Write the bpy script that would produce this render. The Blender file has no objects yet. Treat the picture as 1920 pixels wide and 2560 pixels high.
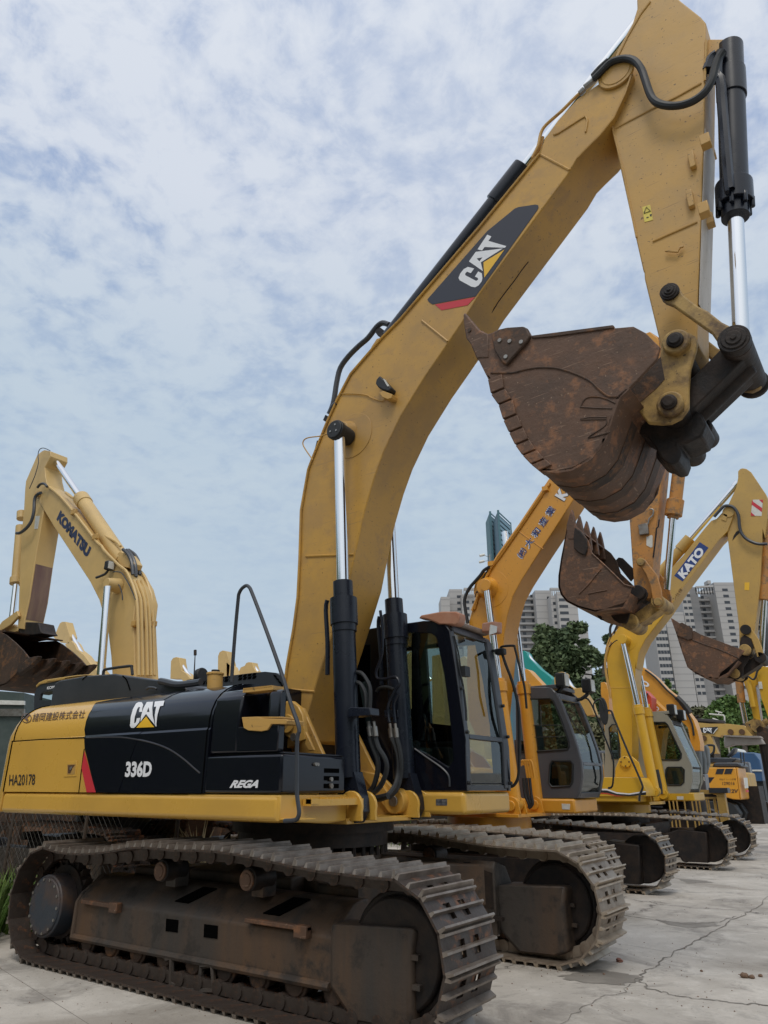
import bpy, bmesh, math, random
from mathutils import Vector, Matrix
from mathutils.geometry import tessellate_polygon
R = math.radians
rnd = random.Random(7)
scn = bpy.context.scene
col = scn.collection
# ------------------------------------------------------------------ camera
F, PIT, YAW, CX, CY, CH = 1754.26, 0.3729, 0.6223, 4.9276, -5.6931, 1.4884
cam = bpy.data.cameras.new('camera'); cam_o = bpy.data.objects.new('camera', cam); col.objects.link(cam_o)
cam.sensor_fit = 'VERTICAL'; cam.sensor_height = 32.0; cam.lens = 32.0 * F / 2560
cam.clip_start = 0.05; cam.clip_end = 5000
cam_o.location = (CX, CY, CH); cam_o.rotation_euler = (R(90) + PIT, 0, YAW)
scn.camera = cam_o
scn.view_settings.view_transform = 'Standard'; scn.view_settings.look = 'None'
scn.view_settings.gamma = 1; scn.view_settings.exposure = 0.20
# ------------------------------------------------------------------ sky
SUN_EL, SUN_AZ = R(60), R(150)      # azimuth measured from +Y towards +X
w = bpy.data.worlds.new('World'); scn.world = w; w.use_nodes = True
nt = w.node_tree; nt.nodes.clear(); L = nt.links.new
def N(t, **k):
    n = nt.nodes.new(t)
    for a, b in k.items(): setattr(n, a, b)
    return n
def MA(op, a, b=None, c=None):
    n = N('ShaderNodeMath', operation=op)
    for i, v in enumerate((a, b, c)):
        if v is None: continue
        if isinstance(v, (int, float)): n.inputs[i].default_value = v
        else: L(v, n.inputs[i])
    return n.outputs[0]
def ramp(src, stops):
    n = N('ShaderNodeValToRGB'); L(src, n.inputs[0]); e = n.color_ramp.elements
    while len(e) < len(stops): e.new(0.5)
    for x, (p, c) in zip(e, stops): x.position = p; x.color = (*c, 1) if len(c) == 3 else c
    return n.outputs[0]
sky = N('ShaderNodeTexSky', sky_type='NISHITA', sun_disc=False, sun_elevation=SUN_EL, sun_rotation=SUN_AZ)
sky.air_density = 1.2; sky.dust_density = 2.0
tc = N('ShaderNodeTexCoord'); sp = N('ShaderNodeSeparateXYZ'); L(tc.outputs['Generated'], sp.inputs[0])
zc = MA('MAXIMUM', sp.outputs[2], 0.0); den = MA('ADD', zc, 0.12)
cb = N('ShaderNodeCombineXYZ'); L(MA('DIVIDE', sp.outputs[0], den), cb.inputs[0]); L(MA('DIVIDE', sp.outputs[1], den), cb.inputs[1])
def noise(scale, detail, rough, dist=0.0, vec=None, w_=None):
    n = N('ShaderNodeTexNoise'); n.inputs['Scale'].default_value = scale; n.inputs['Detail'].default_value = detail
    n.inputs['Roughness'].default_value = rough; n.inputs['Distortion'].default_value = dist
    L(vec or cb.outputs[0], n.inputs['Vector']); return n.outputs[0]
big = noise(1.3, 3, 0.5, 0.4); mid = noise(6.4, 9, 0.66, 0.5); fine = noise(19, 7, 0.62, 0.3)
vor = N('ShaderNodeTexVoronoi', feature='SMOOTH_F1'); vor.inputs['Scale'].default_value = 15.0; vor.inputs['Smoothness'].default_value = 0.6
warp = N('ShaderNodeTexNoise'); warp.inputs['Scale'].default_value = 6.0; warp.inputs['Detail'].default_value = 4; L(cb.outputs[0], warp.inputs['Vector'])
wv = N('ShaderNodeVectorMath', operation='SCALE'); L(warp.outputs['Color'], wv.inputs[0]); wv.inputs['Scale'].default_value = 0.22
wa = N('ShaderNodeVectorMath', operation='ADD'); L(cb.outputs[0], wa.inputs[0]); L(wv.outputs[0], wa.inputs[1]); L(wa.outputs[0], vor.inputs['Vector'])
puff = MA('SUBTRACT', 0.62, vor.outputs['Distance'])
dens = MA('ADD', MA('ADD', MA('ADD', MA('MULTIPLY', big, 0.34), MA('MULTIPLY', mid, 0.40)), MA('MULTIPLY', fine, 0.26)), MA('MULTIPLY', puff, 0.16))
mask = ramp(dens, [(0.415, (0, 0, 0)), (0.475, (.38,) * 3), (0.52, (.74,) * 3), (0.58, (1, 1, 1))])
hz = ramp(zc, [(0.0, (1, 1, 1)), (0.27, (.96,) * 3), (0.46, (.68,) * 3), (0.70, (.05,) * 3)])
def mixc(f, a, b):
    n = N('ShaderNodeMix', data_type='RGBA')
    for i, v in ((0, f), (6, a), (7, b)):
        if isinstance(v, tuple): n.inputs[i].default_value = (*v, 1)
        elif isinstance(v, (int, float)): n.inputs[i].default_value = v
        else: L(v, n.inputs[i])
    return n.outputs[2]
blue = mixc(0.93, sky.outputs[0], (2.15, 3.15, 5.3))
white = mixc(hz, (5.7, 6.15, 7.0), (4.4, 5.3, 6.15))
cl = mixc(mask, blue, white)
g2 = N('ShaderNodeVectorMath', operation='DOT_PRODUCT'); L(tc.outputs['Generated'], g2.inputs[0]); g2.inputs[1].default_value = (-0.30, 0.62, 0.72)
cl = mixc(MA('MULTIPLY', MA('POWER', MA('MAXIMUM', g2.outputs['Value'], 0.0), 14.0), 0.45), cl, (6.0, 6.4, 7.1))
lowtone = mixc(noise(3.0, 5, 0.55, 0.6), (3.7, 4.75, 5.9), (4.75, 5.55, 6.25))
final = mixc(MA('MULTIPLY', hz, 0.93), cl, lowtone)
sdir = (math.sin(SUN_AZ) * math.cos(SUN_EL), math.cos(SUN_AZ) * math.cos(SUN_EL), math.sin(SUN_EL))
dt = N('ShaderNodeVectorMath', operation='DOT_PRODUCT'); L(tc.outputs['Generated'], dt.inputs[0]); dt.inputs[1].default_value = sdir
glow = MA('POWER', MA('MAXIMUM', dt.outputs['Value'], 0.0), 3.0)          # bright veil of cloud round the hidden sun
final = mixc(MA('MULTIPLY', glow, 0.50), final, (17.0, 16.3, 15.2))
bg = N('ShaderNodeBackground'); L(final, bg.inputs[0]); bg.inputs[1].default_value = 0.10
wo = N('ShaderNodeOutputWorld'); L(bg.outputs[0], wo.inputs[0])
sun = bpy.data.lights.new('sun', 'SUN'); sun.energy = 1.0; sun.angle = R(16); sun.color = (1.0, 0.95, 0.87)
sun_o = bpy.data.objects.new('sun', sun); col.objects.link(sun_o)
sun_o.rotation_euler = Vector((math.sin(SUN_AZ) * math.cos(SUN_EL), math.cos(SUN_AZ) * math.cos(SUN_EL), math.sin(SUN_EL))).to_track_quat('Z', 'Y').to_euler()
# ------------------------------------------------------------------ measuring: photo pixel (1920x2560) -> point on a world plane
def ray(x, y):
    a = (x - 960) / F; b = -(y - 1280) / F
    g = math.cos(PIT) - b * math.sin(PIT); u = math.sin(PIT) + b * math.cos(PIT)
    return Vector((a * math.cos(YAW) - g * math.sin(YAW), a * math.sin(YAW) + g * math.cos(YAW), u))
CAM = Vector((CX, CY, CH))
def onY(p, Y): d = ray(*p); return CAM + d * ((Y - CY) / d[1])
def onX(p, X): d = ray(*p); return CAM + d * ((X - CX) / d[0])
def onZ(p, Z): d = ray(*p); return CAM + d * ((Z - CH) / d[2])
def atD(p, D):                                         # at horizontal distance D
    d = ray(*p); return CAM + d * (D / math.hypot(d[0], d[1]))
ZM = dict(A=(1200, 0, .4340), B=(700, 800, .30139), C=(700, 1300, .48222), D=(500, 1680, .30139), E=(0, 1680, .30139), F=(850, 1500, .27125),
    G=(1000, 2100, .36166), H=(0, 2050, .24111), I=(600, 1950, .42194), J=(560, 2300, .36166), K=(1040, 480, .20494), L=(1140, 780, .24111),
    M=(1500, 680, .25316), N=(1480, 100, .25316), O=(560, 1440, .14472), P=(400, 1640, .217), Q=(1090, 1180, .34358), R=(1480, 1300, .26522),
    S=(0, 1080, .25316), T=(1250, 1650, .20339), U=(1480, 1600, .2079), V=(1640, 1140, .16878), W=(1380, 1100, .22599), X=(1620, 1700, .18083),
    Y=(1550, 1650, .22602), AB=(1400, 2000, .31344), AC=(1200, 1100, .4340), AD=(0, 1500, .25316), AG=(1100, 700, .49427), Z=(0, 0, 1.0), AF=(0, 1050, .42194),
    T2=(1050, 1250, .27125))
def z(k, s):
    ox, oy, f = ZM[k]
    return [(ox + float(a) * f, oy + float(b) * f) for a, b in (t.split(',') for t in s.split())]
def zY(k, s, Y): return [onY(p, Y) for p in z(k, s)]
# ------------------------------------------------------------------ materials
MATS = {}
def mat(name, colr, rough=0.5, metal=0.0, dirt=None, dscale=3.0, damt=0.5, bump=0.0, bscale=30, spec=0.5, coat=0.0, streak=False, edge=None, spots=None, rvar=0.15, scratch=None):
    """painted / worn surface: base colour, dirt colour mixed by noise, chips, bump"""
    m = bpy.data.materials.new(name); m.use_nodes = True; t = m.node_tree; b = t.nodes['Principled BSDF']
    b.inputs['Base Color'].default_value = (*colr, 1); b.inputs['Roughness'].default_value = rough; b.inputs['Metallic'].default_value = metal
    b.inputs['Specular IOR Level'].default_value = spec; b.inputs['Coat Weight'].default_value = coat; b.inputs['Coat Roughness'].default_value = 0.08
    c = t.nodes.new('ShaderNodeTexCoord')
    def nz(s, d=6, r=0.6, vec=None):
        n = t.nodes.new('ShaderNodeTexNoise'); n.inputs['Scale'].default_value = s; n.inputs['Detail'].default_value = d; n.inputs['Roughness'].default_value = r
        t.links.new(vec or c.outputs['Object'], n.inputs['Vector']); return n.outputs[0]
    def rp(src, a, bb):
        n = t.nodes.new('ShaderNodeMapRange'); n.inputs[1].default_value = a; n.inputs[2].default_value = bb; t.links.new(src, n.inputs[0]); return n.outputs[0]
    def mul(a, k):
        n = t.nodes.new('ShaderNodeMath'); n.operation = 'MULTIPLY'; t.links.new(a, n.inputs[0]); n.inputs[1].default_value = k; return n.outputs[0]
    last = None
    def mx(f, colr2):
        nonlocal last
        n = t.nodes.new('ShaderNodeMix'); n.data_type = 'RGBA'; t.links.new(f, n.inputs[0])
        if last is None: n.inputs[6].default_value = (*colr, 1)
        else: t.links.new(last, n.inputs[6])
        n.inputs[7].default_value = (*colr2, 1); last = n.outputs[2]
    if dirt:
        v = None
        if streak:
            mp = t.nodes.new('ShaderNodeMapping'); mp.inputs['Scale'].default_value = (1, 1, 0.12); t.links.new(c.outputs['Object'], mp.inputs[0]); v = mp.outputs[0]
        mx(mul(rp(nz(dscale, 8, 0.65, v), 0.42, 0.68), damt), dirt)
    if scratch:
        for sc, rot in ((9, .5), (14, -1.1)):
            mp2 = t.nodes.new('ShaderNodeMapping'); mp2.inputs['Scale'].default_value = (.25, 1, 5); mp2.inputs['Rotation'].default_value = (0, rot, 0); t.links.new(c.outputs['Object'], mp2.inputs[0]); mx(mul(rp(nz(sc, 4, .5, mp2.outputs[0]), .665, .70), .55), scratch)
    if edge: mx(mul(rp(nz(dscale * 2.6, 7, 0.7), 0.52, 0.62), 0.85), edge)
    if spots: mx(mul(rp(nz(34, 3, 0.5), 0.68, 0.72), 0.8), spots)
    if last is not None: t.links.new(last, b.inputs['Base Color'])
    if dirt or rvar:
        n = t.nodes.new('ShaderNodeMapRange'); t.links.new(nz(dscale * 1.7), n.inputs[0]); n.inputs[3].default_value = max(0.03, rough - rvar); n.inputs[4].default_value = min(1, rough + rvar)
        t.links.new(n.outputs[0], b.inputs['Roughness'])
    if bump:
        n = t.nodes.new('ShaderNodeBump'); n.inputs['Strength'].default_value = bump; n.inputs['Distance'].default_value = 0.01
        t.links.new(nz(bscale, 5, 0.6), n.inputs['Height']); t.links.new(n.outputs[0], b.inputs['Normal'])
    MATS[name] = m; return m
cy = mat('aged yellow paint', (.55, .31, .062), .42, dirt=(.34, .21, .08), dscale=1.1, damt=.8, edge=(.43, .25, .075), spots=(.10, .055, .02), bump=.05, bscale=8, scratch=(.33, .20, .08))
cy_body = mat('glossy amber body paint', (.64, .37, .065), .30, dirt=(.48, .28, .06), dscale=1.2, damt=.5, coat=.3)
cy_old = mat('scratched yellow paint', (.53, .31, .082), .5, dirt=(.38, .25, .11), dscale=2.2, damt=.6, spots=(.10, .06, .03), bump=.12, bscale=25, scratch=(.20, .12, .06))
cy_worn = mat('worn link paint', (.42, .27, .085), .6, dirt=(.085, .05, .03), dscale=6, damt=.95, spots=(.05, .03, .02), bump=.3)
scuff = mat('scuffed pale paint', (.58, .52, .45), .5, dirt=(.36, .30, .22), dscale=5, damt=.7, streak=True, spots=(.12, .08, .05))
blk = mat('glossy black paint', (.006, .007, .012), .16, coat=.25, spec=.35, rvar=.05)
navy = mat('dark blue black paint', (.009, .012, .021), .28, dirt=(.022, .026, .036), dscale=2, damt=.5, spec=.4)
char = mat('charcoal hood', (.035, .04, .05), .38, dirt=(.06, .065, .075), dscale=1.5, damt=.6)
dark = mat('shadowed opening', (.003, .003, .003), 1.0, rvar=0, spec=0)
rubber = mat('black rubber', (.016, .018, .020), .55, bump=.1, bscale=60)
chrome = mat('chrome rod', (.78, .80, .83), .10, 1.0, rvar=.03)
steel = mat('dull steel', (.32, .31, .29), .42, .8, dirt=(.12, .08, .05), dscale=6, damt=.6)
rust = mat('rusty bucket steel', (.125, .068, .042), .62, .15, dirt=(.085, .052, .036), dscale=2.4, damt=.95, edge=(.25, .115, .055), spots=(.32, .22, .15), bump=.6, bscale=18, scratch=(.34, .22, .15))
rustd = mat('dark rusty steel', (.075, .045, .030), .66, .2, dirt=(.028, .021, .018), dscale=2.0, damt=.95, edge=(.17, .08, .035), bump=.5, bscale=22)
shoe_m = mat('worn track steel', (.13, .115, .10), .42, .55, dirt=(.065, .045, .034), dscale=5, damt=.9, edge=(.20, .13, .08), bump=.35, bscale=30)
shoe_d = mat('brown track steel', (.080, .064, .055), .46, .5, dirt=(.05, .033, .025), dscale=3, damt=.95, edge=(.24, .105, .05), bump=.45, bscale=22)
shoe_l = mat('dusty track steel', (.34, .28, .22), .48, .45, dirt=(.12, .075, .045), dscale=5, damt=.8, bump=.35, bscale=30)
rib_w = mat('worn rib edge', (.25, .215, .185), .42, .5, dirt=(.11, .078, .058), dscale=7, damt=.8, bump=.2)
rib_t = mat('tan worn rib edge', (.42, .35, .27), .45, .4, dirt=(.26, .18, .12), dscale=7, damt=.7, bump=.2)
grease = mat('greasy black steel', (.018, .016, .016), .55, .1, spec=.3, dirt=(.055, .036, .026), dscale=5, damt=.7, bump=.4)
rframe = mat('muddy track frame', (.052, .044, .038), .62, .1, dirt=(.13, .070, .034), dscale=1.8, damt=.8, streak=True, edge=(.03, .025, .022), bump=.4, bscale=20)
white = mat('white decal', (.76, .77, .80), .4, rvar=.03)
yel = mat('yellow decal', (.80, .47, .035), .4, rvar=.03)
red = mat('red decal', (.55, .030, .045), .4, rvar=.03)
inkbr = mat('brown lettering', (.10, .05, .022), .5, rvar=.03)
inkbl = mat('dark lettering', (.02, .02, .025), .5, rvar=.03)
blue_d = mat('blue decal', (.016, .045, .19), .4, rvar=.03)
decal_navy = mat('navy decal', (.020, .023, .038), .33, rvar=.04)
yel_sign = mat('warning sticker yellow', (.74, .60, .10), .5, dirt=(.5, .4, .1), dscale=8)
paper = mat('white sticker', (.66, .66, .62), .5, dirt=(.4, .38, .33), dscale=8)
orange = mat('orange paint', (.66, .30, .028), .40, dirt=(.47, .225, .04), dscale=1.4, damt=.5, coat=.2, spots=(.25, .10, .02))
orange_o = mat('weathered orange paint', (.52, .235, .055), .55, dirt=(.30, .17, .075), dscale=3, damt=.8, edge=(.16, .12, .08), spots=(.07, .05, .04), bump=.2)
yellow2 = mat('bright yellow paint', (.65, .375, .028), .38, dirt=(.47, .29, .05), dscale=1.4, damt=.5, coat=.25)
yellow2b = mat('faded ochre paint', (.50, .315, .085), .5, dirt=(.38, .25, .09), dscale=2, damt=.7, spots=(.15, .08, .03))
kyel = mat('pale yellow paint', (.60, .41, .16), .45, dirt=(.46, .32, .14), dscale=1.4, damt=.55)
gray_cab = mat('grey cab paint', (.070, .073, .085), .34, dirt=(.10, .10, .105), dscale=1.5, damt=.5, coat=.2)
beige_cab = mat('beige grey cab paint', (.34, .335, .285), .38, dirt=(.27, .265, .225), dscale=1.5, damt=.5)
terra = mat('faded orange plastic', (.42, .19, .115), .55, dirt=(.50, .30, .21), dscale=6, damt=.6)
teal = mat('teal paint', (.010, .27, .245), .4, dirt=(.03, .20, .18), dscale=2)
redp = mat('red paint', (.55, .055, .02), .4, dirt=(.4, .05, .03), dscale=2)
seatm = mat('seat fabric', (.03, .05, .045), .8)
lens = mat('lamp lens', (.62, .62, .58), .15, rvar=.02)
bolt = mat('bolt', (.35, .34, .32), .4, .8)
def glassm(name, tint, refl):
    m = bpy.data.materials.new(name); m.use_nodes = True; t = m.node_tree; t.nodes.clear()
    o = t.nodes.new('ShaderNodeOutputMaterial'); mix = t.nodes.new('ShaderNodeMixShader'); tr = t.nodes.new('ShaderNodeBsdfTransparent'); gl = t.nodes.new('ShaderNodeBsdfGlossy')
    tr.inputs[0].default_value = (*tint, 1); gl.inputs['Roughness'].default_value = 0.03; gl.inputs[0].default_value = (.95, 1, 1, 1)
    lw = t.nodes.new('ShaderNodeLayerWeight'); lw.inputs[0].default_value = refl; ge = t.nodes.new('ShaderNodeNewGeometry'); iv = t.nodes.new('ShaderNodeMath'); iv.operation = 'SUBTRACT'; iv.inputs[0].default_value = 1; t.links.new(ge.outputs['Backfacing'], iv.inputs[1]); mu = t.nodes.new('ShaderNodeMath'); mu.operation = 'MULTIPLY'; t.links.new(iv.outputs[0], mu.inputs[0]); t.links.new(lw.outputs['Fresnel'], mu.inputs[1]); t.links.new(mu.outputs[0], mix.inputs[0])
    t.links.new(tr.outputs[0], mix.inputs[1]); t.links.new(gl.outputs[0], mix.inputs[2]); t.links.new(mix.outputs[0], o.inputs[0]); return m
glass = glassm('cab glass', (.80, .85, .84), .42)
glass_d = glassm('tinted cab glass', (.52, .58, .56), .42)
# ------------------------------------------------------------------ mesh builder
def V3(p): return Vector(p)
class M:
    def __init__(s): s.v = []; s.f = []; s.mi = []; s.cur = 0
    def add(s, vs, fs):
        o = len(s.v); s.v += [tuple(q) for q in vs]; s.f += [tuple(i + o for i in f) for f in fs]; s.mi += [s.cur] * len(fs); return s
    def ext(s, loops, d):                                # planar outline (with holes) given thickness d
        if not isinstance(loops[0], (list, tuple)) or not hasattr(loops[0][0], '__len__'): loops = [loops]
        d = V3(d); flat = [V3(p) for l in loops for p in l]; n = len(flat)
        tris = tessellate_polygon([[V3(p) for p in l] for l in loops])
        fs = [tuple(t) for t in tris] + [tuple(i + n for i in reversed(t)) for t in tris]
        o = 0
        for l in loops:
            m = len(l)
            for i in range(m): a, b = o + i, o + (i + 1) % m; fs.append((a, b, b + n, a + n))
            o += m
        return s.add([*flat, *[p + d for p in flat]], fs)
    def xz(s, pts, y0, y1, holes=()):                    # prism from XZ outline
        return s.ext([[V3((p[0], y0, p[-1])) for p in l] for l in (pts, *holes)], (0, y1 - y0, 0))
    def yz(s, pts, x0, x1): return s.ext([[V3((x0, p[0], p[1])) for p in pts]], (x1 - x0, 0, 0))
    def box(s, a, b, mtx=None):
        x0, y0, z0 = a; x1, y1, z1 = b
        vs = [V3(p) for p in ((x0, y0, z0), (x1, y0, z0), (x1, y1, z0), (x0, y1, z0), (x0, y0, z1), (x1, y0, z1), (x1, y1, z1), (x0, y1, z1))]
        if mtx: vs = [mtx @ v for v in vs]
        return s.add(vs, [(0, 3, 2, 1), (4, 5, 6, 7), (0, 1, 5, 4), (1, 2, 6, 5), (2, 3, 7, 6), (3, 0, 4, 7)])
    def cyl(s, a, b, r0, r1=None, n=20, caps=True):
        a, b = V3(a), V3(b); r1 = r0 if r1 is None else r1; d = (b - a).normalized()
        u = d.orthogonal().normalized(); w_ = d.cross(u)
        vs = []
        for c, r in ((a, r0), (b, r1)):
            for i in range(n): t = 2 * math.pi * i / n; vs.append(c + (u * math.cos(t) + w_ * math.sin(t)) * r)
        fs = [(i, (i + 1) % n, n + (i + 1) % n, n + i) for i in range(n)]
        if caps: fs += [tuple(reversed(range(n))), tuple(range(n, 2 * n))]
        return s.add(vs, fs)
    def disc(s, c, r, y0, y1, n=28, r1=None): return s.cyl((c[0], y0, c[-1]), (c[0], y1, c[-1]), r, r1, n)
    def tube(s, pts, r, n=8, smooth=3, caps=True):
        P = [V3(p) for p in pts]
        if smooth and len(P) > 2:
            Q = []
            for i in range(len(P) - 1):
                p0, p1, p2, p3 = P[max(i - 1, 0)], P[i], P[i + 1], P[min(i + 2, len(P) - 1)]
                for k in range(smooth):
                    t = k / smooth
                    Q.append(0.5 * ((2 * p1) + (p2 - p0) * t + (2 * p0 - 5 * p1 + 4 * p2 - p3) * t * t + (3 * p1 - p0 - 3 * p2 + p3) * t ** 3))
            P = Q + [P[-1]]
        vs = []; u = None
        for i, p in enumerate(P):
            d = (P[min(i + 1, len(P) - 1)] - P[max(i - 1, 0)]).normalized()
            u = d.orthogonal().normalized() if u is None else (u - d * u.dot(d)).normalized()
            w_ = d.cross(u); rr = r(i / (len(P) - 1)) if callable(r) else r
            for k in range(n): t = 2 * math.pi * k / n; vs.append(p + (u * math.cos(t) + w_ * math.sin(t)) * rr)
        m = len(P); fs = [(i * n + k, i * n + (k + 1) % n, (i + 1) * n + (k + 1) % n, (i + 1) * n + k) for i in range(m - 1) for k in range(n)]
        if caps: fs += [tuple(reversed(range(n))), tuple(range((m - 1) * n, m * n))]
        return s.add(vs, fs)
    def loft(s, secs, closed=True, caps=True):
        n = len(secs[0]); vs = [p for q in secs for p in q]; fs = []
        for i in range(len(secs) - 1):
            for k in range(n if closed else n - 1): a, b = i * n + k, i * n + (k + 1) % n; fs.append((a, b, b + n, a + n))
        if caps and closed: fs += [tuple(reversed(range(n))), tuple(range((len(secs) - 1) * n, len(secs) * n))]
        return s.add(vs, fs)
    def ribbon(s, prof, y0, y1, t):                      # XZ profile path swept along Y, thickness t inwards (-X)
        P = [V3((p[0], 0, p[-1])) for p in prof]; out = P + [p + V3((-t, 0, 0)) for p in reversed(P)]
        return s.xz(out, y0, y1)
    def ob(s, name, mats, parent=None, bevel=0, ang=35, label=None, off=None, seg=2, split=False):
        if split:                                        # every loose piece becomes an object of its own
            par = list(range(len(s.v)))
            def fd(i):
                while par[i] != i: par[i] = par[par[i]]; i = par[i]
                return i
            for f in s.f:
                for j in f[1:]: par[fd(j)] = fd(f[0])
            grp = {}
            for f, mi in zip(s.f, s.mi): grp.setdefault(fd(f[0]), []).append((f, mi))
            out = None
            for g in grp.values():
                k = M(); mp = {}
                for f, mi in g:
                    for i in f:
                        if i not in mp: mp[i] = len(k.v); k.v.append(s.v[i])
                    k.f.append(tuple(mp[i] for i in f)); k.mi.append(mi)
                out = k.ob(name, mats, parent, bevel, ang, label, off, seg)
            return out
        me = bpy.data.meshes.new(name)
        if off is None:
            off = V3((0, 0, 0)); q = parent
            while q is not None: off = off + q.location; q = q.parent
        me.from_pydata([tuple(V3(v) - V3(off)) for v in s.v], [], s.f)
        for m_ in (mats if isinstance(mats, (list, tuple)) else [mats]): me.materials.append(m_)
        if len(me.materials) > 1: me.polygons.foreach_set('material_index', s.mi)
        bm = bmesh.new(); bm.from_mesh(me); bmesh.ops.recalc_face_normals(bm, faces=bm.faces); bm.to_mesh(me); bm.free()
        me.shade_smooth(); me.set_sharp_from_angle(angle=R(ang))
        o = bpy.data.objects.new(name, me); col.objects.link(o); o.parent = parent
        if label: o['label'] = label
        if bevel:
            b = o.modifiers.new('bevel', 'BEVEL'); b.width = bevel; b.segments = seg; b.limit_method = 'ANGLE'; b.angle_limit = R(32); b.harden_normals = False
        return o
def tag(o, label, cat, group=None, kind=None):
    if label: o['label'] = label
    if cat: o['category'] = cat
    if group: o['group'] = group
    if kind: o['kind'] = kind
    return o
def thing(name, label, cat, loc=(0, 0, 0), group=None, rotz=0):
    o = bpy.data.objects.new(name, None); col.objects.link(o); o.location = loc; o.rotation_euler = (0, 0, rotz); o.empty_display_size = .2
    return tag(o, label, cat, group)
# ------------------------------------------------------------------ lettering: font outlines or polygons -> unit square (u,v)
def font_polys(txt, offset=0.0, shear=0.0, res=3):
    cu = bpy.data.curves.new('lettering', 'FONT'); cu.body = txt; cu.offset = offset; cu.shear = shear; cu.resolution_u = res; cu.fill_mode = 'FRONT'
    o = bpy.data.objects.new('lettering', cu); col.objects.link(o)
    dg = bpy.context.evaluated_depsgraph_get(); me = bpy.data.meshes.new_from_object(o.evaluated_get(dg))
    vs = [(v.co.x, v.co.y) for v in me.vertices]; fs = [tuple(p.vertices) for p in me.polygons]
    bpy.data.objects.remove(o); bpy.data.meshes.remove(me); bpy.data.curves.remove(cu)
    x0 = min(v[0] for v in vs); x1 = max(v[0] for v in vs); y0 = min(v[1] for v in vs); y1 = max(v[1] for v in vs)
    return [((v[0] - x0) / (x1 - x0), (v[1] - y0) / (y1 - y0)) for v in vs], fs
def flat_letters(m, polys, o, eu, ev, lift=(0, 0, 0)):   # place unit-square faces in space
    vs, fs = polys; o, eu, ev, lift = V3(o), V3(eu), V3(ev), V3(lift)
    m.add([o + eu * u + ev * v + lift for u, v in vs], fs)
def write_px(m, txt, bl, br, tl, Y, offset=0.0, lift=-.004, shear=0.0, grow=0.0):  # text onto a plane Y by three photo corners
    a, b, c = onY(bl, Y), onY(br, Y), onY(tl, Y); eu, ev = b - a, c - a
    if grow: a = a - eu * grow * .5 - ev * grow * .5; eu *= 1 + grow; ev *= 1 + grow
    flat_letters(m, font_polys(txt, offset, shear), a, eu, ev, (0, lift, 0))
E_C = [(1192,275),(1180,256),(1155,254),(1132,265),(1118,290),(1086,415),(1083,448),(1093,463),(1115,464),(1132,452),(1158,420),(1168,382),(1140,385),(1133,415),(1124,428),(1117,420),(1146,305),(1155,293),(1166,297),(1158,335),(1184,333)]
E_A = [(1222,252),(1274,250),(1291,440),(1217,350),(1170,415)]; E_Ah = [(1238,296),(1222,333),(1244,335)]
E_T = [(1288,249),(1368,241),(1357,284),(1333,287),(1303,452),(1294,450),(1300,291),(1281,292)]
E_TRI = [(1217,370),(1135,463),(1285,457)]
def e_unit(p):                                          # logo drawing -> unshear to unit square
    bl, br, tl = (1076, 466), (1303, 455), (1141, 254)
    ax, ay = br[0] - bl[0], br[1] - bl[1]; bx, by = tl[0] - bl[0], tl[1] - bl[1]; px, py = p[0] - bl[0], p[1] - bl[1]
    det = ax * by - ay * bx; return ((px * by - py * bx) / det, (ax * py - ay * px) / det)
def poly_faces(loops):
    flat = [p for l in loops for p in l]; t = tessellate_polygon([[V3((p[0], p[1], 0)) for p in l] for l in loops]); return flat, [tuple(x) for x in t]
LOGO_W = [poly_faces([[e_unit(p) for p in E_C]]), poly_faces([[e_unit(p) for p in E_A], [e_unit(p) for p in E_Ah]]), poly_faces([[e_unit(p) for p in E_T]])]
LOGO_Y = poly_faces([[e_unit(p) for p in E_TRI]])
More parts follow.
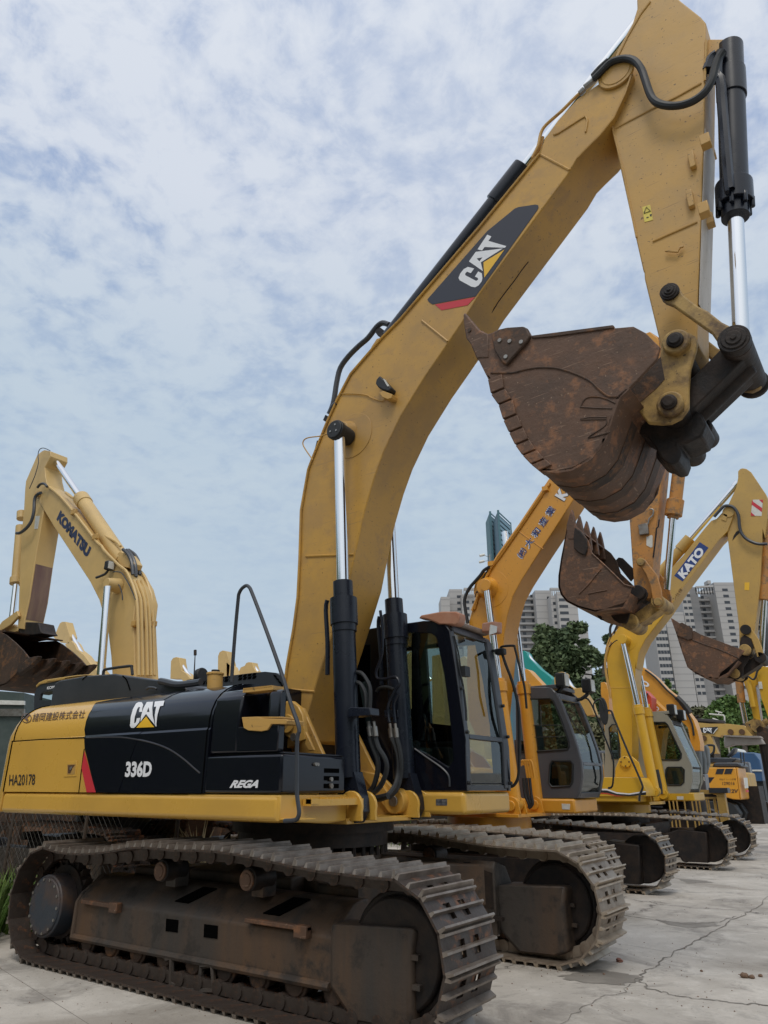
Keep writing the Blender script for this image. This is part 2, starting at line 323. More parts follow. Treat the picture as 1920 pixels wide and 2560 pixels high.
# ------------------------------------------------------------------ ground
def ground():
    m = bpy.data.materials.new('concrete yard'); m.use_nodes = True; t = m.node_tree; b = t.nodes['Principled BSDF']; lk = t.links.new
    c = t.nodes.new('ShaderNodeTexCoord')
    def nz(s, d=8, r=.62, dist=0): n = t.nodes.new('ShaderNodeTexNoise'); n.inputs['Scale'].default_value = s; n.inputs['Detail'].default_value = d; n.inputs['Roughness'].default_value = r; n.inputs['Distortion'].default_value = dist; lk(c.outputs['Object'], n.inputs['Vector']); return n
    def mr(src, a, bb, c0=0, c1=1): n = t.nodes.new('ShaderNodeMapRange'); lk(src, n.inputs[0]); n.inputs[1].default_value = a; n.inputs[2].default_value = bb; n.inputs[3].default_value = c0; n.inputs[4].default_value = c1; return n.outputs[0]
    def mx(f, a, bcol):
        n = t.nodes.new('ShaderNodeMix'); n.data_type = 'RGBA'; lk(f, n.inputs[0])
        if isinstance(a, tuple): n.inputs[6].default_value = (*a, 1)
        else: lk(a, n.inputs[6])
        n.inputs[7].default_value = (*bcol, 1); return n.outputs[2]
    k = mx(mr(nz(.55).outputs[0], .35, .7), (.52, .48, .425), (.335, .305, .265))
    k = mx(mr(nz(3.2, 10, .7).outputs[0], .50, .72, 0, .6), k, (.66, .62, .56))
    k = mx(mr(nz(1.3, 9, .7, .6).outputs[0], .52, .64, 0, .6), k, (.15, .135, .12))
    k = mx(mr(nz(28, 4).outputs[0], .60, .70, 0, .4), k, (.13, .12, .11))
    # irregular cracks
    ns = nz(.9, 6, .65); vm = t.nodes.new('ShaderNodeVectorMath'); vm.operation = 'SCALE'; lk(ns.outputs['Color'], vm.inputs[0]); vm.inputs['Scale'].default_value = 1.3
    va = t.nodes.new('ShaderNodeVectorMath'); lk(c.outputs['Object'], va.inputs[0]); lk(vm.outputs[0], va.inputs[1])
    vo = t.nodes.new('ShaderNodeTexVoronoi'); vo.feature = 'DISTANCE_TO_EDGE'; vo.inputs['Scale'].default_value = .11; lk(va.outputs[0], vo.inputs['Vector'])
    crack = mr(vo.outputs[0], .0, .0018, .8, 0)
    halo = mr(vo.outputs[0], .0, .015, .35, 0)
    k = mx(mr(nz(.35, 5, .6, .8).outputs[0], .50, .60, 0, .55), k, (.22, .19, .155)); k = mx(mr(nz(7, 10, .8, .4).outputs[0], .60, .66, 0, .5), k, (.10, .088, .075)); k = mx(halo, k, (.14, .125, .11)); k = mx(crack, k, (.035, .03, .028))
    # slab joints
    br = t.nodes.new('ShaderNodeTexBrick'); br.inputs['Scale'].default_value = 1; br.inputs['Brick Width'].default_value = 6; br.inputs['Row Height'].default_value = 5; br.inputs['Mortar Size'].default_value = .004; br.offset = 0; br.inputs['Mortar Smooth'].default_value = .3
    mp = t.nodes.new('ShaderNodeMapping'); mp.inputs['Rotation'].default_value = (0, 0, .22); mp.inputs['Location'].default_value = (1.3, 2.2, 0); lk(c.outputs['Object'], mp.inputs[0]); lk(mp.outputs[0], br.inputs['Vector'])
    k = mx(br.outputs['Fac'], k, (.20, .18, .155))
    lk(k, b.inputs['Base Color']); lk(mr(nz(2.5).outputs[0], .3, .7, .62, .92), b.inputs['Roughness'])
    bp = t.nodes.new('ShaderNodeBump'); bp.inputs['Strength'].default_value = .35; bp.inputs['Distance'].default_value = .02
    a = t.nodes.new('ShaderNodeMath'); a.operation = 'SUBTRACT'; lk(nz(14, 8, .7).outputs[0], a.inputs[0]); lk(crack, a.inputs[1]); lk(a.outputs[0], bp.inputs['Height']); lk(bp.outputs[0], b.inputs['Normal'])
    q = M(); S = 1800; q.add([(-S, -S, 0), (S, -S, 0), (S, S, 0), (-S, S, 0)], [(0, 1, 2, 3)])
    tag(q.ob('ground', m), None, None, kind='structure')
ground()
# ------------------------------------------------------------------ near excavator
EX = thing('excavator', 'large amber and black excavator nearest the camera, boom raised across the picture', 'excavator', (0, 0, 0))
ex = lambda b, n, mt, **k: b.ob(n, mt, k.pop('parent', EX), **k)
# boom ---------------------------------------------------------------
YB0, YB1 = -.29, .27
tip = z('A', '740,408 782,372 830,358 868,383 884,430')
boom_px = (z('Z', '767,1788 775,1763 796,1690 820,1618 845,1541 874,1449 887,1385 911,1276 935,1195 959,1129 1001,1041 1062,942 1104,881 1155,806 1200,733')
    + z('A', '505,1005 560,912 612,857 690,780 770,680 835,540') + list(reversed(tip)) +
    z('A', '700,470 560,570 450,690 370,800 345,890 0,1310') + z('Z', '1101,684') + z('B', '1000,0 850,150 720,300 590,450 480,660 390,860 270,1160 240,1240 180,1580 168,1990') +
    z('Z', '746,1493 736,1570 719,1666 711,1737 702,1800 706,1850 730,1872 757,1850'))
boom_pts = [onY(p, YB0) for p in boom_px]
b = M(); b.ext(boom_pts, (0, YB1 - YB0, 0)); BOOM = ex(b, 'boom', cy, bevel=.012)
b = M()                                                  # thin top flange edge, doublers and weld seams
fl = zY('B', '1000,0 850,150 720,300 590,450 480,660 390,860 270,1160 240,1240 180,1580 168,1990', YB0) 
fl = [onY(p, YB0) for p in z('A', '345,890 0,1310') + z('Z', '1101,684')] + fl + [onY(p, YB0) for p in z('Z', '746,1493 736,1570 719,1666 711,1737')]
b.tube([p + V3((0, -.012, 0)) for p in fl], .016, 6, 1)
for s_ in (z('B', '1175,5 1390,178'), z('B', '215,1960 612,1945'), z('C', '60,880 180,890'), z('A', '352,893 515,980')):
    b.tube([onY(p, YB0 - .002) for p in s_], .013, 6, 1)
for e in ('560,912 612,857 690,780 770,680 835,540 872,430', ): b.tube([onY(p, YB0 - .008) for p in z('A', e)], .012, 6, 1)
b.tube(zY('A', '425,772 450,768 590,678 610,675 618,700 608,760', YB0 - .004), .011, 6, 2)
b.ob('weld_bead', cy, BOOM, split=True)
b = M(); c0 = onY((881, 1089), YB0); b.disc(c0, .27, YB0 - .006, YB0, 40)
b.disc(onY((852, 1078), -.38), .105, -.40, YB0, 28, .16); b.ob('pin_boss', cy, BOOM, bevel=.004, split=True)
b = M(); pc = onY(z('A', '787,430')[0], YB0); b.disc(pc, .18, YB0 - .03, YB0, 36); b.disc(pc, .145, YB0 - .036, YB0, 36)
b.ob('stick_pin', cy, BOOM, bevel=.006)
b = M(); b.xz([onY(p, YB1) for p in z('Z', '1535,420 1512,473 1440,520 1436,500')], .0, .02); 
b = M()                                                  # decal
dec = z('K', '140,1315 150,1300 870,480 1205,205 1250,187 1455,155 1490,162 1497,190 1480,225 730,1275 205,1372 160,1345')
b.xz([onY(p, YB0) for p in dec], YB0 - .004, YB0 - .0015); b.ob('decal', decal_navy, BOOM)
b = M(); b.xz([onY(p, YB0) for p in z('K', '232,1375 722,1285 632,1382 312,1444')], YB0 - .004, YB0 - .0015); b.ob('decal_stripe', red, BOOM)
o3 = [onY(p, YB0) for p in z('K', '742,1183 1111,664 520,1030')]
for nm, src, mm in (('decal_letter', LOGO_W, white), ('decal_triangle', [LOGO_Y], yel)):
    b = M()
    for pf in src: flat_letters(b, pf, o3[0], o3[1] - o3[0], o3[2] - o3[0], (0, -.0065, 0))
    b.ob(nm, mm, BOOM)
b = M()                                                  # dark scrape on the underside
sc = z('K', '1370,850 1290,950 1200,1080 1010,1330 870,1560')
def onPl(p, A, B_):                                      # pixel onto underside plane through A,B (XZ) extruded along Y
    d = ray(*p); n = V3((A[2] - B_[2], 0, B_[0] - A[0])); t = (A - CAM).dot(n) / d.dot(n); return CAM + d * t, n.normalized()
UA, UB = onY((1200, 733), YB0), onY((1417, 438), YB0)
pts = [onPl(p, UA, UB) for p in sc]; b.tube([p for p, n in pts], .007, 5, 2); b.ob('scrape_mark', grease, BOOM)
# work light on boom
wl = M(); wy = YB0 - .10
wl.xz([onY(p, wy) for p in z('B', '800,490 826,460 920,560 905,590 850,580 815,560 792,530')], wy, wy + .16); WL = ex(wl, 'boom_light', rubber, bevel=.012)
wl = M(); wl.xz([onY(p, wy - .002) for p in z('B', '855,488 868,492 906,548 893,552')], wy - .006, wy + .02); wl.ob('light_lens', lens, WL)
wl = M(); wl.xz([onY(p, wy) for p in z('B', '820,600 850,585 930,615 925,645 890,655 850,640')], wy, YB0); wl.ob('light_bracket', cy_old, WL, bevel=.004)
wl = M(); wl.tube(zY('B', '495,612 560,610 700,618 770,650 850,672 870,650', YB0 - .012), .006, 6); wl.ob('cable', cy_old, WL)
# stick cylinder on top of boom
ya = -.01
b = M(); b.cyl(onY((975, 848), ya), onY((1304, 429), ya), .115, n=28); b.cyl(onY((1240, 510), ya), onY((1311, 420), ya), .135, n=28)
SC = ex(b, 'stick_cylinder', navy, bevel=.006)
b = M(); b.cyl(onY((1300, 434), ya), onY((1628, 15), ya), .067, n=24); b.ob('cylinder_rod', chrome, SC)
b = M(); b.xz(zY('B', '760,215 800,155 850,140 900,170 760,330 720,300', -.12), -.12, .12); b.ob('cylinder_lug', cy, SC, bevel=.01)
b = M(); b.tube(zY('A', '300,910 335,840 350,770 380,720 470,640 560,550 600,520', YB0 + .02), .017); b.tube(zY('A', '320,900 345,850 362,790', YB0 + .06), .017)
b.ob('steel_pipe', cy_old, BOOM, split=True)
b = M(); b.tube(zY('A', '600,505 640,475 660,455', YB0 - .02), .03); b.tube(zY('A', '575,540 600,515', YB0 - .01), .032); b.ob('hose_fitting', steel, BOOM, split=True)
b = M(); b.tube(zY('A', '655,455 690,420 745,365 800,342 850,338 895,355 930,400 955,470 975,530 1000,575 1040,600 1100,610 1170,603 1240,575 1300,525 1335,460 1350,400 1370,340 1395,300', YB0 - .06), .036, 10, 4)
b.tube(zY('A', '650,440 690,395 740,350', YB0 - .02), .032); HO = ex(b, 'hydraulic_hose', rubber)
b = M(); b.tube(zY('B', '470,690 435,720 405,780', YB0), .028); b.tube(zY('B', '905,40 850,25 800,60 730,150 660,210 570,300 500,400 470,520 455,620 440,700 410,780', -.02), .034, 10)
ex(b, 'return_hose', char)
b = M(); b.xz(zY('B', '355,830 375,785 405,800 385,845', -.10), -.10, .05); b.xz(zY('B', '785,95 830,60 870,90 850,140 810,130', -.1), -.1, .1); ex(b, 'hose_clamp', grease, bevel=.004, split=True)
b = M(); b.tube(zY('B', '405,938 340,962 240,975 200,995 190,1030 215,1080 270,1158', -.45), .007); ex(b, 'grease_line', cy_old)
b = M()
for s_ in ('306,1000 325,998 300,1080 286,1078', ): b.xz(zY('B', s_, -.25), -.25, -.1)
b.xz(zY('C', '95,285 107,285 104,345 95,345', -.25), -.25, -.15); ex(b, 'boom_bracket', grease, split=True)
# boom cylinders ------------------------------------------------------
for yc, nm in ((-.46, 0), (.42, 1)):
    P0, P1, G0, G1, Bt = [(onY(p, -.46)) for p in ((849, 1085), (859.5, 1530), (857, 1455), (862, 1560), (871, 1945))]
    sh = V3((0, yc + .46, 0)); b = M()
    b.cyl(P1 + sh - V3((0, 0, .1)), Bt + sh, .112, n=32); b.cyl(onY((858.5, 1497), -.46) + sh, onY((860.5, 1562), -.46) + sh, .134, n=32); b.cyl(G0 + sh, onY((858.5, 1497), -.46) + sh, .098, n=32)
    b.cyl(onY((860.5, 1562), -.46) + sh, onY((861, 1580), -.46) + sh, .120, n=32)
    eye = onY((889, 2022), -.46) + sh
    b.xz([(Bt[0] - .10, Bt[2] + .05), (Bt[0] - .09, Bt[2] - .08), (eye[0] - .11, eye[2] - .03), (eye[0] - .05, eye[2] - .11), (eye[0] + .05, eye[2] - .11), (eye[0] + .11, eye[2] - .02), (eye[0] + .10, eye[2] + .08), (Bt[0] + .11, Bt[2] + .05)], yc - .06, yc + .06)
    for zz in (1.9, 2.32): b.cyl((P1[0] + .004 * 0 + .10 - .037 * 0 + (0) , yc, zz), (P1[0] + .10, yc, zz + .001), .01, n=6)
    BC = ex(b, 'boom_cylinder', navy, bevel=.005)
    b = M(); b.cyl(G0 + sh, P0 + sh, .062, n=24); b.ob('cylinder_rod', chrome, BC)
    if nm == 0:
        b = M(); b.disc(P0 + V3((0, 0, .02)), .10, yc - .10, YB0 - .02, 28); b.disc(P0 + V3((0, 0, .02)), .112, yc - .085, yc - .03, 28); b.ob('pin_cap', rubber, BC, bevel=.006)
        b = M()
        for a_, r_ in ((1.2, .05), (3.5, .05), (5.6, .045)): b.disc(P0 + V3((math.cos(a_) * r_, 0, .02 + math.sin(a_) * r_)), .011, yc - .106, yc - .1, 8)
        b.ob('cap_bolt', bolt, BC, split=True)
    b = M(); k = onY((842, 1500), -.46) + sh + V3((-.02, -.05, 0)); q = onY((846, 1660), -.46) + sh + V3((-.05, -.05, 0))
    b.tube([k + V3((-.06, 0, .0)), k + V3((-.075, 0, -.1)), q + V3((-.05, 0, .2)), q + V3((-.04, 0, -.1))], .022); b.ob('feed_pipe', navy, BC, split=True)
    b = M(); b.xz([(-.13 + Bt[0] + .0, 2.13), (Bt[0] + .30, 2.16), (Bt[0] + .30, 2.03), (Bt[0] - .1, 2.0)], yc - .15, yc - .05) if nm == 2 else b.xz([onY(p, yc - .02) for p in (z('C', '385,985 400,975 500,978 503,1015 385,1025') if nm == 0 else z('C', '568,990 640,988 640,1028 572,1028'))], yc - .12, yc + .02)
    b.ob('pipe_clamp', navy, BC, bevel=.006)
# stick ----------------------------------------------------------------
YS0, YS1 = -.225, .205
stick_px = z('N', '250,100 185,290') + z('Z', '1514,240 1527,303') + z('A', '800,930 870,1250 940,1560') + z('M', '435,0 440,70 590,690 600,760 660,800 780,800 880,760 955,690 960,650 960,330 975,0') + z('A', '1270,1300 1290,700 1300,130 1270,95 1150,0') + z('Z', '1655,-45 1630,-75 1600,-60 1592,0') + z('A', '905,50 880,130')
b = M(); b.ext([onY(p, YS0) for p in stick_px], (0, YS1 - YS0, 0)); ST = ex(b, 'stick', cy_old, bevel=.012)
b = M()
for s_ in ('232,870 620,665 840,560 1080,425', '600,1990 1040,1795', '190,820 235,1000 300,1260 440,1950'): b.tube(zY('N', s_, YS0 - .003), .010, 6, 1)
b.tube(zY('A', '980,10 925,80 850,210 790,330', YS0 - .003), .012, 6, 1); b.tube(zY('N', '1125,0 1115,400', YS0 - .003), .010, 6, 1)
b.ob('weld_bead', cy_old, ST, split=True)
b = M(); sp0 = [onY(p, YS0) for p in z('Z', '1760,320 1757,400 1753,520 1748,680 1745,760')]
b.ext([sp0[0] + V3((.004, .01, 0)), sp0[-1] + V3((.004, .01, 0)), sp0[-1] + V3((.004, .41, 0)), sp0[0] + V3((.004, .41, 0))], (.004, 0, 0))
b.ob('scuffed_back_plate', scuff, ST)
b = M()
for p_ in ('1135,1000', '1185,1120', '1120,1675', '1170,1785'):
    q = z('N', p_)[0]; y_ = .0 if p_[:2] in ('11',) and p_ in ('1185,1120', '1170,1785') else -.12
    d_ = onY(q, YS0); x_ = onY((1757, q[1]), YS0)[0]; c_ = onX(q, x_ + .04); b.box(c_ - V3((.05, .045, .055)), c_ + V3((.03, .045, .055)))
for p_ in ('1000,1205', '985,1590'):
    c_ = onY(z('N', p_)[0], YS0); b.box(c_ + V3((-.03, -.05, -.09)), c_ + V3((.02, 0, .09)))
b.tube(zY('A', '1068,1445 1140,1450 1150,1425 1172,1420', YS0 - .03), .012, 4, 1); b.ob('hose_tab', cy_old, ST, bevel=.006, split=True)
b = M(); b.xz(zY('N', '497,1652 575,1628 603,1778 520,1800', YS0), YS0 - .004, YS0 - .001); b.ob('warning_sticker', yel_sign, ST)
b = M(); b.tube(zY('N', '512,1712 538,1650 578,1690 512,1712', YS0 - .006), .004, 4, 1)
b.xz(zY('N', '538,1755 560,1748 562,1756 540,1763', YS0), YS0 - .007, YS0 - .005); b.xz(zY('N', '572,1725 592,1722 590,1745 575,1742', YS0), YS0 - .007, YS0 - .005); b.ob('warning_symbol', inkbl, ST, split=True)
b = M(); b.xz(zY('N', '1115,0 1340,0 1375,60 1400,110 1330,160 1300,95 1230,120 1150,270 1125,270', -.09), -.10, -.05); b.xz(zY('N', '1115,0 1340,0 1375,60 1400,110 1330,160 1300,95 1230,120 1150,270 1125,270', -.09), .03, .08)
b.ob('cylinder_bracket', cy_old, ST, bevel=.008, split=True)
# bucket cylinder
y0 = -.01
c_top, c_g, c_g2, c_pin = [onY(p, y0) for p in ((1824, 118), (1836, 475), (1839, 545), (1853, 850))]
b = M(); b.cyl(c_top, c_g, .118, n=28); b.cyl(onY((1834, 462), y0), onY((1837, 515), y0), .155, n=28); b.cyl(onY((1837, 515), y0), c_g2, .115, n=28)
for k in range(8):
    a_ = k * math.pi / 4; u_ = (c_g - c_top).normalized(); e1 = u_.orthogonal().normalized(); e2 = u_.cross(e1); o_ = (e1 * math.cos(a_) + e2 * math.sin(a_)) * .138
    b.cyl(onY((1837, 505), y0) + o_, onY((1838, 530), y0) + o_, .022, n=8)
b.cyl(onY((1826, 180), y0), onY((1829, 245), y0), .13, n=28)
KC = ex(b, 'bucket_cylinder', navy, bevel=.005)
b = M(); b.cyl(c_g2, c_pin, .066, n=24); b.ob('cylinder_rod', chrome, KC)
b = M(); b.tube([onY(p, -.17) for p in z('N', '1240,360 1270,420 1290,700 1350,1400 1365,1490')], .045, 8); b.tube([onY(p, -.17) for p in z('N', '1280,120 1240,200 1230,300 1235,400')], .05, 8)
b.tube([onY(p, -.2) for p in z('N', '1140,300 1180,190 1230,150')], .05, 8); b.ob('feed_pipe', navy, KC, split=True)
# bucket + linkage ------------------------------------------------------
YK0, YK1 = -.70, .68
side_px = (z('L', '230,490 330,680 345,700 372,850 450,960 500,1120 560,1250 625,1380 700,1485 790,1580 880,1650 1050,1650 1200,1632 1400,1520 1500,1420 1570,1310 1640,1010') + z('M', '200,1240')
    + z('M', '560,860 590,740 450,600 330,537 140,553 135,525 0,540') + z('L', '1300,190 780,243 740,170 700,150 540,160 440,180 350,225 300,240'))
def arc_pts(pts): return [onY(p, YK0) for p in pts]
BK = ex(M().ext(arc_pts(side_px), (0, .035, 0)), 'bucket', rust, bevel=.006)
b = M(); b.ext([p + V3((0, YK1 - YK0 - .03, 0)) for p in arc_pts(side_px)], (0, .03, 0)); b.ob('far_side_plate', rustd, BK, bevel=.006)
shell_px = z('L', '200,440 230,490 330,690 450,960 560,1250 700,1485 880,1655') + z('Z', '1393,1184 1432,1177 1478,1150 1508,1112 1528,1060 1545,1010') + z('M', '200,1240 300,1150')
sh_o = [onY(p, YK0) for p in shell_px]
cen = onY((1420, 960), YK0)
ins = [p + (cen - p).normalized() * .035 for p in sh_o]
b = M(); b.ext([*sh_o, *reversed(ins)], (0, YK1 - YK0, 0)); b.ob('back_shell', rust, BK, bevel=.004, ang=50)
b = M()                                                  # wear strips: heel segments on near edge and raised bands round the shell
segs = z('L', '340,695 372,850 450,960 500,1120 560,1250 625,1380 700,1485 790,1580 870,1645')
for i in range(len(segs) - 1):
    p, q = V3((*segs[i], 0)), V3((*segs[i + 1], 0)); d = (q - p); nrm = V3((d.y, -d.x, 0)).normalized()
    a_ = p + d * .04; c_ = q - d * .08
    quad = [a_ - nrm * 0 + V3((-3 if 1 else 0, 0, 0)), c_ + V3((-3, 0, 0)), c_ + V3((30, -14, 0)), a_ + V3((32, -14, 0))]
    b.ext([onY((v.x, v.y), YK0 - .018) for v in quad], (0, .14, 0))
b.ob('heel_shroud', rust, BK, bevel=.006, split=True)
b = M()
for y_ in (-.36, .02, .38):
    k0, k1 = 5, len(sh_o) - 2
    pts_o = [p + (p - cen).normalized() * .006 for p in sh_o[k0:k1]]
    b.ext([V3((p[0], y_, p[2])) for p in pts_o] + [V3((p[0], y_, p[2])) for p in reversed(sh_o[k0:k1])], (0, .14, 0))
b.ob('wear_strip', rustd, BK, bevel=.004, ang=50, split=True)
b = M(); b.xz(zY('L', '365,225 440,185 540,162 700,152 742,172 768,245 740,300 520,550 470,520 400,400', YK0 - .03), YK0 - .035, YK0 + .01); CU = b.ob('side_cutter', rustd, BK, bevel=.012)
b = M()
for p_ in ('458,298', '560,306', '680,315', '520,468'): b.disc(onY(z('L', p_)[0], YK0 - .03), .02, YK0 - .045, YK0 - .03, 8)
b.ob('cutter_bolt', steel, CU, split=True)
b = M(); b.xz(zY('L', '780,245 1630,135 1638,165 1000,255 790,272', YK0 - .01), YK0 - .012, YK0 + .06); b.ob('rim_bar', rustd, BK, bevel=.006)
b = M()                                                  # reinforcing side plate line + embossed marks
b.tube(zY('L', '360,632 580,632 700,600 840,578 960,576 1080,592 1230,640 1380,712 1500,820 1580,875 1660,880', YK0 - .002), .009, 6, 3)
b.tube(zY('L', '1290,985 1330,910 1400,880 1520,890 1650,945', YK0 - .002), .006, 5); b.tube(zY('L', '1290,985 1450,995 1620,1000', YK0 - .002), .006, 5)
b.tube(zY('L', '1290,1108 1380,1092 1560,1092 1560,1112 1290,1115', YK0 - .002), .006, 5, 1); b.tube(zY('L', '1560,1120 1545,1180 1370,1305 1600,1245', YK0 - .002), .006, 5)
b.ob('weld_bead', rustd, BK, split=True)
tooth_side = z('L', '215,485 150,330 105,272 90,180 75,30 95,5 150,70 245,185 340,230 345,480')
tp = [onY(p, YK0) for p in tooth_side]
for i, y_ in enumerate((-.70, -.36, -.03, .30, .62)):
    s_ = V3((0, y_ - YK0, 0)); b = M(); b.ext([p + s_ + V3((0, -.007, 0)) for p in tp], (0, .089, 0)); T_ = b.ob('tooth', rust, BK, bevel=.014)
    b = M(); q = onY(z('L', '145,195')[0], YK0) + s_; b.disc(q, .02, q[1] - .016, q[1] - .004, 10); b.ob('tooth_pin', rustd, T_)
b = M(); lip = zY('L', '112,280 150,330 215,485 240,500 360,480 360,215 300,235 250,195 200,230', YK0 + .012); b.ext(lip, (0, YK1 - YK0 - .03, 0)); b.ob('cutting_lip', rustd, BK, bevel=.01)
ear = z('M', '745,572 660,600 610,660 600,740 590,840 470,980 200,1225 300,1310 380,1370 470,1490 600,1500 700,1490 800,1440 875,1340 875,1150 890,950 950,760 955,690 935,630 870,590')
EA = None
for y_ in (-.34, .26):
    b = M(); b.ext([onY(p, -.34) + V3((0, y_ + .34, 0)) for p in ear], (0, .05, 0)); o_ = b.ob('hinge_ear', cy_worn if y_ < 0 else rustd, BK, bevel=.012)
    if y_ < 0: EA = o_
b = M(); b.ext([onY(p, -.34) for p in z('M', '200,1225 600,840 640,1060 560,1150 380,1300 330,1320 260,1290')], (0, -.004, 0)); b.ob('rust_stained_gusset', rustd, BK)
for p_, r_ in (('750,690', .21), ('690,1300', .20)):
    c_ = onY(z('M', p_)[0], -.38); b = M(); b.disc(c_, .155 * r_ / .3, -.40, -.33, 32); b.disc(c_, .155 * r_ / .3, .29, .36, 32); b.ob('pin_boss', cy_worn, EA, bevel=.014, split=True)
    b = M(); b.disc(c_, .095 * r_ / .3, -.43, .38, 28); b.disc(c_, .05, -.445, -.4, 20); b.ob('hinge_pin', grease, EA, bevel=.01)
pinA, pinB = onY(z('M', '1325,670')[0], -.36), onY(z('M', '690,1300')[0], -.36); pinA.y = pinB.y = 0
b = M(); d_ = (pinB - pinA); nn = V3((-d_.z, 0, d_.x)).normalized()
b.ext([pinA + nn * .105 + V3((0, -.22, 0)), pinB + nn * .10 + V3((0, -.22, 0)), pinB - nn * .10 + V3((0, -.22, 0)), pinA - nn * .105 + V3((0, -.22, 0))], (0, .44, 0)); b.cyl(pinA + nn * .08 + V3((0, .0, 0)), pinB + nn * .08, .07, n=14)
b.cyl(pinA + V3((0, -.30, 0)), pinA + V3((0, .40, 0)), .115, n=28); b.cyl(pinA + V3((0, .40, 0)), pinA + V3((0, .47, 0)), .13, n=24); b.cyl(pinB + V3((0, -.27, 0)), pinB + V3((0, .24, 0)), .12, n=28)
b.cyl(pinB + V3((-.02, .0, -.16)), pinB + V3((-.02, .42, -.16)), .10, n=24); b.cyl(pinB + V3((-.13, -.06, -.27)), pinB + V3((-.13, .22, -.27)), .105, n=24)
b.cyl(pinB + V3((.12, .1, -.05)), pinB + V3((.12, .40, -.05)), .09, n=24)
LK = ex(b, 'power_link', grease, bevel=.02)
b = M(); b.ext([onY(p, -.14) for p in z('M', '380,1400 500,1480 800,1450 880,1330 1000,1400 1050,1500 1000,1620 860,1690 780,1700 800,1800 770,1880 690,1900 600,1840 540,1720 480,1640 330,1560')], (0, .34, 0)); b.ob('quick_coupler_body', grease, LK, bevel=.03)
idl = z('M', '690,130 640,150 608,200 612,260 640,300 720,330 860,430 1000,530 1100,600 1190,730 1230,780 1325,790 1420,740 1455,650 1420,570 1310,545 1200,490 1060,380 960,330 830,230 780,150')
for y_ in (-.40, .32):
    b = M(); b.ext([onY(p, -.40) + V3((0, y_ + .40, 0)) for p in idl], (0, .05, 0)); IL = ex(b, 'guide_link', cy_worn, bevel=.014)
    if y_ < 0:
        b = M()
        for p_, r_ in (('690,203', .078), ('1325,670', .118)):
            c_ = onY(z('M', p_)[0], -.40); b.disc(c_, r_, -.425, -.34, 32); b.disc(c_, r_ * .78, -.435, -.34, 32); b.disc(c_, r_ * .5, -.445, -.34, 32); b.disc(c_, r_ * .2, -.455, -.34, 16)
        b.ob('pin_boss', grease, IL, bevel=.006, split=True)
# ------------------------------------------------------------------ near excavator: upper body
SIDE = [(-1.44, 1.436), (-1.44, 1.945), (-1.425, 1.965), (-1.424, 2.03), (-1.408, 2.11), (-1.375, 2.185), (-1.325, 2.25), (-1.26, 2.30), (-1.18, 2.34), (-1.08, 2.367), (-.95, 2.385)]
def arcl():
    s = [0.0]
    for a, b_ in zip(SIDE, SIDE[1:]): s.append(s[-1] + math.hypot(b_[0] - a[0], b_[1] - a[1]))
    return s
SS = arcl()
def on_side(p):                                         # pixel -> (X, arc length) on the curved side panel
    d = ray(*p)
    for i in range(len(SIDE) - 1):
        (y0_, z0_), (y1_, z1_) = SIDE[i], SIDE[i + 1]; n = V3((0, z1_ - z0_, -(y1_ - y0_)))
        q = V3((0, y0_, z0_)); t = (q - CAM).dot(n) / d.dot(n); h = CAM + d * t
        L2 = (y1_ - y0_) ** 2 + (z1_ - z0_) ** 2; k = ((h.y - y0_) * (y1_ - y0_) + (h.z - z0_) * (z1_ - z0_)) / L2
        if -1e-6 <= k <= 1 or (i == 0 and k < 0): return (h.x, SS[i] + k * (SS[i + 1] - SS[i]))
    return (h.x, SS[-1])
def side_pt(x, s, lift):
    i = 0
    while i < len(SS) - 2 and s > SS[i + 1]: i += 1
    k = (s - SS[i]) / (SS[i + 1] - SS[i]); (y0_, z0_), (y1_, z1_) = SIDE[i], SIDE[i + 1]
    ny, nz_ = -(z1_ - z0_), (y1_ - y0_); l = math.hypot(ny, nz_)
    return V3((x, y0_ + (y1_ - y0_) * k + ny / l * lift, z0_ + (z1_ - z0_) * k + nz_ / l * lift))
def side_decal(vs, fs, lift):                           # vs = (X, s); cut at the profile knots so it lies on the curve
    bm = bmesh.new(); bv = [bm.verts.new((x, s_, 0)) for x, s_ in vs]
    for f in fs:
        try: bm.faces.new([bv[i] for i in f])
        except ValueError: pass
    for s_ in SS[1:-1]: bmesh.ops.bisect_plane(bm, geom=bm.verts[:] + bm.edges[:] + bm.faces[:], plane_co=(0, s_, 0), plane_no=(0, 1, 0))
    bm.verts.index_update(); out = ([side_pt(v.co.x, v.co.y, lift) for v in bm.verts], [tuple(v.index for v in f.verts) for f in bm.faces]); bm.free(); return out
def side_text(m, txt, bl, br, tl, lift=.004, offset=0, shear=0):
    vs, fs = font_polys(txt, offset, shear)
    px = [(bl[0] + (br[0] - bl[0]) * u + (tl[0] - bl[0]) * v, bl[1] + (br[1] - bl[1]) * u + (tl[1] - bl[1]) * v) for u, v in vs]
    m.add(*side_decal([on_side(p) for p in px], fs, lift))
def side_loops(m, loops_px, lift):
    loops = [[on_side(p) for p in l] for l in loops_px]; flat, fs = poly_faces(loops); m.add(*side_decal(flat, fs, lift))
def side_shell(x0, x1, name, mt, th=.03):
    b = M(); secs = []
    for x in (x0, x1): secs.append([V3((x, y, zz)) for y, zz in SIDE] + [V3((x, .6, 2.40)), V3((x, .6, 1.436))])
    b.loft(secs); return ex(b, name, mt, ang=25)
side_shell(-3.21, -1.452, 'rear_door', cy_body); PB = side_shell(-1.45, .03, 'engine_panel', blk)
b = M(); side_loops(b, [z('E', '845,182 800,255 765,310 735,360 715,415 703,480 700,545 705,640 722,700 795,998') + [(296, 1981), (296, 1733)]], .004); b.ob('paint_field', blk, PB)
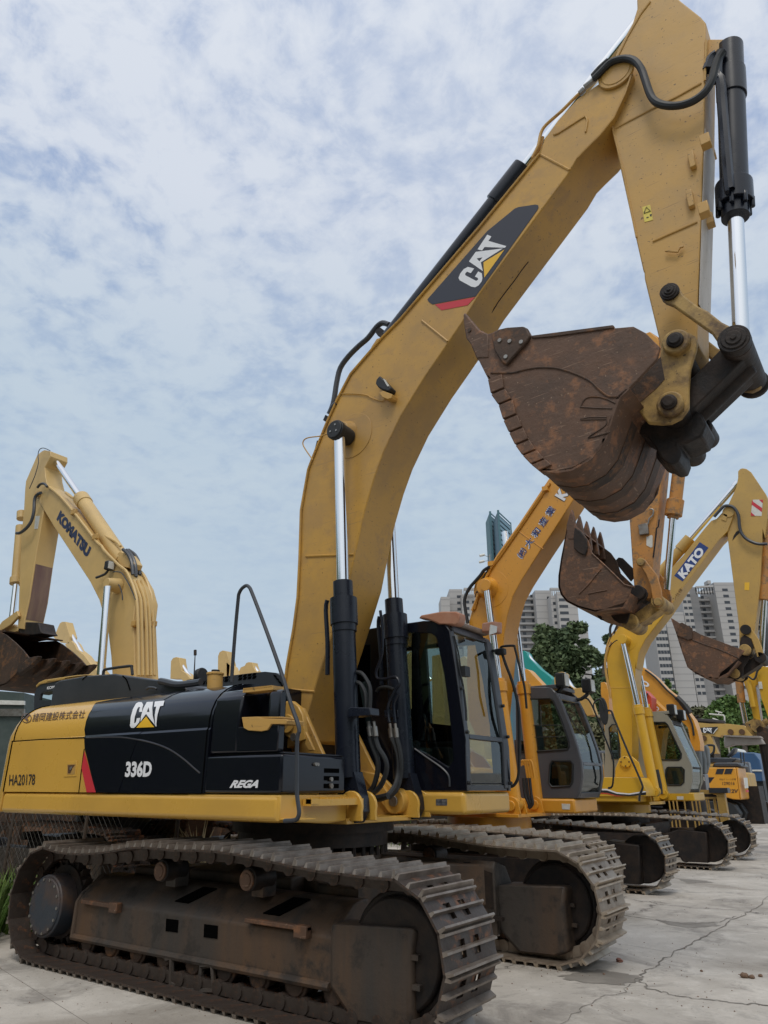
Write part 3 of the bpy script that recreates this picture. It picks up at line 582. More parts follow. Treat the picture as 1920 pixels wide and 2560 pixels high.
b = M(); side_loops(b, [z('E', '704,655 799,998 722,998 680,800')], .0055); b.ob('red_stripe', red, PB)
b = M()
for s_ in ('655,998 680,790 700,640',): b.tube([side_pt(*on_side(p), .001) for p in z('E', s_)], .006, 5)
b.tube([side_pt(*on_side(p), .001) for p in z('E', '100,577 350,560 700,545')], .007, 5, 1)
b.tube([side_pt(-.0, s_, .001) for s_ in SS[:-1]], .007, 5, 1); b.tube([side_pt(-3.205, s_, .001) for s_ in SS[:-1]], .009, 5, 1)
ex(b, 'panel_gap', dark, split=True)
b = M(); b.tube([side_pt(*on_side(p), -.003) for p in z('E', '715,545 900,540 1050,545 1250,585 1400,640 1520,720 1600,790 1659,840')], .009, 6, 3); b.ob('panel_swage', blk, PB)
# writing on the side
b = M(); corners = z('E', '1076,466 1303,455 1141,254')
for pf in LOGO_W:
    vs, fs = pf; px = [(corners[0][0] + (corners[1][0] - corners[0][0]) * u + (corners[2][0] - corners[0][0]) * v, corners[0][1] + (corners[1][1] - corners[0][1]) * u + (corners[2][1] - corners[0][1]) * v) for u, v in vs]
    b.add(*side_decal([on_side(p) for p in px], fs, .007))
b.ob('side_lettering', white, PB, split=True)
vs, fs = LOGO_Y; b = M(); px = [(corners[0][0] + (corners[1][0] - corners[0][0]) * u + (corners[2][0] - corners[0][0]) * v, corners[0][1] + (corners[1][1] - corners[0][1]) * u + (corners[2][1] - corners[0][1]) * v) for u, v in vs]
b.add(*side_decal([on_side(p) for p in px], fs, .007)); b.ob('logo_triangle', yel, PB)
b = M(); side_text(b, '336D', *z('E', '1040,873 1258,870 1052,740'), lift=.007, offset=.045); b.ob('model_number', white, PB)
b = M(); side_text(b, 'HA20178', *z('E', '76,942 290,937 82,852'), lift=.005, offset=.008); ex(b, 'plate_number', inkbl)
b = M(); side_text(b, '諸岡建設株式会社', *z('E', '270,415 703,385 280,345'), lift=.005, offset=.006, shear=.1); ex(b, 'company_lettering', inkbr)
b = M()
lg = z('E', '222,385')[0]; rx, ry = 12.8, 12.2
ring = [(lg[0] + rx * math.cos(a / 24 * 6.2832), lg[1] + ry * math.sin(a / 24 * 6.2832)) for a in range(24)]; rin = [(lg[0] + (rx - 2) * math.cos(a / 24 * 6.2832), lg[1] + (ry - 2) * math.sin(a / 24 * 6.2832)) for a in range(24)]
side_loops(b, [ring, rin], .005); side_loops(b, [z('E', '190,395 215,378 240,352 255,358 228,385 240,400 232,415 205,392')], .005); ex(b, 'company_emblem', inkbr, split=True)
b = M(); q = zY('E', '535,745 640,738 632,865 530,870', -1.442); b.xz(q, -1.446, -1.44); LA = ex(b, 'door_latch', cy_body, bevel=.002)
b = M(); b.xz(zY('E', '560,765 628,762 620,848 555,852', -1.446), -1.4475, -1.44); b.ob('latch_recess', cy, LA)
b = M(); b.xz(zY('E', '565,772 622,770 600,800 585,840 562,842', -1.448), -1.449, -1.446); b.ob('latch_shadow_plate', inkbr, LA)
b = M(); c_ = onY(z('E', '590,798')[0], -1.448); b.disc(c_, .016, -1.456, -1.446, 14); b.ob('lock_cylinder', bolt, LA)
# counterweight
b = M(); secs = []
for x, yy, top, r_ in ((-3.215, 1.44, 2.385, .0), (-3.30, 1.43, 2.37, .02), (-3.40, 1.38, 2.31, .06), (-3.48, 1.28, 2.22, .12), (-3.54, 1.10, 2.12, .2), (-3.58, .8, 2.04, .3)):
    prof = [(-yy, 1.235 + r_ * .2), (-yy, 1.93), (-yy + .01, 2.02)] + [(-yy + .03 + .02 * k * k, 2.02 + (top - 2.02) * math.sin(k / 5 * math.pi / 2)) for k in range(1, 6)]
    secs.append([V3((x, y, zz)) for y, zz in prof] + [V3((x, -y, zz)) for y, zz in reversed(prof)])
b.loft(secs); ex(b, 'counterweight', cy_body, ang=50, bevel=.01)
# frame sill, deck, front box
b = M(); b.box((-3.21, -1.44, 1.228), (.885, -.9, 1.431)); ex(b, 'side_sill', cy_body, bevel=.045, seg=4)
b = M(); b.yz([(-1.432, 1.235), (-1.432, 1.43), (-.60, 1.425), (-.60, 1.215), (-.85, 1.205)], -.2, .886); ex(b, 'sill_front', cy_body, bevel=.03, seg=3)
b = M(); b.box((.02, -1.442, 1.436), (.90, -.645, 1.728)); TB = ex(b, 'tool_box', blk, bevel=.022, seg=3)
b = M(); b.box((-.0, -1.40, 1.728), (.88, -.66, 1.745)); b.ob('box_lid', blk, TB, bevel=.006)
b = M(); write = write_px; write(b, 'REGA', *z('D', '247,962 480,962 262,897'), -1.443, offset=.05, shear=.35); b.ob('side_lettering', white, TB)
b = M()
for p_, r_ in (('950,765', .014), ('968,767', .014), ('1080,890', .018), ('1080,945', .021)):
    c_ = onX(z('D', p_)[0], .901); b.cyl(c_, c_ + V3((.02, 0, 0)), r_, n=12)
b.ob('round_knob', steel, TB, split=True)
b = M()
for zz in (1.475, 1.535, 1.595): b.box((.901, -.93, zz), (.905, -.74, zz + .035))
b.ob('vent_slot', dark, TB, split=True)
# housing with step recess
b = M(); b.yz([(-1.43, 1.745), (-1.425, 2.05), (-1.40, 2.20), (-1.33, 2.27), (-1.2, 2.30), (-.95, 2.30), (-.95, 1.745)], .035, .37); HS = ex(b, 'front_housing', blk, bevel=.03, seg=3)
b = M(); b.ext([V3((x, y, 1.745)) for x, y in ((.36, -1.20), (.76, -1.335), (.60, -1.13), (.36, -.95))], (0, 0, .50)); b.ext([V3((x, y, 1.745)) for x, y in ((.35, -1.425), (.83, -1.425), (.83, -1.385), (.60, -1.13), (.35, -.94))], (0, 0, .21)); b.ob('recess_wall', blk, HS, bevel=.012, split=True)
b = M(); b.yz([(-1.425, 1.745), (-1.42, 2.19), (-1.40, 2.23), (-1.345, 2.235), (-1.345, 1.745)], .70, .832); b.ob('corner_post', blk, HS, bevel=.025, seg=3)
b = M(); b.box((.36, -1.40, 2.236), (.72, -1.26, 2.262))
for k in range(18): b.box((.37 + k * .019, -1.405, 2.262), (.379 + k * .019, -1.26, 2.272))
ex(b, 'upper_step', cy_old)
st = z('D', '345,375 480,370 520,385 700,390 725,400 715,432 590,432 560,480 500,492 400,485 360,462')
b = M(); b.xz([onY(p, -1.44) for p in st], -1.44, -1.24)
for k in range(12): q = onY(z('D', '%d,385' % (490 + k * 16))[0], -1.44); b.box((q[0], -1.44, q[2]), (q[0] + .012, -1.24, q[2] + .014))
ex(b, 'folding_step', cy_old, bevel=.004)
b = M(); b.box((.90, -1.18, 1.345), (.985, -.50, 1.395)); b.box((.93, -1.18, 1.36), (.99, -1.1, 1.40))
for k in range(14): b.box((.905, -.98 + k * .034, 1.395), (.98, -.972 + k * .034, 1.408))
ex(b, 'front_step', cy_body)
b = M(); b.box((.88, -1.42, 1.25), (1.06, -1.2, 1.262)); ex(b, 'rail_foot', cy_body, bevel=.003)
# hand rail
rp = [(130, 1830, -1.22), (145, 1600, -1.22), (190, 1000, -1.24), (245, 400, -1.28), (262, 300, -1.29), (310, 215, -1.31), (388, 165, -1.32), (440, 200, -1.33), (475, 270, -1.34), (600, 590, -1.37), (800, 1130, -1.41), (1000, 1700, -1.44), (1155, 2210, -1.46)]
pts = [onY(z('O', '%d,%d' % (a, c))[0], y) for a, c, y in rp] + [onY(p, -1.48) for p in z('D', '822,465 806,560 803,900 805,1020 822,1150 815,1200 790,1228 700,1236')]
b = M(); b.tube(pts, .0165, 10, 3); ex(b, 'hand_rail', char)
# engine hood, grille, cap
hp = [onY(p, -.95) for p in z('Z', '124,1775 131,1725 138,1707 150,1701 218,1689 286,1684 306,1688 415,1703 462,1713 480,1775')]
b = M(); b.ext(hp, (0, 1.7, 0)); HD = ex(b, 'engine_hood', char, bevel=.06, seg=4)
b = M(); b.tube([onY(p, -.953) for p in z('AD', '1212,750 1250,790 1285,890')], .008, 5); b.tube([onY(p, -.953) for p in z('AD', '860,745 830,770 815,790')], .006, 5); b.ob('hood_seam', dark, HD, split=True)
b = M(); b.tube([onY(p, -.9) for p in z('AD', '1020,735 1025,700 1060,682 1280,652 1300,668 1308,740')], .016, 8, 2); ex(b, 'hood_grab_rail', rubber)
b = M(); b.tube([onY(p, -1.0) for p in z('AD', '1445,885 1470,865 1530,868 1545,880')], .012, 6); b.tube(zY('P', '0,290 60,300 200,330 380,315 470,300', -1.0), .035, 8); ex(b, 'exhaust_line', char, split=True)
gp = z('Z', '480,1775 440,1712 470,1699 500,1697 560,1691 640,1681 662,1679 690,1682 703,1690 708,1710 708,1775')
b = M(); b.ext([onY(p, .32) for p in gp], (0, 1.0, 0)); GR = ex(b, 'radiator_hood', char, bevel=.04, seg=3)
b = M(); n_ = 0
for r0 in range(2):
    for k in range(17):
        if k in (12,): continue
        x_ = 445 + k * 11.6; y_ = 1704.5 - k * 1.35 + r0 * 7.5
        if x_ > 650: continue
        q = z('Z', '%f,%f %f,%f %f,%f %f,%f' % (x_ + 3, y_, x_ + 11, y_ - 1, x_ + 8, y_ + 5.5, x_, y_ + 6.5)); b.xz([onY(p, .32) for p in q], .314, .33)
for k in range(4):
    x_ = 681 + k * 6; y_ = 1686 + k * 8; q = z('Z', '%f,%f %f,%f %f,%f %f,%f' % (x_, y_, x_ + 6, y_ + 2, x_ + 9, y_ + 7, x_ + 4, y_ + 6)); b.xz([onY(p, .3) for p in q], .308, .33)
b.ob('grille_hole', dark, GR, split=True)
b = M(); c0_ = onY((538, 1712), -1.0); c1_ = onY((538, 1688), -1.0); b.cyl(c0_ - V3((0, 0, .05)), c1_, .075, n=24); b.cyl(c1_, c1_ + V3((0, 0, .025)), .084, n=24); FC = ex(b, 'fuel_filler_neck', cy_old, bevel=.006)
b = M(); b.cyl(c1_ + V3((0, 0, .025)), c1_ + V3((0, 0, .05)), .04, n=18); b.ob('filler_cap', rubber, FC)
b = M(); q = onY((502, 1690), -.3); b.cyl(q + V3((-.03, 0, 0)), q + V3((.04, 0, .01)), .085, n=24); ex(b, 'exhaust_outlet', rubber, bevel=.01)
# boom foot structure and main plate
b = M(); b.box((-1.3, -.62, 1.19), (.90, .50, 1.236)); ex(b, 'main_plate', cy_body, bevel=.006)
b = M()
for x_ in (-.27, .27): pass
for y_ in (-.40, .30):
    b.xz([(-1.0, 1.236), (-.75, 1.9), (-.30, 2.18), (-.02, 2.26), (.16, 2.20), (.25, 2.05), (.50, 1.66), (.80, 1.42), (.83, 1.236)], y_, y_ + .045, holes=[[(.52 + .17 * math.cos(a * .5236), 1.40 + .13 * math.sin(a * .5236)) for a in range(12)]] if y_ < 0 else ())
ex(b, 'boom_foot_plate', cy, bevel=.008, split=True)
b = M(); b.disc((.03, 0, 2.0), .17, -.46, -.40, 28); b.disc((.03, 0, 2.0), .07, -.48, -.40, 20); ex(b, 'boom_foot_pin', cy_old, bevel=.008, split=True)
b = M()
for yc in (-.46, .42):
    for dy in (-.115, .085):
        cx_, cz_ = .90, 1.33; arc = [(cx_ + .125 * math.cos(R(a)), cz_ + .125 * math.sin(R(a))) for a in range(-20, 161, 20)]
        b.xz([(cx_ - .30, 1.236), (cx_ + .10, 1.236), *arc, (cx_ - .2, 1.33)] if False else [(cx_ + .12, 1.215), *arc, (cx_ - .14, 1.36), (cx_ - .35, 1.236), (cx_ - .35, 1.215)], yc + dy, yc + dy + .032)
ex(b, 'cylinder_lug', cy_body, bevel=.006, split=True)
b = M(); c_ = onY(z('I', '916,125')[0], .24); b.disc(c_, .115, .22, .34, 28); b.xz([(c_[0] - .09, c_[2] - .1), (c_[0] + .06, c_[2] - .11), (c_[0] - .25, c_[2] + .25), (c_[0] - .45, c_[2] + .28)], .26, .32); BS = ex(b, 'swivel_boss', cy, bevel=.008)
b = M(); b.disc(c_, .05, .205, .23, 20); b.ob('boss_pin', steel, BS, bevel=.006)
# bracket behind the hand rail
b = M(); q = [onY(p, -.62) for p in z('D', '670,245 760,240 820,290 850,350 860,440 870,560 790,590 700,520 675,440')]
b.ext(q, (0, .06, 0)); BR = ex(b, 'rail_bracket', cy, bevel=.01)
b = M(); b.disc(onY(z('D', '795,540')[0], -.62), .035, -.66, -.6, 18); b.disc(onY(z('D', '712,400')[0], -.62), .02, -.64, -.6, 14); b.ob('bracket_bolt', steel, BR, split=True)
b = M(); b.disc(onY(z('D', '725,430')[0], -.63), .085, -.64, -.62, 24); b.xz([onY(p, -.6) for p in z('D', '840,470 875,490 945,650 900,655 820,520')], -.6, -.57); b.ob('bracket_rib', cy, BR, split=True, bevel=.006)
# hoses at the boom cylinders
def hose(kind, s_, Y, r=.019, mt=None, n=8):
    b = M(); b.tube(zY(kind, s_, Y) if not isinstance(Y, (list, tuple)) else [onY(p, y) for p, y in zip(z(kind, s_), Y)], r, n, 4); return ex(b, 'hydraulic_hose', mt or rubber)
hose('C', '385,790 420,793 450,830 468,880 466,975', -.42); hose('C', '385,840 415,848 440,890 446,940 446,980', -.42)
hose('C', '465,1120 478,1170 505,1240 505,1310 480,1390 440,1425', [-.40, -.40, -.38, -.36, -.34, -.3], .024); hose('C', '492,1120 510,1180 545,1240 552,1300 520,1380 460,1430 430,1440', [-.40, -.40, -.38, -.36, -.34, -.32, -.3], .024)
hose('C', '578,1130 600,1180 615,1250 610,1330 590,1390 540,1440 470,1450', [.2, .2, .2, .18, .1, .0, -.1], .026); hose('C', '605,1130 620,1190 628,1260 622,1340 600,1400 560,1440', [.2, .2, .2, .2, .15, .1], .026)
hose('C', '520,470 530,560 530,690 500,780 505,820 540,825 600,815 618,850 600,880 565,950 560,1000 568,1050', .22, .016, navy); hose('C', '612,900 590,960 598,1050', .24, .016, navy)
hose('C', '500,890 520,870 560,868 590,880', .3, .018); hose('C', '440,1435 480,1445 520,1440 560,1430', -.1, .03)
b = M()
for p_, y_ in (('457,1045 470,1122', -.41), ('485,1045 497,1122', -.41), ('570,1055 578,1128', .20), ('597,1055 606,1128', .20)):
    a_, c_ = zY('C', p_, y_); b.cyl(a_, a_ + (c_ - a_) * .35, .016, n=6); b.cyl(a_ + (c_ - a_) * .35, c_, .026, .024, n=12)
ex(b, 'hose_fitting', steel, split=True)
# ------------------------------------------------------------------ swing ring and undercarriage
b = M(); b.cyl((0, 0, .98), (0, 0, 1.10), .72, n=64); b.cyl((0, 0, 1.10), (0, 0, 1.185), .78, n=64)
for k in range(40): a = k * math.pi / 20; b.cyl((.70 * math.cos(a), .70 * math.sin(a), .90), (.70 * math.cos(a), .70 * math.sin(a), .985), .02, n=6)
ex(b, 'swing_ring', grease)
b = M(); b.cyl((0, 0, .70), (0, 0, .93), .66, n=40); b.yz([(-.97, .50), (-.97, .80), (-.6, .86), (.6, .86), (.97, .80), (.97, .50), (.5, .44), (-.5, .44)], -.62, .62)
for sx in (-1, 1):
    for sy in (-1, 1):
        b.ext([[V3(p) for p in ((sx * .5, sy * .3, .82), (sx * 1.35, sy * 1.02, .79), (sx * .95, sy * 1.02, .79), (sx * .3, sy * .6, .82))]], (0, 0, -.36))
ex(b, 'car_body', rframe, bevel=.02)
def belt_points(path, n):                               # closed path -> n evenly spaced (point, tangent)
    P = [V3((p[0], 0, p[1])) for p in path]; P.append(P[0]); Ls = [(b_ - a_).length for a_, b_ in zip(P, P[1:])]; T = sum(Ls); out = []
    for k in range(n):
        d = T * k / n; i = 0
        while d > Ls[i]: d -= Ls[i]; i += 1
        h = T / n * .5
        def at(dd):
            dd %= T; j = 0
            while dd > Ls[j]: dd -= Ls[j]; j += 1
            return P[j] + (P[j + 1] - P[j]) * (dd / Ls[j])
        c0, c1 = at(T * k / n - h), at(T * k / n + h); out.append(((c0 + c1) * .5, (c1 - c0).normalized()))
    return out, T / n
def tpath(xr, xf, r, zc, top):
    pts = [(xr + 0.0, zc - r)]
    pts = [(x, zc - r) for x in (xr, (xr + xf) / 2)] + [(xf + r * math.sin(R(a)), zc - r * math.cos(R(a))) for a in range(0, 181, 10)]
    pts += top + [(xr - r * math.sin(R(a)), zc + r * math.cos(R(a))) for a in range(0, 180, 10)]
    return pts
def shoe_mesh(m, wd, pitch, link=True, dbl=3):
    """one shoe: local x along the belt, y across, z outwards"""
    h = pitch * .54; t = .016
    def bars(y0, y1, slot=False):
        m.box((-h, y0, 0), (-h * .45 if slot else h, y1, t))
        if slot: m.box((h * .42, y0, 0), (h, y1, t))
    if wd > .5: bars(-wd / 2, -.13); bars(-.13, -.05, True); bars(-.05, .05); bars(.05, .13, True); bars(.13, wd / 2)
    else: bars(-wd / 2, wd / 2)
    m.cur = 1
    for x, hh in ((-h + .012, .050), (0, .030), (h - .02, .034)):
        m.add([(x - .014, -wd / 2, t), (x + .014, -wd / 2, t), (x + .007, -wd / 2 + .01, t + hh), (x - .007, -wd / 2 + .01, t + hh), (x - .014, wd / 2, t), (x + .014, wd / 2, t), (x + .007, wd / 2 - .01, t + hh), (x - .007, wd / 2 - .01, t + hh)],
              [(0, 1, 2, 3), (7, 6, 5, 4), (0, 4, 5, 1), (1, 5, 6, 2), (2, 6, 7, 3), (3, 7, 4, 0)])
    m.cur = 0
    if link:
        for y in (-.115, .075):
            m.box((-pitch * .45, y, -.085), (pitch * .45, y + .04, -.002)); m.cyl((-pitch * .42, y - .012, -.05), (-pitch * .42, y + .052, -.05), .052, n=12)
        m.cyl((-pitch * .42, -.1, -.05), (-pitch * .42, .1, -.05), .03, n=8)
top_near = [(1.9, .93), (1.36, .945), (.69, 1.005), (.30, 1.02), (-.1, 1.0), (-.44, 1.01), (-.75, .985), (-.96, .945), (-1.46, .905), (-1.75, .915)]
def main_track(yc, near):
    root = M(); 
    # frame: outer wall, sloped top
    y_out = -.085; s_ = -1 if near else -1
    b = M(); secs = []
    prof = [(-.30, .20), (-.30, .76), (-.26, .82), (-.05, .76), (.10, .56), (.10, .20)] if not near else [(-.10, .22), (-.10, .52), (-.05, .575), (.12, .70), (.22, .72), (.30, .72), (.30, .22)]
    for x in (-1.62, -1.60, 1.42): secs.append([V3((x, yc + y, zz)) for y, zz in prof])
    for q in secs[0]: q.z = .22 + (q.z - .22) * .93
    b.loft(secs); TF = ex(b, 'track_frame', rframe, bevel=.025, seg=3)
    b = M(); b.tube([(-1.62, yc - .105, .225), (1.40, yc - .105, .235)], .028, 8, 0); b.tube([(-1.62, yc - .105, .225), (-1.62, yc - .10, .50), (-1.62, yc - .06, .56), (-1.62, yc + .15, .71)], .022, 8, 0); b.ob('frame_rim', rframe, TF, split=True)
    if near:
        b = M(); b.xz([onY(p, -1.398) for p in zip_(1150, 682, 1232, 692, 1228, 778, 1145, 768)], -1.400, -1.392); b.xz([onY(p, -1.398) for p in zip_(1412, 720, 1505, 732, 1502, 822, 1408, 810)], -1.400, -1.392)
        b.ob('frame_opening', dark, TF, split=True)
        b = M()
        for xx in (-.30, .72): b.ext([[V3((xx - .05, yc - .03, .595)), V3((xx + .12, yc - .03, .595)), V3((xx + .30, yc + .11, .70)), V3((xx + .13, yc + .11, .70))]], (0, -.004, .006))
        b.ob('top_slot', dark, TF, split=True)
        b = M(); b.box((-1.50, yc - .145, .50), (-.98, yc - .10, .535)); b.box((-1.06, yc - .16, .47), (-.95, yc - .10, .55)); b.box((.60, yc - .15, .545), (1.22, yc - .10, .575)); b.box((1.10, yc - .16, .50), (1.22, yc - .1, .58)); b.ob('step_rail', rust, TF, bevel=.006, split=True)
        b = M(); b.tube([onY(p, -1.40) for p in zip_(1150, 955, 1190, 960, 1185, 1130, 1300, 1180, 1480, 1180, 1470, 1005, 1395, 1010, 1385, 1110)], .024, 6, 0); b.ob('track_guide_guard', rframe, TF)
    b = M(); gx = [(1.40, .61), (2.11, .645), (2.08, .52), (2.08, .13), (1.98, .09), (1.58, .08), (1.40, .24)]
    gq = -.125 if near else -.24; b.xz(gx, yc + gq, yc + .12); GD = b.ob('idler_guard', rframe, TF, bevel=.035, seg=3)
    b = M(); b.xz([(2.07, .50), (2.12, .50), (2.12, .47), (2.07, .47)], yc - .12, yc + .1); b.xz([(2.07, .34), (2.13, .34), (2.13, .31), (2.07, .31)], yc - .12, yc + .1); b.ob('guard_tab', rframe, GD, split=True)
    # wheels
    b = M(); b.disc((1.93, 0, .48), .335, yc - .085, yc + .085, 48); b.disc((1.93, 0, .48), .375, yc - .045, yc + .045, 48); b.ob('idler_wheel', grease, TF, bevel=.02)
    if not near: b = M(); b.xz([(1.16, .78), (1.40, .72), (1.40, .42), (1.16, .42)], yc - .304, yc - .29); b.xz([(1.10, .2), (1.16, .2), (1.16, .80), (1.10, .80)], yc - .32, yc - .29); b.xz([(.9, .40), (1.5, .36), (1.5, .33), (.9, .37)], yc - .34, yc - .29); b.ob('frame_rib_and_recess', grease, TF, split=True)  # ribs, plus a flat dark plate painted in for the shaded recess
    b = M(); b.disc((-1.93, 0, .48), .31, yc - .06, yc + .06, 40); SPR = None
    for k in range(22): a = k * 2 * math.pi / 22; c_, s2 = math.cos(a), math.sin(a); b.ext([[V3((-1.93 + .30 * c_ - .03 * s2, yc - .04, .48 + .30 * s2 + .03 * c_)), V3((-1.93 + .37 * c_, yc - .04, .48 + .37 * s2)), V3((-1.93 + .30 * c_ + .03 * s2, yc - .04, .48 + .30 * s2 - .03 * c_))]], (0, .08, 0))
    SPR = b.ob('sprocket', grease, TF)
    b = M(); b.disc((-1.945, 0, .455), .262, yc - .22, yc - .05, 44); b.disc((-1.945, 0, .455), .24, yc - .235, yc - .2, 44); FD = b.ob('final_drive', mat('blue grey hub %d' % near, (.028, .036, .048), .55, dirt=(.11, .055, .025), dscale=3, damt=.7, bump=.3), TF, bevel=.012)
    b = M()
    for k in range(14): a = k * 2 * math.pi / 14; b.disc((-1.945 + .222 * math.cos(a), 0, .455 + .222 * math.sin(a)), .013, yc - .243, yc - .23, 6)
    b.ob('drive_bolt', steel, FD, split=True)
    for k in range(9):
        x = -1.42 + k * .355; b = M(); b.disc((x, 0, .205), .08, yc - .09, yc + .09, 24); b.disc((x, 0, .205), .105, yc - .075, yc - .05, 24); b.disc((x, 0, .205), .105, yc + .05, yc + .075, 24); b.ob('track_roller', rustd, TF, bevel=.008)
    for x in (-.44, .59):
        b = M(); b.disc((x, 0, .83), .085, yc - .13, yc + .10, 24); CRR = b.ob('carrier_roller', grease, TF, bevel=.008)
        b = M(); b.disc((x, 0, .825), .072, yc - .15, yc - .13, 24); b.disc((x, 0, .825), .05, yc - .158, yc - .14, 20); b.ob('roller_cap', rust, CRR, bevel=.004)
        b = M(); b.box((x - .06, yc - .02, .70), (x + .06, yc + .12, .80)); b.ob('roller_bracket', rframe, CRR)
    # belt
    BL = thing('track_belt', None, None, (0, 0, 0)); BL.parent = EX
    if 'category' in BL: del BL['category']
    path = tpath(-1.93, 1.98, .45, .495, top_near); spots, pitch = belt_points(path, 50)
    first = None
    for c_, t_ in spots:
        if first is None:
            k = M(); shoe_mesh(k, .65, pitch); first = k.ob('track_shoe', [shoe_d, rib_w] if near else [shoe_l, rib_t], BL, off=(0, 0, 0), ang=30); o = first
        else: o = first.copy(); col.objects.link(o); o.parent = BL
        n_ = V3((t_.z, 0, -t_.x)); ymat = Matrix((t_, V3((0, 1, 0)), n_)).transposed()
        if ymat.determinant() < 0: ymat = Matrix((t_, V3((0, -1, 0)), n_)).transposed()
        jx = (rnd.random() - .5) * .03
        o.rotation_euler = (ymat @ Matrix.Rotation(jx, 3, 'Y')).to_euler(); o.location = c_ + V3((0, yc, 0))
def zip_(*a): return [(0 + a[i] * .36166, 2050 + a[i + 1] * .36166) for i in range(0, len(a), 2)]
main_track(-1.295, True); main_track(1.295, False)
# ------------------------------------------------------------------ cab
YC0, YC1 = .52, 1.44
CAB = M(); 
roofp = [(1.43, 1.447), (1.435, 1.9), (1.40, 2.2), (1.352, 2.63), (1.30, 2.98), (1.25, 3.05), (1.15, 3.10), (.98, 3.125), (.36, 3.13), (-.42, 3.12), (-.50, 3.05), (-.52, 1.447)]
op = [onY(p, YC0) for p in z('F', '560,300 840,305 885,345 905,430 960,700 1000,1000 1022,1200 1045,1470 1000,1540 860,1450 700,1370 560,1290')]
b = M(); b.xz(roofp, YC0, YC0 + .05, holes=[[(p[0], p[2]) for p in op], [(.30, 1.95), (-.38, 1.95), (-.38, 2.95), (.28, 2.95)]])
CB = ex(b, 'cab', blk, bevel=.012)
far_ops = [[onY(p, YC1) for p in z('F', '600,478 680,468 682,1005 622,1035')], [(.45, YC1, 3.02), (1.12, YC1, 2.99), (1.19, YC1, 2.60), (1.25, YC1, 2.1), (1.26, YC1, 1.62), (.95, YC1, 1.62), (.80, YC1, 2.12), (.50, YC1, 2.16)]]
b = M(); b.xz(roofp, YC1 - .05, YC1, holes=[[(p[0], p[2]) for p in l] for l in far_ops]); b.ob('door_side', blk, CB, bevel=.01)
b = M(); b.xz([(1.15, 3.095), (.98, 3.12), (.36, 3.125), (-.42, 3.115), (-.48, 3.05), (1.26, 3.03)], YC0 + .05, YC1 - .05); b.ob('roof', blk, CB)
b = M(); b.xz([(-.52, 1.45), (-.47, 1.45), (-.45, 3.05), (-.50, 3.05)], YC0 + .05, YC1 - .05, ); b.xz([(-.5, 1.45), (1.42, 1.45), (1.42, 1.50), (-.5, 1.50)], YC0 + .05, YC1 - .05); b.ob('cab_floor', blk, CB, split=True)
fp = [(1.428, 1.46), (1.436, 1.9), (1.405, 2.2), (1.357, 2.63), (1.305, 2.98), (1.262, 3.05)]
def at_z(zz):
    for (x0, z0), (x1, z1) in zip(fp, fp[1:]):
        if z0 <= zz <= z1: return x0 + (x1 - x0) * (zz - z0) / (z1 - z0)
    return fp[-1][0]
b = M(); b.ribbon(fp, YC0 + .001, YC0 + .085, .07); b.ob('front_pillar', char, CB, bevel=.01)
b = M(); b.ribbon(fp, YC1 - .13, YC1 + .02, .08); b.ob('front_pillar', char, CB, bevel=.02)
b = M()
for z0, z1, ex_ in ((1.452, 1.52, .004), (1.92, 1.965, .003), (2.98, 3.06, .002)): b.ext([V3((at_z(z0) + ex_, YC0 + .085, z0)), V3((at_z(z1) + ex_, YC0 + .085, z1)), V3((at_z(z1) - .05, YC0 + .085, z1)), V3((at_z(z0) - .05, YC0 + .085, z0))], (0, YC1 - YC0 - .215, 0))
b.ob('front_crossbar', char, CB, bevel=.006, split=True)
b = M(); b.ribbon([(x - .02, zz) for x, zz in fp[1:-1]], YC0 + .08, YC1 - .13, .006); b.ob('windshield', glass, CB)
b = M(); b.ribbon([(x - .02, zz) for x, zz in fp[:2]], YC0 + .08, YC1 - .13, .006); b.ob('lower_windshield', glass, CB)
b = M(); b.ext([p + V3((0, .02, 0)) for p in op], (0, .005, 0)); b.ob('side_window', glass_d, CB)
for l in far_ops: b = M(); b.ext([V3(p) - V3((0, .03, 0)) for p in l], (0, .005, 0)); b.ob('door_window', glass, CB)
b = M(); b.tube([(p[0], YC0 - .004, p[2]) for p in zY('F', '690,1372 800,1450 930,1540 990,1600 1010,1650 1012,1720', YC0)], .01, 6); b.ob('trim_line', char, CB)
b = M(); b.tube([onX(p, x) for p, x in zip(z('F', '1035,335 1062,440 1085,560 1100,640 1135,800 1160,1000 1165,1110'), (1.31, 1.33, 1.36, 1.375, 1.40, 1.43, 1.44))], .011, 5); b.tube([onX(p, x) for p, x in zip(z('F', '1050,330 1090,480 1115,640 1130,700'), (1.32, 1.35, 1.38, 1.39))], .008, 5)
b.box((1.375, YC0 + .06, 2.52), (1.43, YC0 + .16, 2.62)); b.ob('wiper', rubber, CB, split=True)
b = M()
for zz in (3.0, 2.4, 1.98, 1.52): b.cyl((at_z(zz) + .0, YC0 + .03, zz), (at_z(zz) + .03, YC0 + .03, zz), .017, n=8)
for zz in (2.9, 2.3, 1.98, 1.52): b.cyl((at_z(zz) + .0, YC1 - .02, zz), (at_z(zz) + .03, YC1 - .02, zz), .017, n=8)
b.ob('rubber_stop', rubber, CB, split=True)
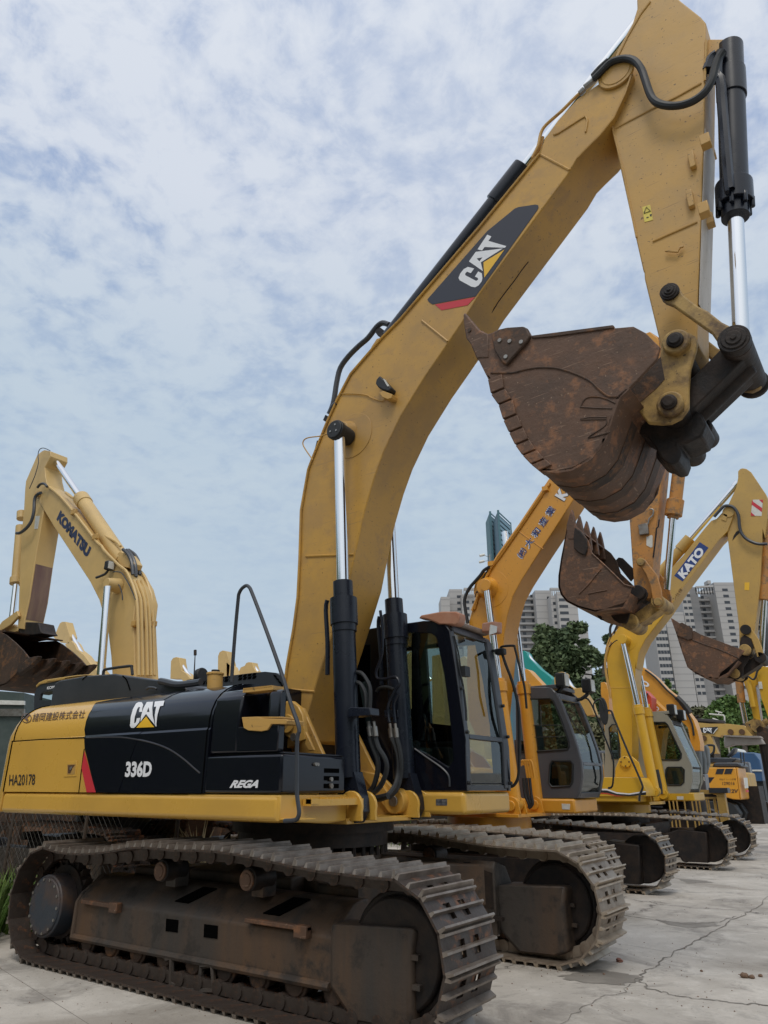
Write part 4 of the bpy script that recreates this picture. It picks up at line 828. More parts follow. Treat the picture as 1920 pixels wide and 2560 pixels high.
# lamps on roof
lp = [onY(p, YC0 - .02) for p in z('F', '720,168 745,138 930,104 1065,104 1098,118 1100,160 1088,210 1055,232 960,222 900,222 860,200 800,178')]
b = M(); b.ext(lp, (0, .14, 0)); LM = ex(b, 'roof_lamp', terra, bevel=.02, seg=3)
b = M(); q = [onX(p, 1.34) for p in z('F', '1040,125 1088,135 1080,205 1030,190')]; b.ext([p + V3((.025, .0, 0)) for p in q], (.012, 0, 0)); b.ob('lamp_lens', lens, LM)
b = M(); q = [onX(p, 1.30) for p in z('F', '1305,212 1385,222 1380,330 1300,300')]; b.ext([q[0], q[1], q[2], q[3]], (.16, 0, 0)); LM2 = ex(b, 'roof_lamp', terra, bevel=.02, seg=3)
q = [onX(p, 1.47) for p in z('F', '1383,228 1440,245 1435,300 1372,322')]; b = M(); b.ext(q, (.012, 0, 0)); b.ob('lamp_lens', lens, LM2)
b = M(); b.box((1.18, YC0 + .10, 3.07), (1.30, YC1 - .05, 3.125)); ex(b, 'visor_strip', mat('weathered strip', (.20, .15, .12), .7, dirt=(.33, .25, .2), dscale=9, damt=.8), bevel=.02)
# rail + mirror mount outside the far side of the cab
b = M(); b.tube([onY(p, YC1 + .08) for p in z('F', '1430,492 1450,485 1475,490')], .014, 6); b.tube([onY(p, YC1 + .08) for p in z('F', '1475,470 1485,435 1520,425 1600,422 1612,445 1650,600 1700,800 1720,1000')], .014, 6)
b.tube([onY(p, YC1 + .08) for p in z('F', '1490,480 1530,600 1590,760 1645,990 1655,1200 1652,1500 1640,1640 1600,1710 1555,1718')], .017, 6); RL = ex(b, 'cab_hand_rail', rubber, split=True)
b = M(); c_ = onY(z('F', '1478,478')[0], YC1 + .07); b.box(c_ - V3((.05, .04, .035)), c_ + V3((.06, .04, .035))); ex(b, 'mirror_clamp', rubber, bevel=.012)
# inside
b = M(); b.box((.12, .75, 1.72), (.66, 1.22, 1.88)); b.box((.10, .72, 1.50), (.60, 1.25, 1.70)); SE = b.ob('seat', seatm, CB, bevel=.04, seg=3, split=True)
b = M(); b.xz([(.10, 1.85), (.22, 1.85), (.05, 2.62), (-.08, 2.60)], .78, 1.2); b.ob('seat_back', seatm, CB, bevel=.04, seg=3)
b = M(); b.box((.30, 1.26, 1.5), (.85, 1.37, 1.95)); b.box((.30, .60, 1.5), (.8, .72, 1.93)); b.box((.95, .66, 1.5), (1.15, .78, 1.86)); b.ob('console', grease, CB, bevel=.03, split=True)
b = M(); b.tube([(.86, 1.31, 1.95), (.90, 1.31, 2.1), (.87, 1.31, 2.2)], .014); b.tube([(.85, .66, 1.93), (.9, .66, 2.08), (.88, .66, 2.18)], .014); b.tube([(1.12, 1.0, 1.5), (1.14, 1.0, 1.8), (1.05, 1.0, 2.05)], .014); b.ob('control_lever', rubber, CB, split=True)
b = M(); b.box((-.8, .50, 1.24), (1.41, 1.46, 1.44)); DK = ex(b, 'cab_deck', cy_body, bevel=.04, seg=4)
b = M(); q = zY('F', '885,1835 988,1832 988,1895 885,1893', .50); b.xz(q, .497, .5005); b.ob('deck_sticker', mat('faded label', (.05, .055, .065), .5, dirt=(.25, .25, .25), dscale=30, damt=.8), DK)
b = M(); b.yz([(-.66, 2.2), (-.66, 1.44), (.5, 1.44), (.5, 2.2)], -1.6, -.72); ex(b, 'engine_bay_wall', grease)
# ------------------------------------------------------------------ neighbouring excavators (same builder parts, each traced on its own plane)
def gen_track(root, yc, xr, xf, r=.40, wd=.6, mt=None, mat_f=None, n=46, rib=None):
    zc = r + .06; path = tpath(xr, xf, r, zc, [(xf - .2, zc + r), ((xr + xf) / 2 + .6, zc + r + .05), ((xr + xf) / 2 - .5, zc + r + .05), (xr + .3, zc + r)])
    spots, pitch = belt_points(path, n); k = M(); one = M(); shoe_mesh(one, wd, pitch, link=False)
    for c_, t_ in spots:
        n_ = V3((t_.z, 0, -t_.x)); base = Matrix((t_, V3((0, 1, 0)), n_)).transposed(); c2 = c_ + V3((0, yc, 0))
        k.add([base @ V3(v) + c2 for v in one.v], one.f); k.mi[-len(one.mi):] = one.mi
    T_ = k.ob('track_belt', [mt or shoe_m, rib or rib_t], root, ang=30)
    b = M(); b.xz([(xr + .25, .2), (xf - .55, .2), (xf - .5, .12), (xf - .02, .12), (xf + .02, zc + .2), (xf - .5, zc + .24), (xf - .8, zc + .14), (xr + .3, zc + .12)], yc - wd * .36, yc + wd * .36); FR = b.ob('track_frame', mat_f or grease, root, bevel=.02)
    b = M(); b.disc((xf, 0, zc), r * .84, yc - .07, yc + .07, 32); b.ob('idler_wheel', grease, FR, bevel=.015)
    b = M(); b.disc((xr, 0, zc), r * .78, yc - .05, yc + .05, 32); b.disc((xr, 0, zc), r * .55, yc - wd * .42, yc + wd * .42, 32); b.ob('sprocket', grease, FR, bevel=.015)
    b = M()
    for i in range(7): x = xr + .45 + (xf - xr - .9) * i / 6; b.disc((x, 0, .19), .085, yc - .2, yc + .2, 16)
    for x in ((xr + xf) / 2 - .5, (xr + xf) / 2 + .6): b.disc((x, 0, zc + r - .1), .06, yc - .15, yc + .15, 14)
    b.ob('track_roller', grease, FR, split=True)
def bolt_eye(b, c, r, y0, y1): b.disc(c, r, y0, y1, 24)
def cyl_pair(root, Y, top, mid, bot, r, mt, rod_r=None, name='boom_cylinder', gl=1.18):
    t_, m_, bt = onY(top, Y), onY(mid, Y), onY(bot, Y); u = (bt - m_).normalized()
    b = M(); b.cyl(m_, bt, r, n=24); b.cyl(m_, m_ + u * .16, r * gl, n=24); b.cyl(m_ - u * .05, m_, r * .95, n=20); C_ = b.ob(name, mt, root, bevel=.005)
    b = M(); b.cyl(m_, t_, rod_r or r * .55, n=20); b.ob('cylinder_rod', chrome, C_); b = M(); b.disc(bt, r * 1.05, Y - r * .8, Y + r * .8, 20); b.ob('cylinder_eye', mt, C_, bevel=.006); return C_
def plate_ob(root, name, px, Y0, Y1, mt, bevel=.01, **k):
    b = M(); b.ext([onY(p, Y0) for p in px], (0, Y1 - Y0, 0)); return b.ob(name, mt, root, bevel=bevel, **k)
# ---- second machine: orange --------------------------------------------------
E2 = thing('excavator', 'bright orange excavator with a grey cab, standing right behind the near black cab', 'excavator', (-.8, 5.15, 0), group='excavators parked in the front row')
for p in (E2,): pass
YB = 4.9
bp2 = z('Q', '1010,185 840,450 760,570 620,790 560,900 520,1040 495,1180 488,1300') + z('Z', '1254,1660 1240,1800 1225,1850 1195,1852 1172,1800 1166,1700 1168,1620 1172,1560') + z('Q', '240,1090 262,1000 290,910 335,800 385,700 440,605 600,380 820,50') + z('Z', '1583,880 1600,838 1625,829 1645,845 1648,870 1630,915')
B2 = plate_ob(E2, 'boom', bp2, YB, YB + .5, orange, .012)
b = M()
for s_ in ('600,430 780,560', ): b.tube(zY('Q', s_, YB - .002), .008, 5, 1)
b.tube(zY('Q', '262,1010 300,915 345,805 395,705 450,615 610,392 800,110', YB - .03), .022, 6, 1); b.tube(zY('Q', '280,1000 330,830 400,700 470,610 640,365 830,80', YB - .02), .016, 6, 1)
for s_ in ('400,668', '795,122'): c_ = zY('Q', s_, YB - .03)[0]; b.box(c_ - V3((.05, .03, .04)), c_ + V3((.05, .03, .04)))
b.ob('steel_pipe', orange, B2, split=True)
b = M(); c_ = zY('Q', '400,850', YB)[0]; b.disc(c_, .33, YB - .005, YB, 36); b.disc(c_ + V3((-.06, 0, .02)), .13, YB - .17, YB, 28, .2); b.disc(zY('Q', '370,828', 4.72)[0], .10, 4.66, 4.78, 24); b.ob('pin_boss', orange, B2, bevel=.006, split=True)
b = M(); b.tube(zY('Q', '390,690 350,715 325,750 290,790 240,850 208,930 215,1010 232,1100', YB - .06), .030, 8); b.tube(zY('Q', '385,700 330,800 300,880', YB - .04), .014, 6); b.ob('hydraulic_hose', rubber, B2, split=True)
b = M(); b.tube(zY('Q', '365,845 330,848 295,870 285,910', 4.75), .012, 5); b.ob('grease_line', inkbr, B2)
b = M(); write_px(b, '㈱ 大 和 産 業', *z('Q', '632,636 876,272 588,600'), YB, offset=.05, grow=.03, lift=-.004); b.ob('lettering_outline', white, B2)
b = M(); write_px(b, '㈱ 大 和 産 業', *z('Q', '632,636 876,272 588,600'), YB, offset=.008, lift=-.008); b.ob('company_lettering', blue_d, B2)
b = M(); write_px(b, 'KATO', *z('Q', '936,214 1080,-5 864,172'), YB, offset=.09, grow=.04, lift=-.004); b.ob('lettering_outline', inkbl, B2)
b = M(); write_px(b, 'KATO', *z('Q', '936,214 1080,-5 864,172'), YB, offset=.06, lift=-.008); b.ob('boom_lettering', white, B2)
cyl_pair(E2, 4.72, (1217, 1466), (1247, 1705), (1287, 2010), .105, orange, .058); cyl_pair(E2, 5.55, (1262, 1330), (1308, 1712), (1343, 2008), .105, orange, .058)
st2 = z('Z', '1573,1291 1583,1439 1586,1480 1600,1500 1630,1495 1632,1416 1642,1310 1655,1180 1665,1050 1668,900 1650,845 1625,829 1590,845 1550,900')
S2 = plate_ob(E2, 'stick', st2, 4.95, 5.33, orange_o, .012)
b = M(); q = zY('W', '1045,1075 1100,1050 1113,1060 1113,1180 1095,1192 1045,1165', 4.946); b.xz(q, 4.944, 4.948); b.ob('paper_label', paper, S2)
b = M(); b.tube(zY('W', '1075,770 1120,770 1115,830 1075,870 1065,920 1040,950', 4.92), .014, 6); c_ = zY('W', '1020,990', 4.95)[0]; b.box(c_ + V3((-.07, -.05, -.09)), c_ + V3((.07, 0, .08))); b.ob('hose_fitting', steel, S2, split=True, bevel=.006)
b = M(); b.tube(zY('W', '1185,880 1175,960 1155,980 1150,1050 1120,1300', 4.948), .012, 5, 1); b.ob('worn_seam', grease, S2)
ax = [onY(p, 5.14) for p in ((1718, 1000), (1689, 1250), (1682, 1296), (1666, 1475))]
b = M(); b.cyl(ax[0], ax[1], .098, n=24); b.cyl(ax[1], ax[1] + (ax[2] - ax[1]) * .85, .13, n=20); b.cyl(ax[1], ax[2], .085, n=20); C2 = b.ob('bucket_cylinder', orange_o, E2, bevel=.005)
b = M(); b.cyl(ax[2], ax[3], .052, n=20); b.ob('cylinder_rod', chrome, C2)
def bucket2(root, kind, side, shell, Y0, Y1, mt, md, inward, teeth=None, nt=5, th=.03):
    sp = [onY(p, Y0) for p in z(kind, side)]; b = M(); b.ext(sp, (0, th, 0)); B_ = b.ob('bucket', mt, root, bevel=.006)
    b = M(); b.ext([p + V3((0, Y1 - Y0 - th, 0)) for p in sp], (0, th, 0)); b.ob('far_side_plate', md, B_, bevel=.006)
    so = [onY(p, Y0) for p in z(kind, shell)]; ce = onY(z(kind, inward)[0], Y0); si = [p + (ce - p).normalized() * th for p in so]
    b = M(); b.ext([*so, *reversed(si)], (0, Y1 - Y0, 0)); b.ob('back_shell', mt, B_, ang=50)
    if teeth:
        tp_ = [onY(p, Y0) for p in z(kind, teeth)]
        for i in range(nt): b = M(); b.ext([p + V3((0, -.007 + (Y1 - Y0 - .075) * i / (nt - 1), 0)) for p in tp_], (0, .089, 0)); b.ob('tooth', mt, B_, bevel=.012)
    return B_
K2 = bucket2(E2, 'W', '165,945 125,1175 100,1300 70,1500 68,1620 95,1710 160,1790 280,1850 480,1905 700,1830 800,1800 850,1740 875,1640 800,1600 680,1480 560,1365 445,1255 400,1110 330,1010 250,950',
    '250,945 165,945 125,1175 100,1300 70,1500 68,1620 95,1710 160,1790 280,1850 480,1905 640,1880 800,1860 880,1700', 4.50, 5.86, rust, rustd, '420,1500', '215,762 236,840 255,940 275,1100 180,1100 160,945 186,850')
b = M(); b.xz(zY('W', '255,965 330,1020 390,1100 395,1200 370,1280 300,1250 245,1200 240,1050', 4.48), 4.465, 4.492); b.ob('side_cutter', grease, K2, bevel=.012)
b = M(); b.xz([(p[0], p[2]) for p in zY('W', '505,1040 540,990 600,1080 650,1200 590,1190 520,1130', 4.53)], 5.7, 5.78)
b = M(); cut = [p + V3((0, 1.34, 0)) for p in zY('W', '370,1110 420,1060 470,1070 590,1190 610,1290 560,1350', 4.53)]; b.ext(cut, (0, .04, 0)); b.ob('side_cutter', grease, K2, bevel=.012)
b = M(); b.tube(zY('W', '300,1700 400,1600 480,1500 540,1430', 4.496), .012, 5); b.tube(zY('W', '400,1700 500,1680 610,1660', 4.496), .008, 5); b.tube(zY('W', '440,1255 560,1365 680,1480 800,1600 870,1622 915,1625', 4.495), .014, 6, 1); b.ob('weld_bead', rust, K2, split=True)
ear2 = '860,1640 920,1615 980,1620 1040,1650 1060,1700 1040,1760 960,1800 880,1850 840,2000 820,2030 740,2025 680,1990 640,1930 700,1880 800,1830'
for y_ in (4.86, 5.38): b = M(); b.ext([p + V3((0, y_ - 4.86, 0)) for p in zY('W', ear2, 4.86)], (0, .045, 0)); EP = b.ob('hinge_ear', grease, K2, bevel=.01)
b = M(); b.disc(zY('W', '955,1690', 4.86)[0], .11, 4.80, 5.45, 28); b.ob('hinge_pin', grease, EP, bevel=.012)
pa, pb = zY('W', '1175,1790', 4.9)[0], zY('W', '860,2010', 4.9)[0]
b = M(); d_ = (pb - pa).normalized(); nn = V3((-d_.z, 0, d_.x)) * .085; b.ext([V3((p.x, 4.98, p.z)) for p in (pa + nn, pb + nn, pb - nn, pa - nn)], (0, .30, 0)); b.cyl((pa.x, 4.86, pa.z), (pa.x, 5.42, pa.z), .10, n=22); b.cyl((pb.x, 4.88, pb.z), (pb.x, 5.40, pb.z), .125, n=22); b.ob('power_link', cy_worn, E2, bevel=.012)
b = M(); q = zY('W', '480,1905 490,1950 520,1980 550,1985 556,1975 530,1960 525,1930 560,1915 620,1930 640,1900 600,1880', 4.9); b.xz(q, 4.95, 5.0); b.ob('lifting_hook', grease, K2, bevel=.006)
gl2 = zY('W', '985,1305 945,1320 935,1350 950,1390 990,1410 1040,1480 1090,1600 1115,1740 1130,1830 1180,1860 1220,1830 1225,1790 1215,1660 1170,1500 1070,1370 1035,1325', 4.88)
for y_ in (4.84, 5.40):
    b = M(); b.ext([p + V3((0, y_ - 4.88, 0)) for p in gl2], (0, .05, 0)); G_ = b.ob('guide_link', orange_o, E2, bevel=.012)
    if y_ < 5: b = M(); [b.disc(zY('W', p_, 4.84)[0], .06, 4.81, 4.86, 20) for p_ in ('985,1350', '1175,1792')]; b.ob('link_pin', cy_worn, G_, bevel=.006, split=True)
def cab_box(root, kind, outline, holes, front, Y0, Y1, mt, trim, zdiv, glass_s=None, glass_f=None):
    o3_ = [onY(p, Y0) for p in z(kind, outline)]; hs = [[onY(p, Y0) for p in z(kind, h)] for h in holes]
    b = M(); b.xz(o3_, Y0, Y0 + .05, holes=[[(p[0], p[2]) for p in h] for h in hs]); C_ = b.ob('cab', mt, root, bevel=.015)
    b = M(); b.xz(o3_, Y1 - .05, Y1, holes=[[(p[0], p[2]) for p in h] for h in hs[:1]]); b.ob('door_side', mt, C_, bevel=.01)
    fp_ = [onY(p, Y0) for p in z(kind, front)]                           # top to bottom
    zt, zb = fp_[0].z, fp_[-1].z; xr_ = min(p.x for p in o3_); ztop = max(p.z for p in o3_)
    b = M(); b.box((xr_, Y0 + .05, ztop - .07), (fp_[0].x - .03, Y1 - .05, ztop - .004)); b.box((xr_, Y0 + .05, zb), (xr_ + .04, Y1 - .05, zb + .9)); b.box((xr_, Y0 + .05, zb), (fp_[-1].x - .03, Y1 - .05, zb + .05)); b.ob('cab_shell', mt, C_, bevel=.008, split=True)
    P_ = [(p.x, p.z) for p in reversed(fp_)]
    def ax_(zz):
        for (x0, z0), (x1, z1) in zip(P_, P_[1:]):
            if z0 <= zz <= z1: return x0 + (x1 - x0) * (zz - z0) / max(1e-6, z1 - z0)
        return P_[-1][0]
    b = M(); b.ribbon(P_, Y0 + .002, Y0 + .09, .07); b.ribbon(P_, Y1 - .09, Y1 + .003, .07); b.ob('front_pillar', mt, C_, bevel=.015, split=True)
    b = M()
    for za, zb2 in ((zb, zb + .08), (zdiv, zdiv + .045), (zt - .10, zt)): b.ext([V3((ax_(za) + .002, Y0 + .09, za)), V3((ax_(zb2) + .002, Y0 + .09, zb2)), V3((ax_(zb2) - .06, Y0 + .09, zb2)), V3((ax_(za) - .06, Y0 + .09, za))], (0, Y1 - Y0 - .18, 0))
    b.ob('front_crossbar', trim, C_, bevel=.006, split=True)
    b = M(); b.ribbon([(x - .02, zz) for x, zz in P_], Y0 + .08, Y1 - .08, .006); b.ob('windshield', glass_f or glass, C_)
    for h in hs:
        b = M(); b.ext([p + V3((0, .025, 0)) for p in h], (0, .005, 0)); b.ob('side_window', glass_s or glass_d, C_)
        b = M(); b.tube([(p[0], Y0 - .004, p[2]) for p in h + h[:1]], .016, 6, 1, False); b.ob('window_seal', rubber, C_)
    b = M(); xm = (xr_ + fp_[-1].x) / 2; b.box((xm - .3, Y0 + .28, zb + .1), (xm + .15, Y1 - .28, zb + .50)); b.box((xm - .4, Y0 + .28, zb + .45), (xm - .25, Y1 - .28, zb + 1.15)); b.ob('seat', seatm, C_, bevel=.04, split=True)
    return C_
C2B = cab_box(E2, 'T', '185,330 560,330 640,348 690,400 770,560 860,800 950,1060 1000,1260 1012,1440 985,1600 950,1700 200,1700', ['215,490 380,478 620,470 655,500 740,700 845,1000 850,1060 830,1100 470,1125 230,1130', '640,1240 870,1240 895,1280 890,1500 860,1550 640,1560 600,1510 615,1290'],
    '690,400 770,560 860,800 950,1060 1000,1260 1012,1440 985,1600 950,1700', 5.55, 6.52, gray_cab, gray_cab, 1.80)
b = M(); b.tube(zY('T', '380,800 740,800', 5.53), .006, 5, 1); b.tube(zY('T', '400,950 790,940', 5.53), .006, 5, 1); b.ob('window_bar', rubber, C2B, split=True)
def lamp(root, p, Y, s=1.0, nm='roof_lamp'):
    c_ = onY(p, Y); b = M(); b.box(c_ + V3((-.06 * s, -.07 * s, -.08 * s)), c_ + V3((.05 * s, .07 * s, .08 * s))); L_ = b.ob(nm, rubber, root, bevel=.02 * s)
    b = M(); b.box(c_ + V3((.05 * s, -.055 * s, -.065 * s)), c_ + V3((.058 * s, .055 * s, .065 * s))); b.ob('lamp_lens', lens, L_)
    b = M(); b.tube([c_ + V3((-.02, 0, -.08 * s)), c_ + V3((-.1 * s, 0, -.14 * s)), c_ + V3((-.35 * s, 0, -.16 * s))], .022 * s, 6, 2); b.ob('lamp_bracket', rubber, L_)
lamp(E2, z('T', '765,250')[0], 5.75, 1.5); lamp(E2, z('T', '1085,320')[0], 6.4, 1.5)
b = M(); b.tube([onY(p, 6.6) for p in z('T', '1020,470 1080,480 1150,600 1250,850 1340,1080 1392,1230 1395,1400 1380,1550 1330,1575')], .016, 6); b.ob('cab_hand_rail', rubber, E2)
b = M(); b.tube(zY('T', '770,560 860,700 960,860 1080,950', 5.62), .007, 5); b.ob('wiper', rubber, C2B)
b = M(); b.box((-2.2, 5.5, 1.10), (.50, 6.5, 1.31)); D2 = b.ob('cab_deck', orange, E2, bevel=.03)
b = M(); b.xz(zY('T', '760,1765 862,1770 858,1838 765,1835', 5.5), 5.494, 5.5); b.ob('work_lamp_patch', paper, D2)
b = M(); b.box((-2.0, 4.55, 1.06), (-.0, 5.75, 1.11)); b.cyl((-.8, 5.15, .88), (-.8, 5.15, 1.06), .66, n=40); b.ob('main_plate', orange, E2, bevel=.006, split=True)
b = M()
for yc in (4.72, 5.55):
    for dy in (-.13, .09): b.xz([(.02, 1.11)] + [(-.13 + .13 * math.cos(R(a)), 1.22 + .13 * math.sin(R(a))) for a in range(0, 181, 20)] + [(-.5, 1.11)], yc + dy, yc + dy + .03)
b.ob('cylinder_lug', orange, E2, bevel=.006, split=True)
b = M()
for yc in (4.72, 5.55): b.disc((-.13, 0, 1.22), .075, yc - .16, yc + .14, 20)
b.ob('lug_pin', orange, E2, bevel=.008, split=True)
b = M()
for dx in (0, 26, 60, 88): b.tube([onY((1302 + dx * .2, 1915 - (dx % 3)), 5.1), onY((1304 + dx * .2, 1903), 5.1), onY((1312 + dx * .2, 1906), 5.1), onY((1319 + dx * .2, 1945), 5.1)], .02, 6)
b.ob('steel_elbow', orange, E2, split=True)
b = M()
for dx in (0, 8, 16): b.tube([onY((1308 + dx, 1945), 5.05), onY((1312 + dx, 1985), 5.05), onY((1322 + dx * .6, 2010), 5.05), onY((1322, 2020), 5.05)], .024, 6)
b.ob('hydraulic_hose', rubber, E2, split=True)
b = M(); b.box((-4.0, 3.85, 1.12), (-1.7, 6.45, 2.15)); b.box((-2.2, 3.85, 1.12), (-.3, 4.5, 1.75)); b.ob('engine_housing', orange, E2, bevel=.06, split=True)
b = M(); b.xz([(-1.4, 1.11), (-1.35, 1.9), (-1.2, 2.05), (-1.0, 1.95), (-.4, 1.2), (-.4, 1.11)], 4.83, 4.87); b.xz([(-1.4, 1.11), (-1.35, 1.9), (-1.2, 2.05), (-1.0, 1.95), (-.4, 1.2), (-.4, 1.11)], 5.43, 5.47); b.ob('boom_foot_plate', orange, E2, split=True)
b = M(); b.cyl((-.8, 5.15, .55), (-.8, 5.15, .88), .6, n=32); b.box((-1.6, 4.2, .42), (0, 6.1, .75)); b.ob('car_body', grease, E2, split=True)
gen_track(E2, 3.95, -2.7, 1.16, .40, .6, shoe_l, grease); gen_track(E2, 6.33, -2.7, 1.20, .40, .6, shoe_m, grease)
# ---- third machine: bright yellow --------------------------------------------
E3 = thing('excavator', 'bright yellow excavator with a beige cab and blue boom sign', 'excavator', (-.8, 11.5, 0), group='excavators parked in the front row')
YB = 11.25
bp3 = z('V', '1135,905 1060,1110 930,1240') + z('R', '870,620 700,870 500,1130 440,1250 415,1400') + z('U', '525,300 510,560 490,700 482,900 480,1200 480,1390 455,1500 380,1500 345,1420 345,1300 300,1050 250,850 225,600 200,500 175,250') + z('R', '140,1200 190,1090 270,990') + z('Z', '1580,1535 1640,1470 1677,1422') + z('V', '400,1480 700,1100 820,960 900,930 985,835 1060,775 1100,790 1135,830')
B3 = plate_ob(E3, 'boom', bp3, YB, YB + .52, yellow2, .012)
up = [onY(p, YB - .003) for p in z('V', '1135,905 1060,1110 930,1240') + z('R', '870,620 770,770') + z('Z', '1650,1455 1677,1422') + z('V', '400,1480 700,1100 820,960 900,930 985,835 1060,775 1100,790 1135,830')]
b = M(); b.ext(up, (0, .003, 0)); b.ob('faded_boom_end', yellow2b, B3)
b = M(); b.xz(zY('R', '1016,208 1098,262 855,580 775,525', YB - .004), YB - .007, YB - .004); b.ob('sign_field', blue_d, B3)
b = M(); write_px(b, 'KATO', *z('R', '868,560 1068,300 806,503'), YB - .004, offset=.055, lift=-.006); b.ob('boom_lettering', white, B3)
b = M(); write_px(b, 'ン仕様', *z('R', '785,760 862,660 755,740'), YB - .004, offset=.0, lift=-.004); b.ob('small_lettering', inkbr, B3)
b = M(); b.disc(zY('R', '320,1130', YB)[0], .26, YB - .005, YB, 32); b.disc(zY('R', '290,1125', 10.98)[0], .11, 10.92, YB, 24); b.ob('pin_boss', yellow2, B3, bevel=.006, split=True)
b = M(); b.disc(zY('V', '1075,830', YB)[0], .13, YB - .02, YB, 24); b.xz(zY('V', '1000,850 1060,870 1040,970 970,945', YB - .01), YB - .02, YB); b.ob('pin_keeper', yellow2b, B3, bevel=.006, split=True)
b = M(); b.tube(zY('U', '230,20 190,110 160,240 170,400 200,560 225,700', YB - .02), .03, 6); b.tube(zY('R', '270,985 180,1090 130,1220', YB + .04), .02, 6); b.ob('steel_pipe', cy_old, B3, split=True)
b = M(); b.tube(zY('R', '215,965 185,985 170,1030 175,1100', YB), .03, 6); b.tube(zY('R', '245,975 225,1020 205,1070', YB), .025, 6); b.tube(zY('R', '270,1132 230,1135 190,1165 160,1195', 11.0), .012, 5); b.ob('hydraulic_hose', rubber, B3, split=True)
b = M(); b.tube(zY('U', '210,572 465,572', YB - .002), .008, 5, 1); b.ob('weld_bead', yellow2, B3)
cyl_pair(E3, 11.02, (1557, 1600), (1595, 1768), (1637, 1978), .105, yellow2, .06); cyl_pair(E3, 11.95, (1600, 1690), (1616, 1775), (1659, 1985), .105, yellow2, .06)
st3 = z('V', '1290,180 1340,190 1410,240 1630,570 1655,680') + z('Z', '1918,1300 1912,1345') + z('R', '1610,100 1585,600 1530,1060 1535,1200 1500,1260 1400,1240 1390,1190 1385,1000 1280,180') + z('V', '1060,1200 1050,900 1070,720 1190,460 1215,320 1215,225 1245,190')
S3 = plate_ob(E3, 'stick', st3, 11.3, 11.68, yellow2b, .012)
b = M(); q = zY('V', '1430,648 1585,645 1565,888 1405,885', 11.297); b.xz(q, 11.294, 11.298); HZ = b.ob('hazard_board', paper, S3)
b = M()
for s_ in ('1430,648 1418,700 1412,715 1568,830 1572,770 1440,680', '1525,648 1585,645 1583,700', '1408,830 1405,885 1468,887'): b.xz(zY('V', s_, 11.293), 11.290, 11.294)
b.ob('hazard_stripe', red, HZ, split=True)
b = M(); b.xz(zY('R', '1440,590 1485,588 1482,662 1437,660', 11.297), 11.294, 11.298); b.ob('warning_sticker', yel, S3)
b = M(); b.xz(zY('V', '1130,1255 1150,1180 1190,1120 1240,1095 1250,1120 1190,1185', 11.297), 11.295, 11.298); b.ob('scrape_mark', grease, S3)
b = M(); b.tube(zY('V', '860,900 940,810 1000,750 1060,735 1130,750 1190,810 1225,900 1235,1020 1260,1130 1330,1220 1440,1280 1540,1305 1650,1300', 11.2), .035, 8); b.ob('hydraulic_hose', char, S3)
b = M(); b.cyl(onY((1840, 1213), 11.49), onY((1722, 1350), 11.49), .07, n=18); b.cyl(onY((1845, 1207), 11.49), onY((1836, 1217), 11.49), .09, n=18); CC = b.ob('cylinder_rod', chrome, E3)
b = M(); b.cyl(onY((1726, 1346), 11.49), onY((1645, 1440), 11.49), .12, n=20); b.cyl(onY((1726, 1346), 11.49), onY((1700, 1375), 11.49), .14, n=20); b.ob('stick_cylinder', yellow2b, E3, bevel=.006)
b = M(); b.cyl(onY((1921, 1300), 11.49), onY((1913, 1455), 11.49), .10, n=20); b.cyl(onY((1914, 1440), 11.49), onY((1911, 1500), 11.49), .13, n=20); KC3 = b.ob('bucket_cylinder', orange_o, E3, bevel=.005)
b = M(); b.cyl(onY((1911, 1500), 11.49), onY((1903, 1645), 11.49), .055, n=18); b.ob('cylinder_rod', chrome, KC3)
K3 = bucket2(E3, 'R', '742,925 830,975 850,968 945,1020 950,1050 1390,1212 1440,1232 1385,1300 1290,1380 1210,1440 1190,1500 1070,1490 980,1450 900,1390 850,1250 790,1060', '742,925 790,1060 850,1250 900,1390 980,1450 1070,1490 1190,1500 1290,1450 1390,1330', 10.95, 12.05, rust, rustd, '1100,1250', '742,925 760,930 830,975 820,1060 790,1060')
b = M(); b.tube(zY('R', '820,1070 950,1130 1080,1180 1200,1220 1380,1300', 10.945), .012, 5); b.xz(zY('R', '830,975 850,968 945,1020 945,1120 905,1130 800,1085', 10.93), 10.91, 10.95); b.ob('side_cutter', rustd, K3, split=True)
for y_ in (11.2, 11.76): b = M(); b.ext([p + V3((0, y_ - 11.2, 0)) for p in zY('R', '1400,1110 1440,1080 1490,1110 1520,1180 1500,1280 1430,1390 1420,1470 1370,1505 1300,1490 1240,1480 1200,1500 1190,1460 1260,1400 1390,1300 1385,1215', 11.2)], (0, .045, 0)); EP3 = b.ob('hinge_ear', grease, K3, bevel=.01)
b = M(); [b.disc(zY('R', p_, 11.2)[0], r_, 11.12, 11.85, 22) for p_, r_ in (('1447,1228', .12), ('1347,1447', .105))]; b.ob('hinge_pin', cy_worn, EP3, bevel=.01, split=True)
pa, pb = zY('R', '1590,1300', 11.3)[0], zY('R', '1360,1450', 11.3)[0]; d_ = (pb - pa).normalized(); nn = V3((-d_.z, 0, d_.x)) * .1
b = M(); b.ext([V3((p.x, 11.33, p.z)) for p in (pa + nn, pb + nn, pb - nn, pa - nn)], (0, .32, 0)); b.cyl((pa.x, 11.2, pa.z), (pa.x, 11.8, pa.z), .12, n=20); b.ob('power_link', grease, E3, bevel=.012)
b = M(); b.ext(zY('R', '1450,990 1415,1010 1410,1050 1430,1080 1500,1120 1530,1200 1550,1290 1600,1310 1620,1270 1600,1200 1570,1120 1530,1060 1490,1010', 11.2), (0, .05, 0)); GL3 = b.ob('guide_link', yellow2b, E3, bevel=.012)
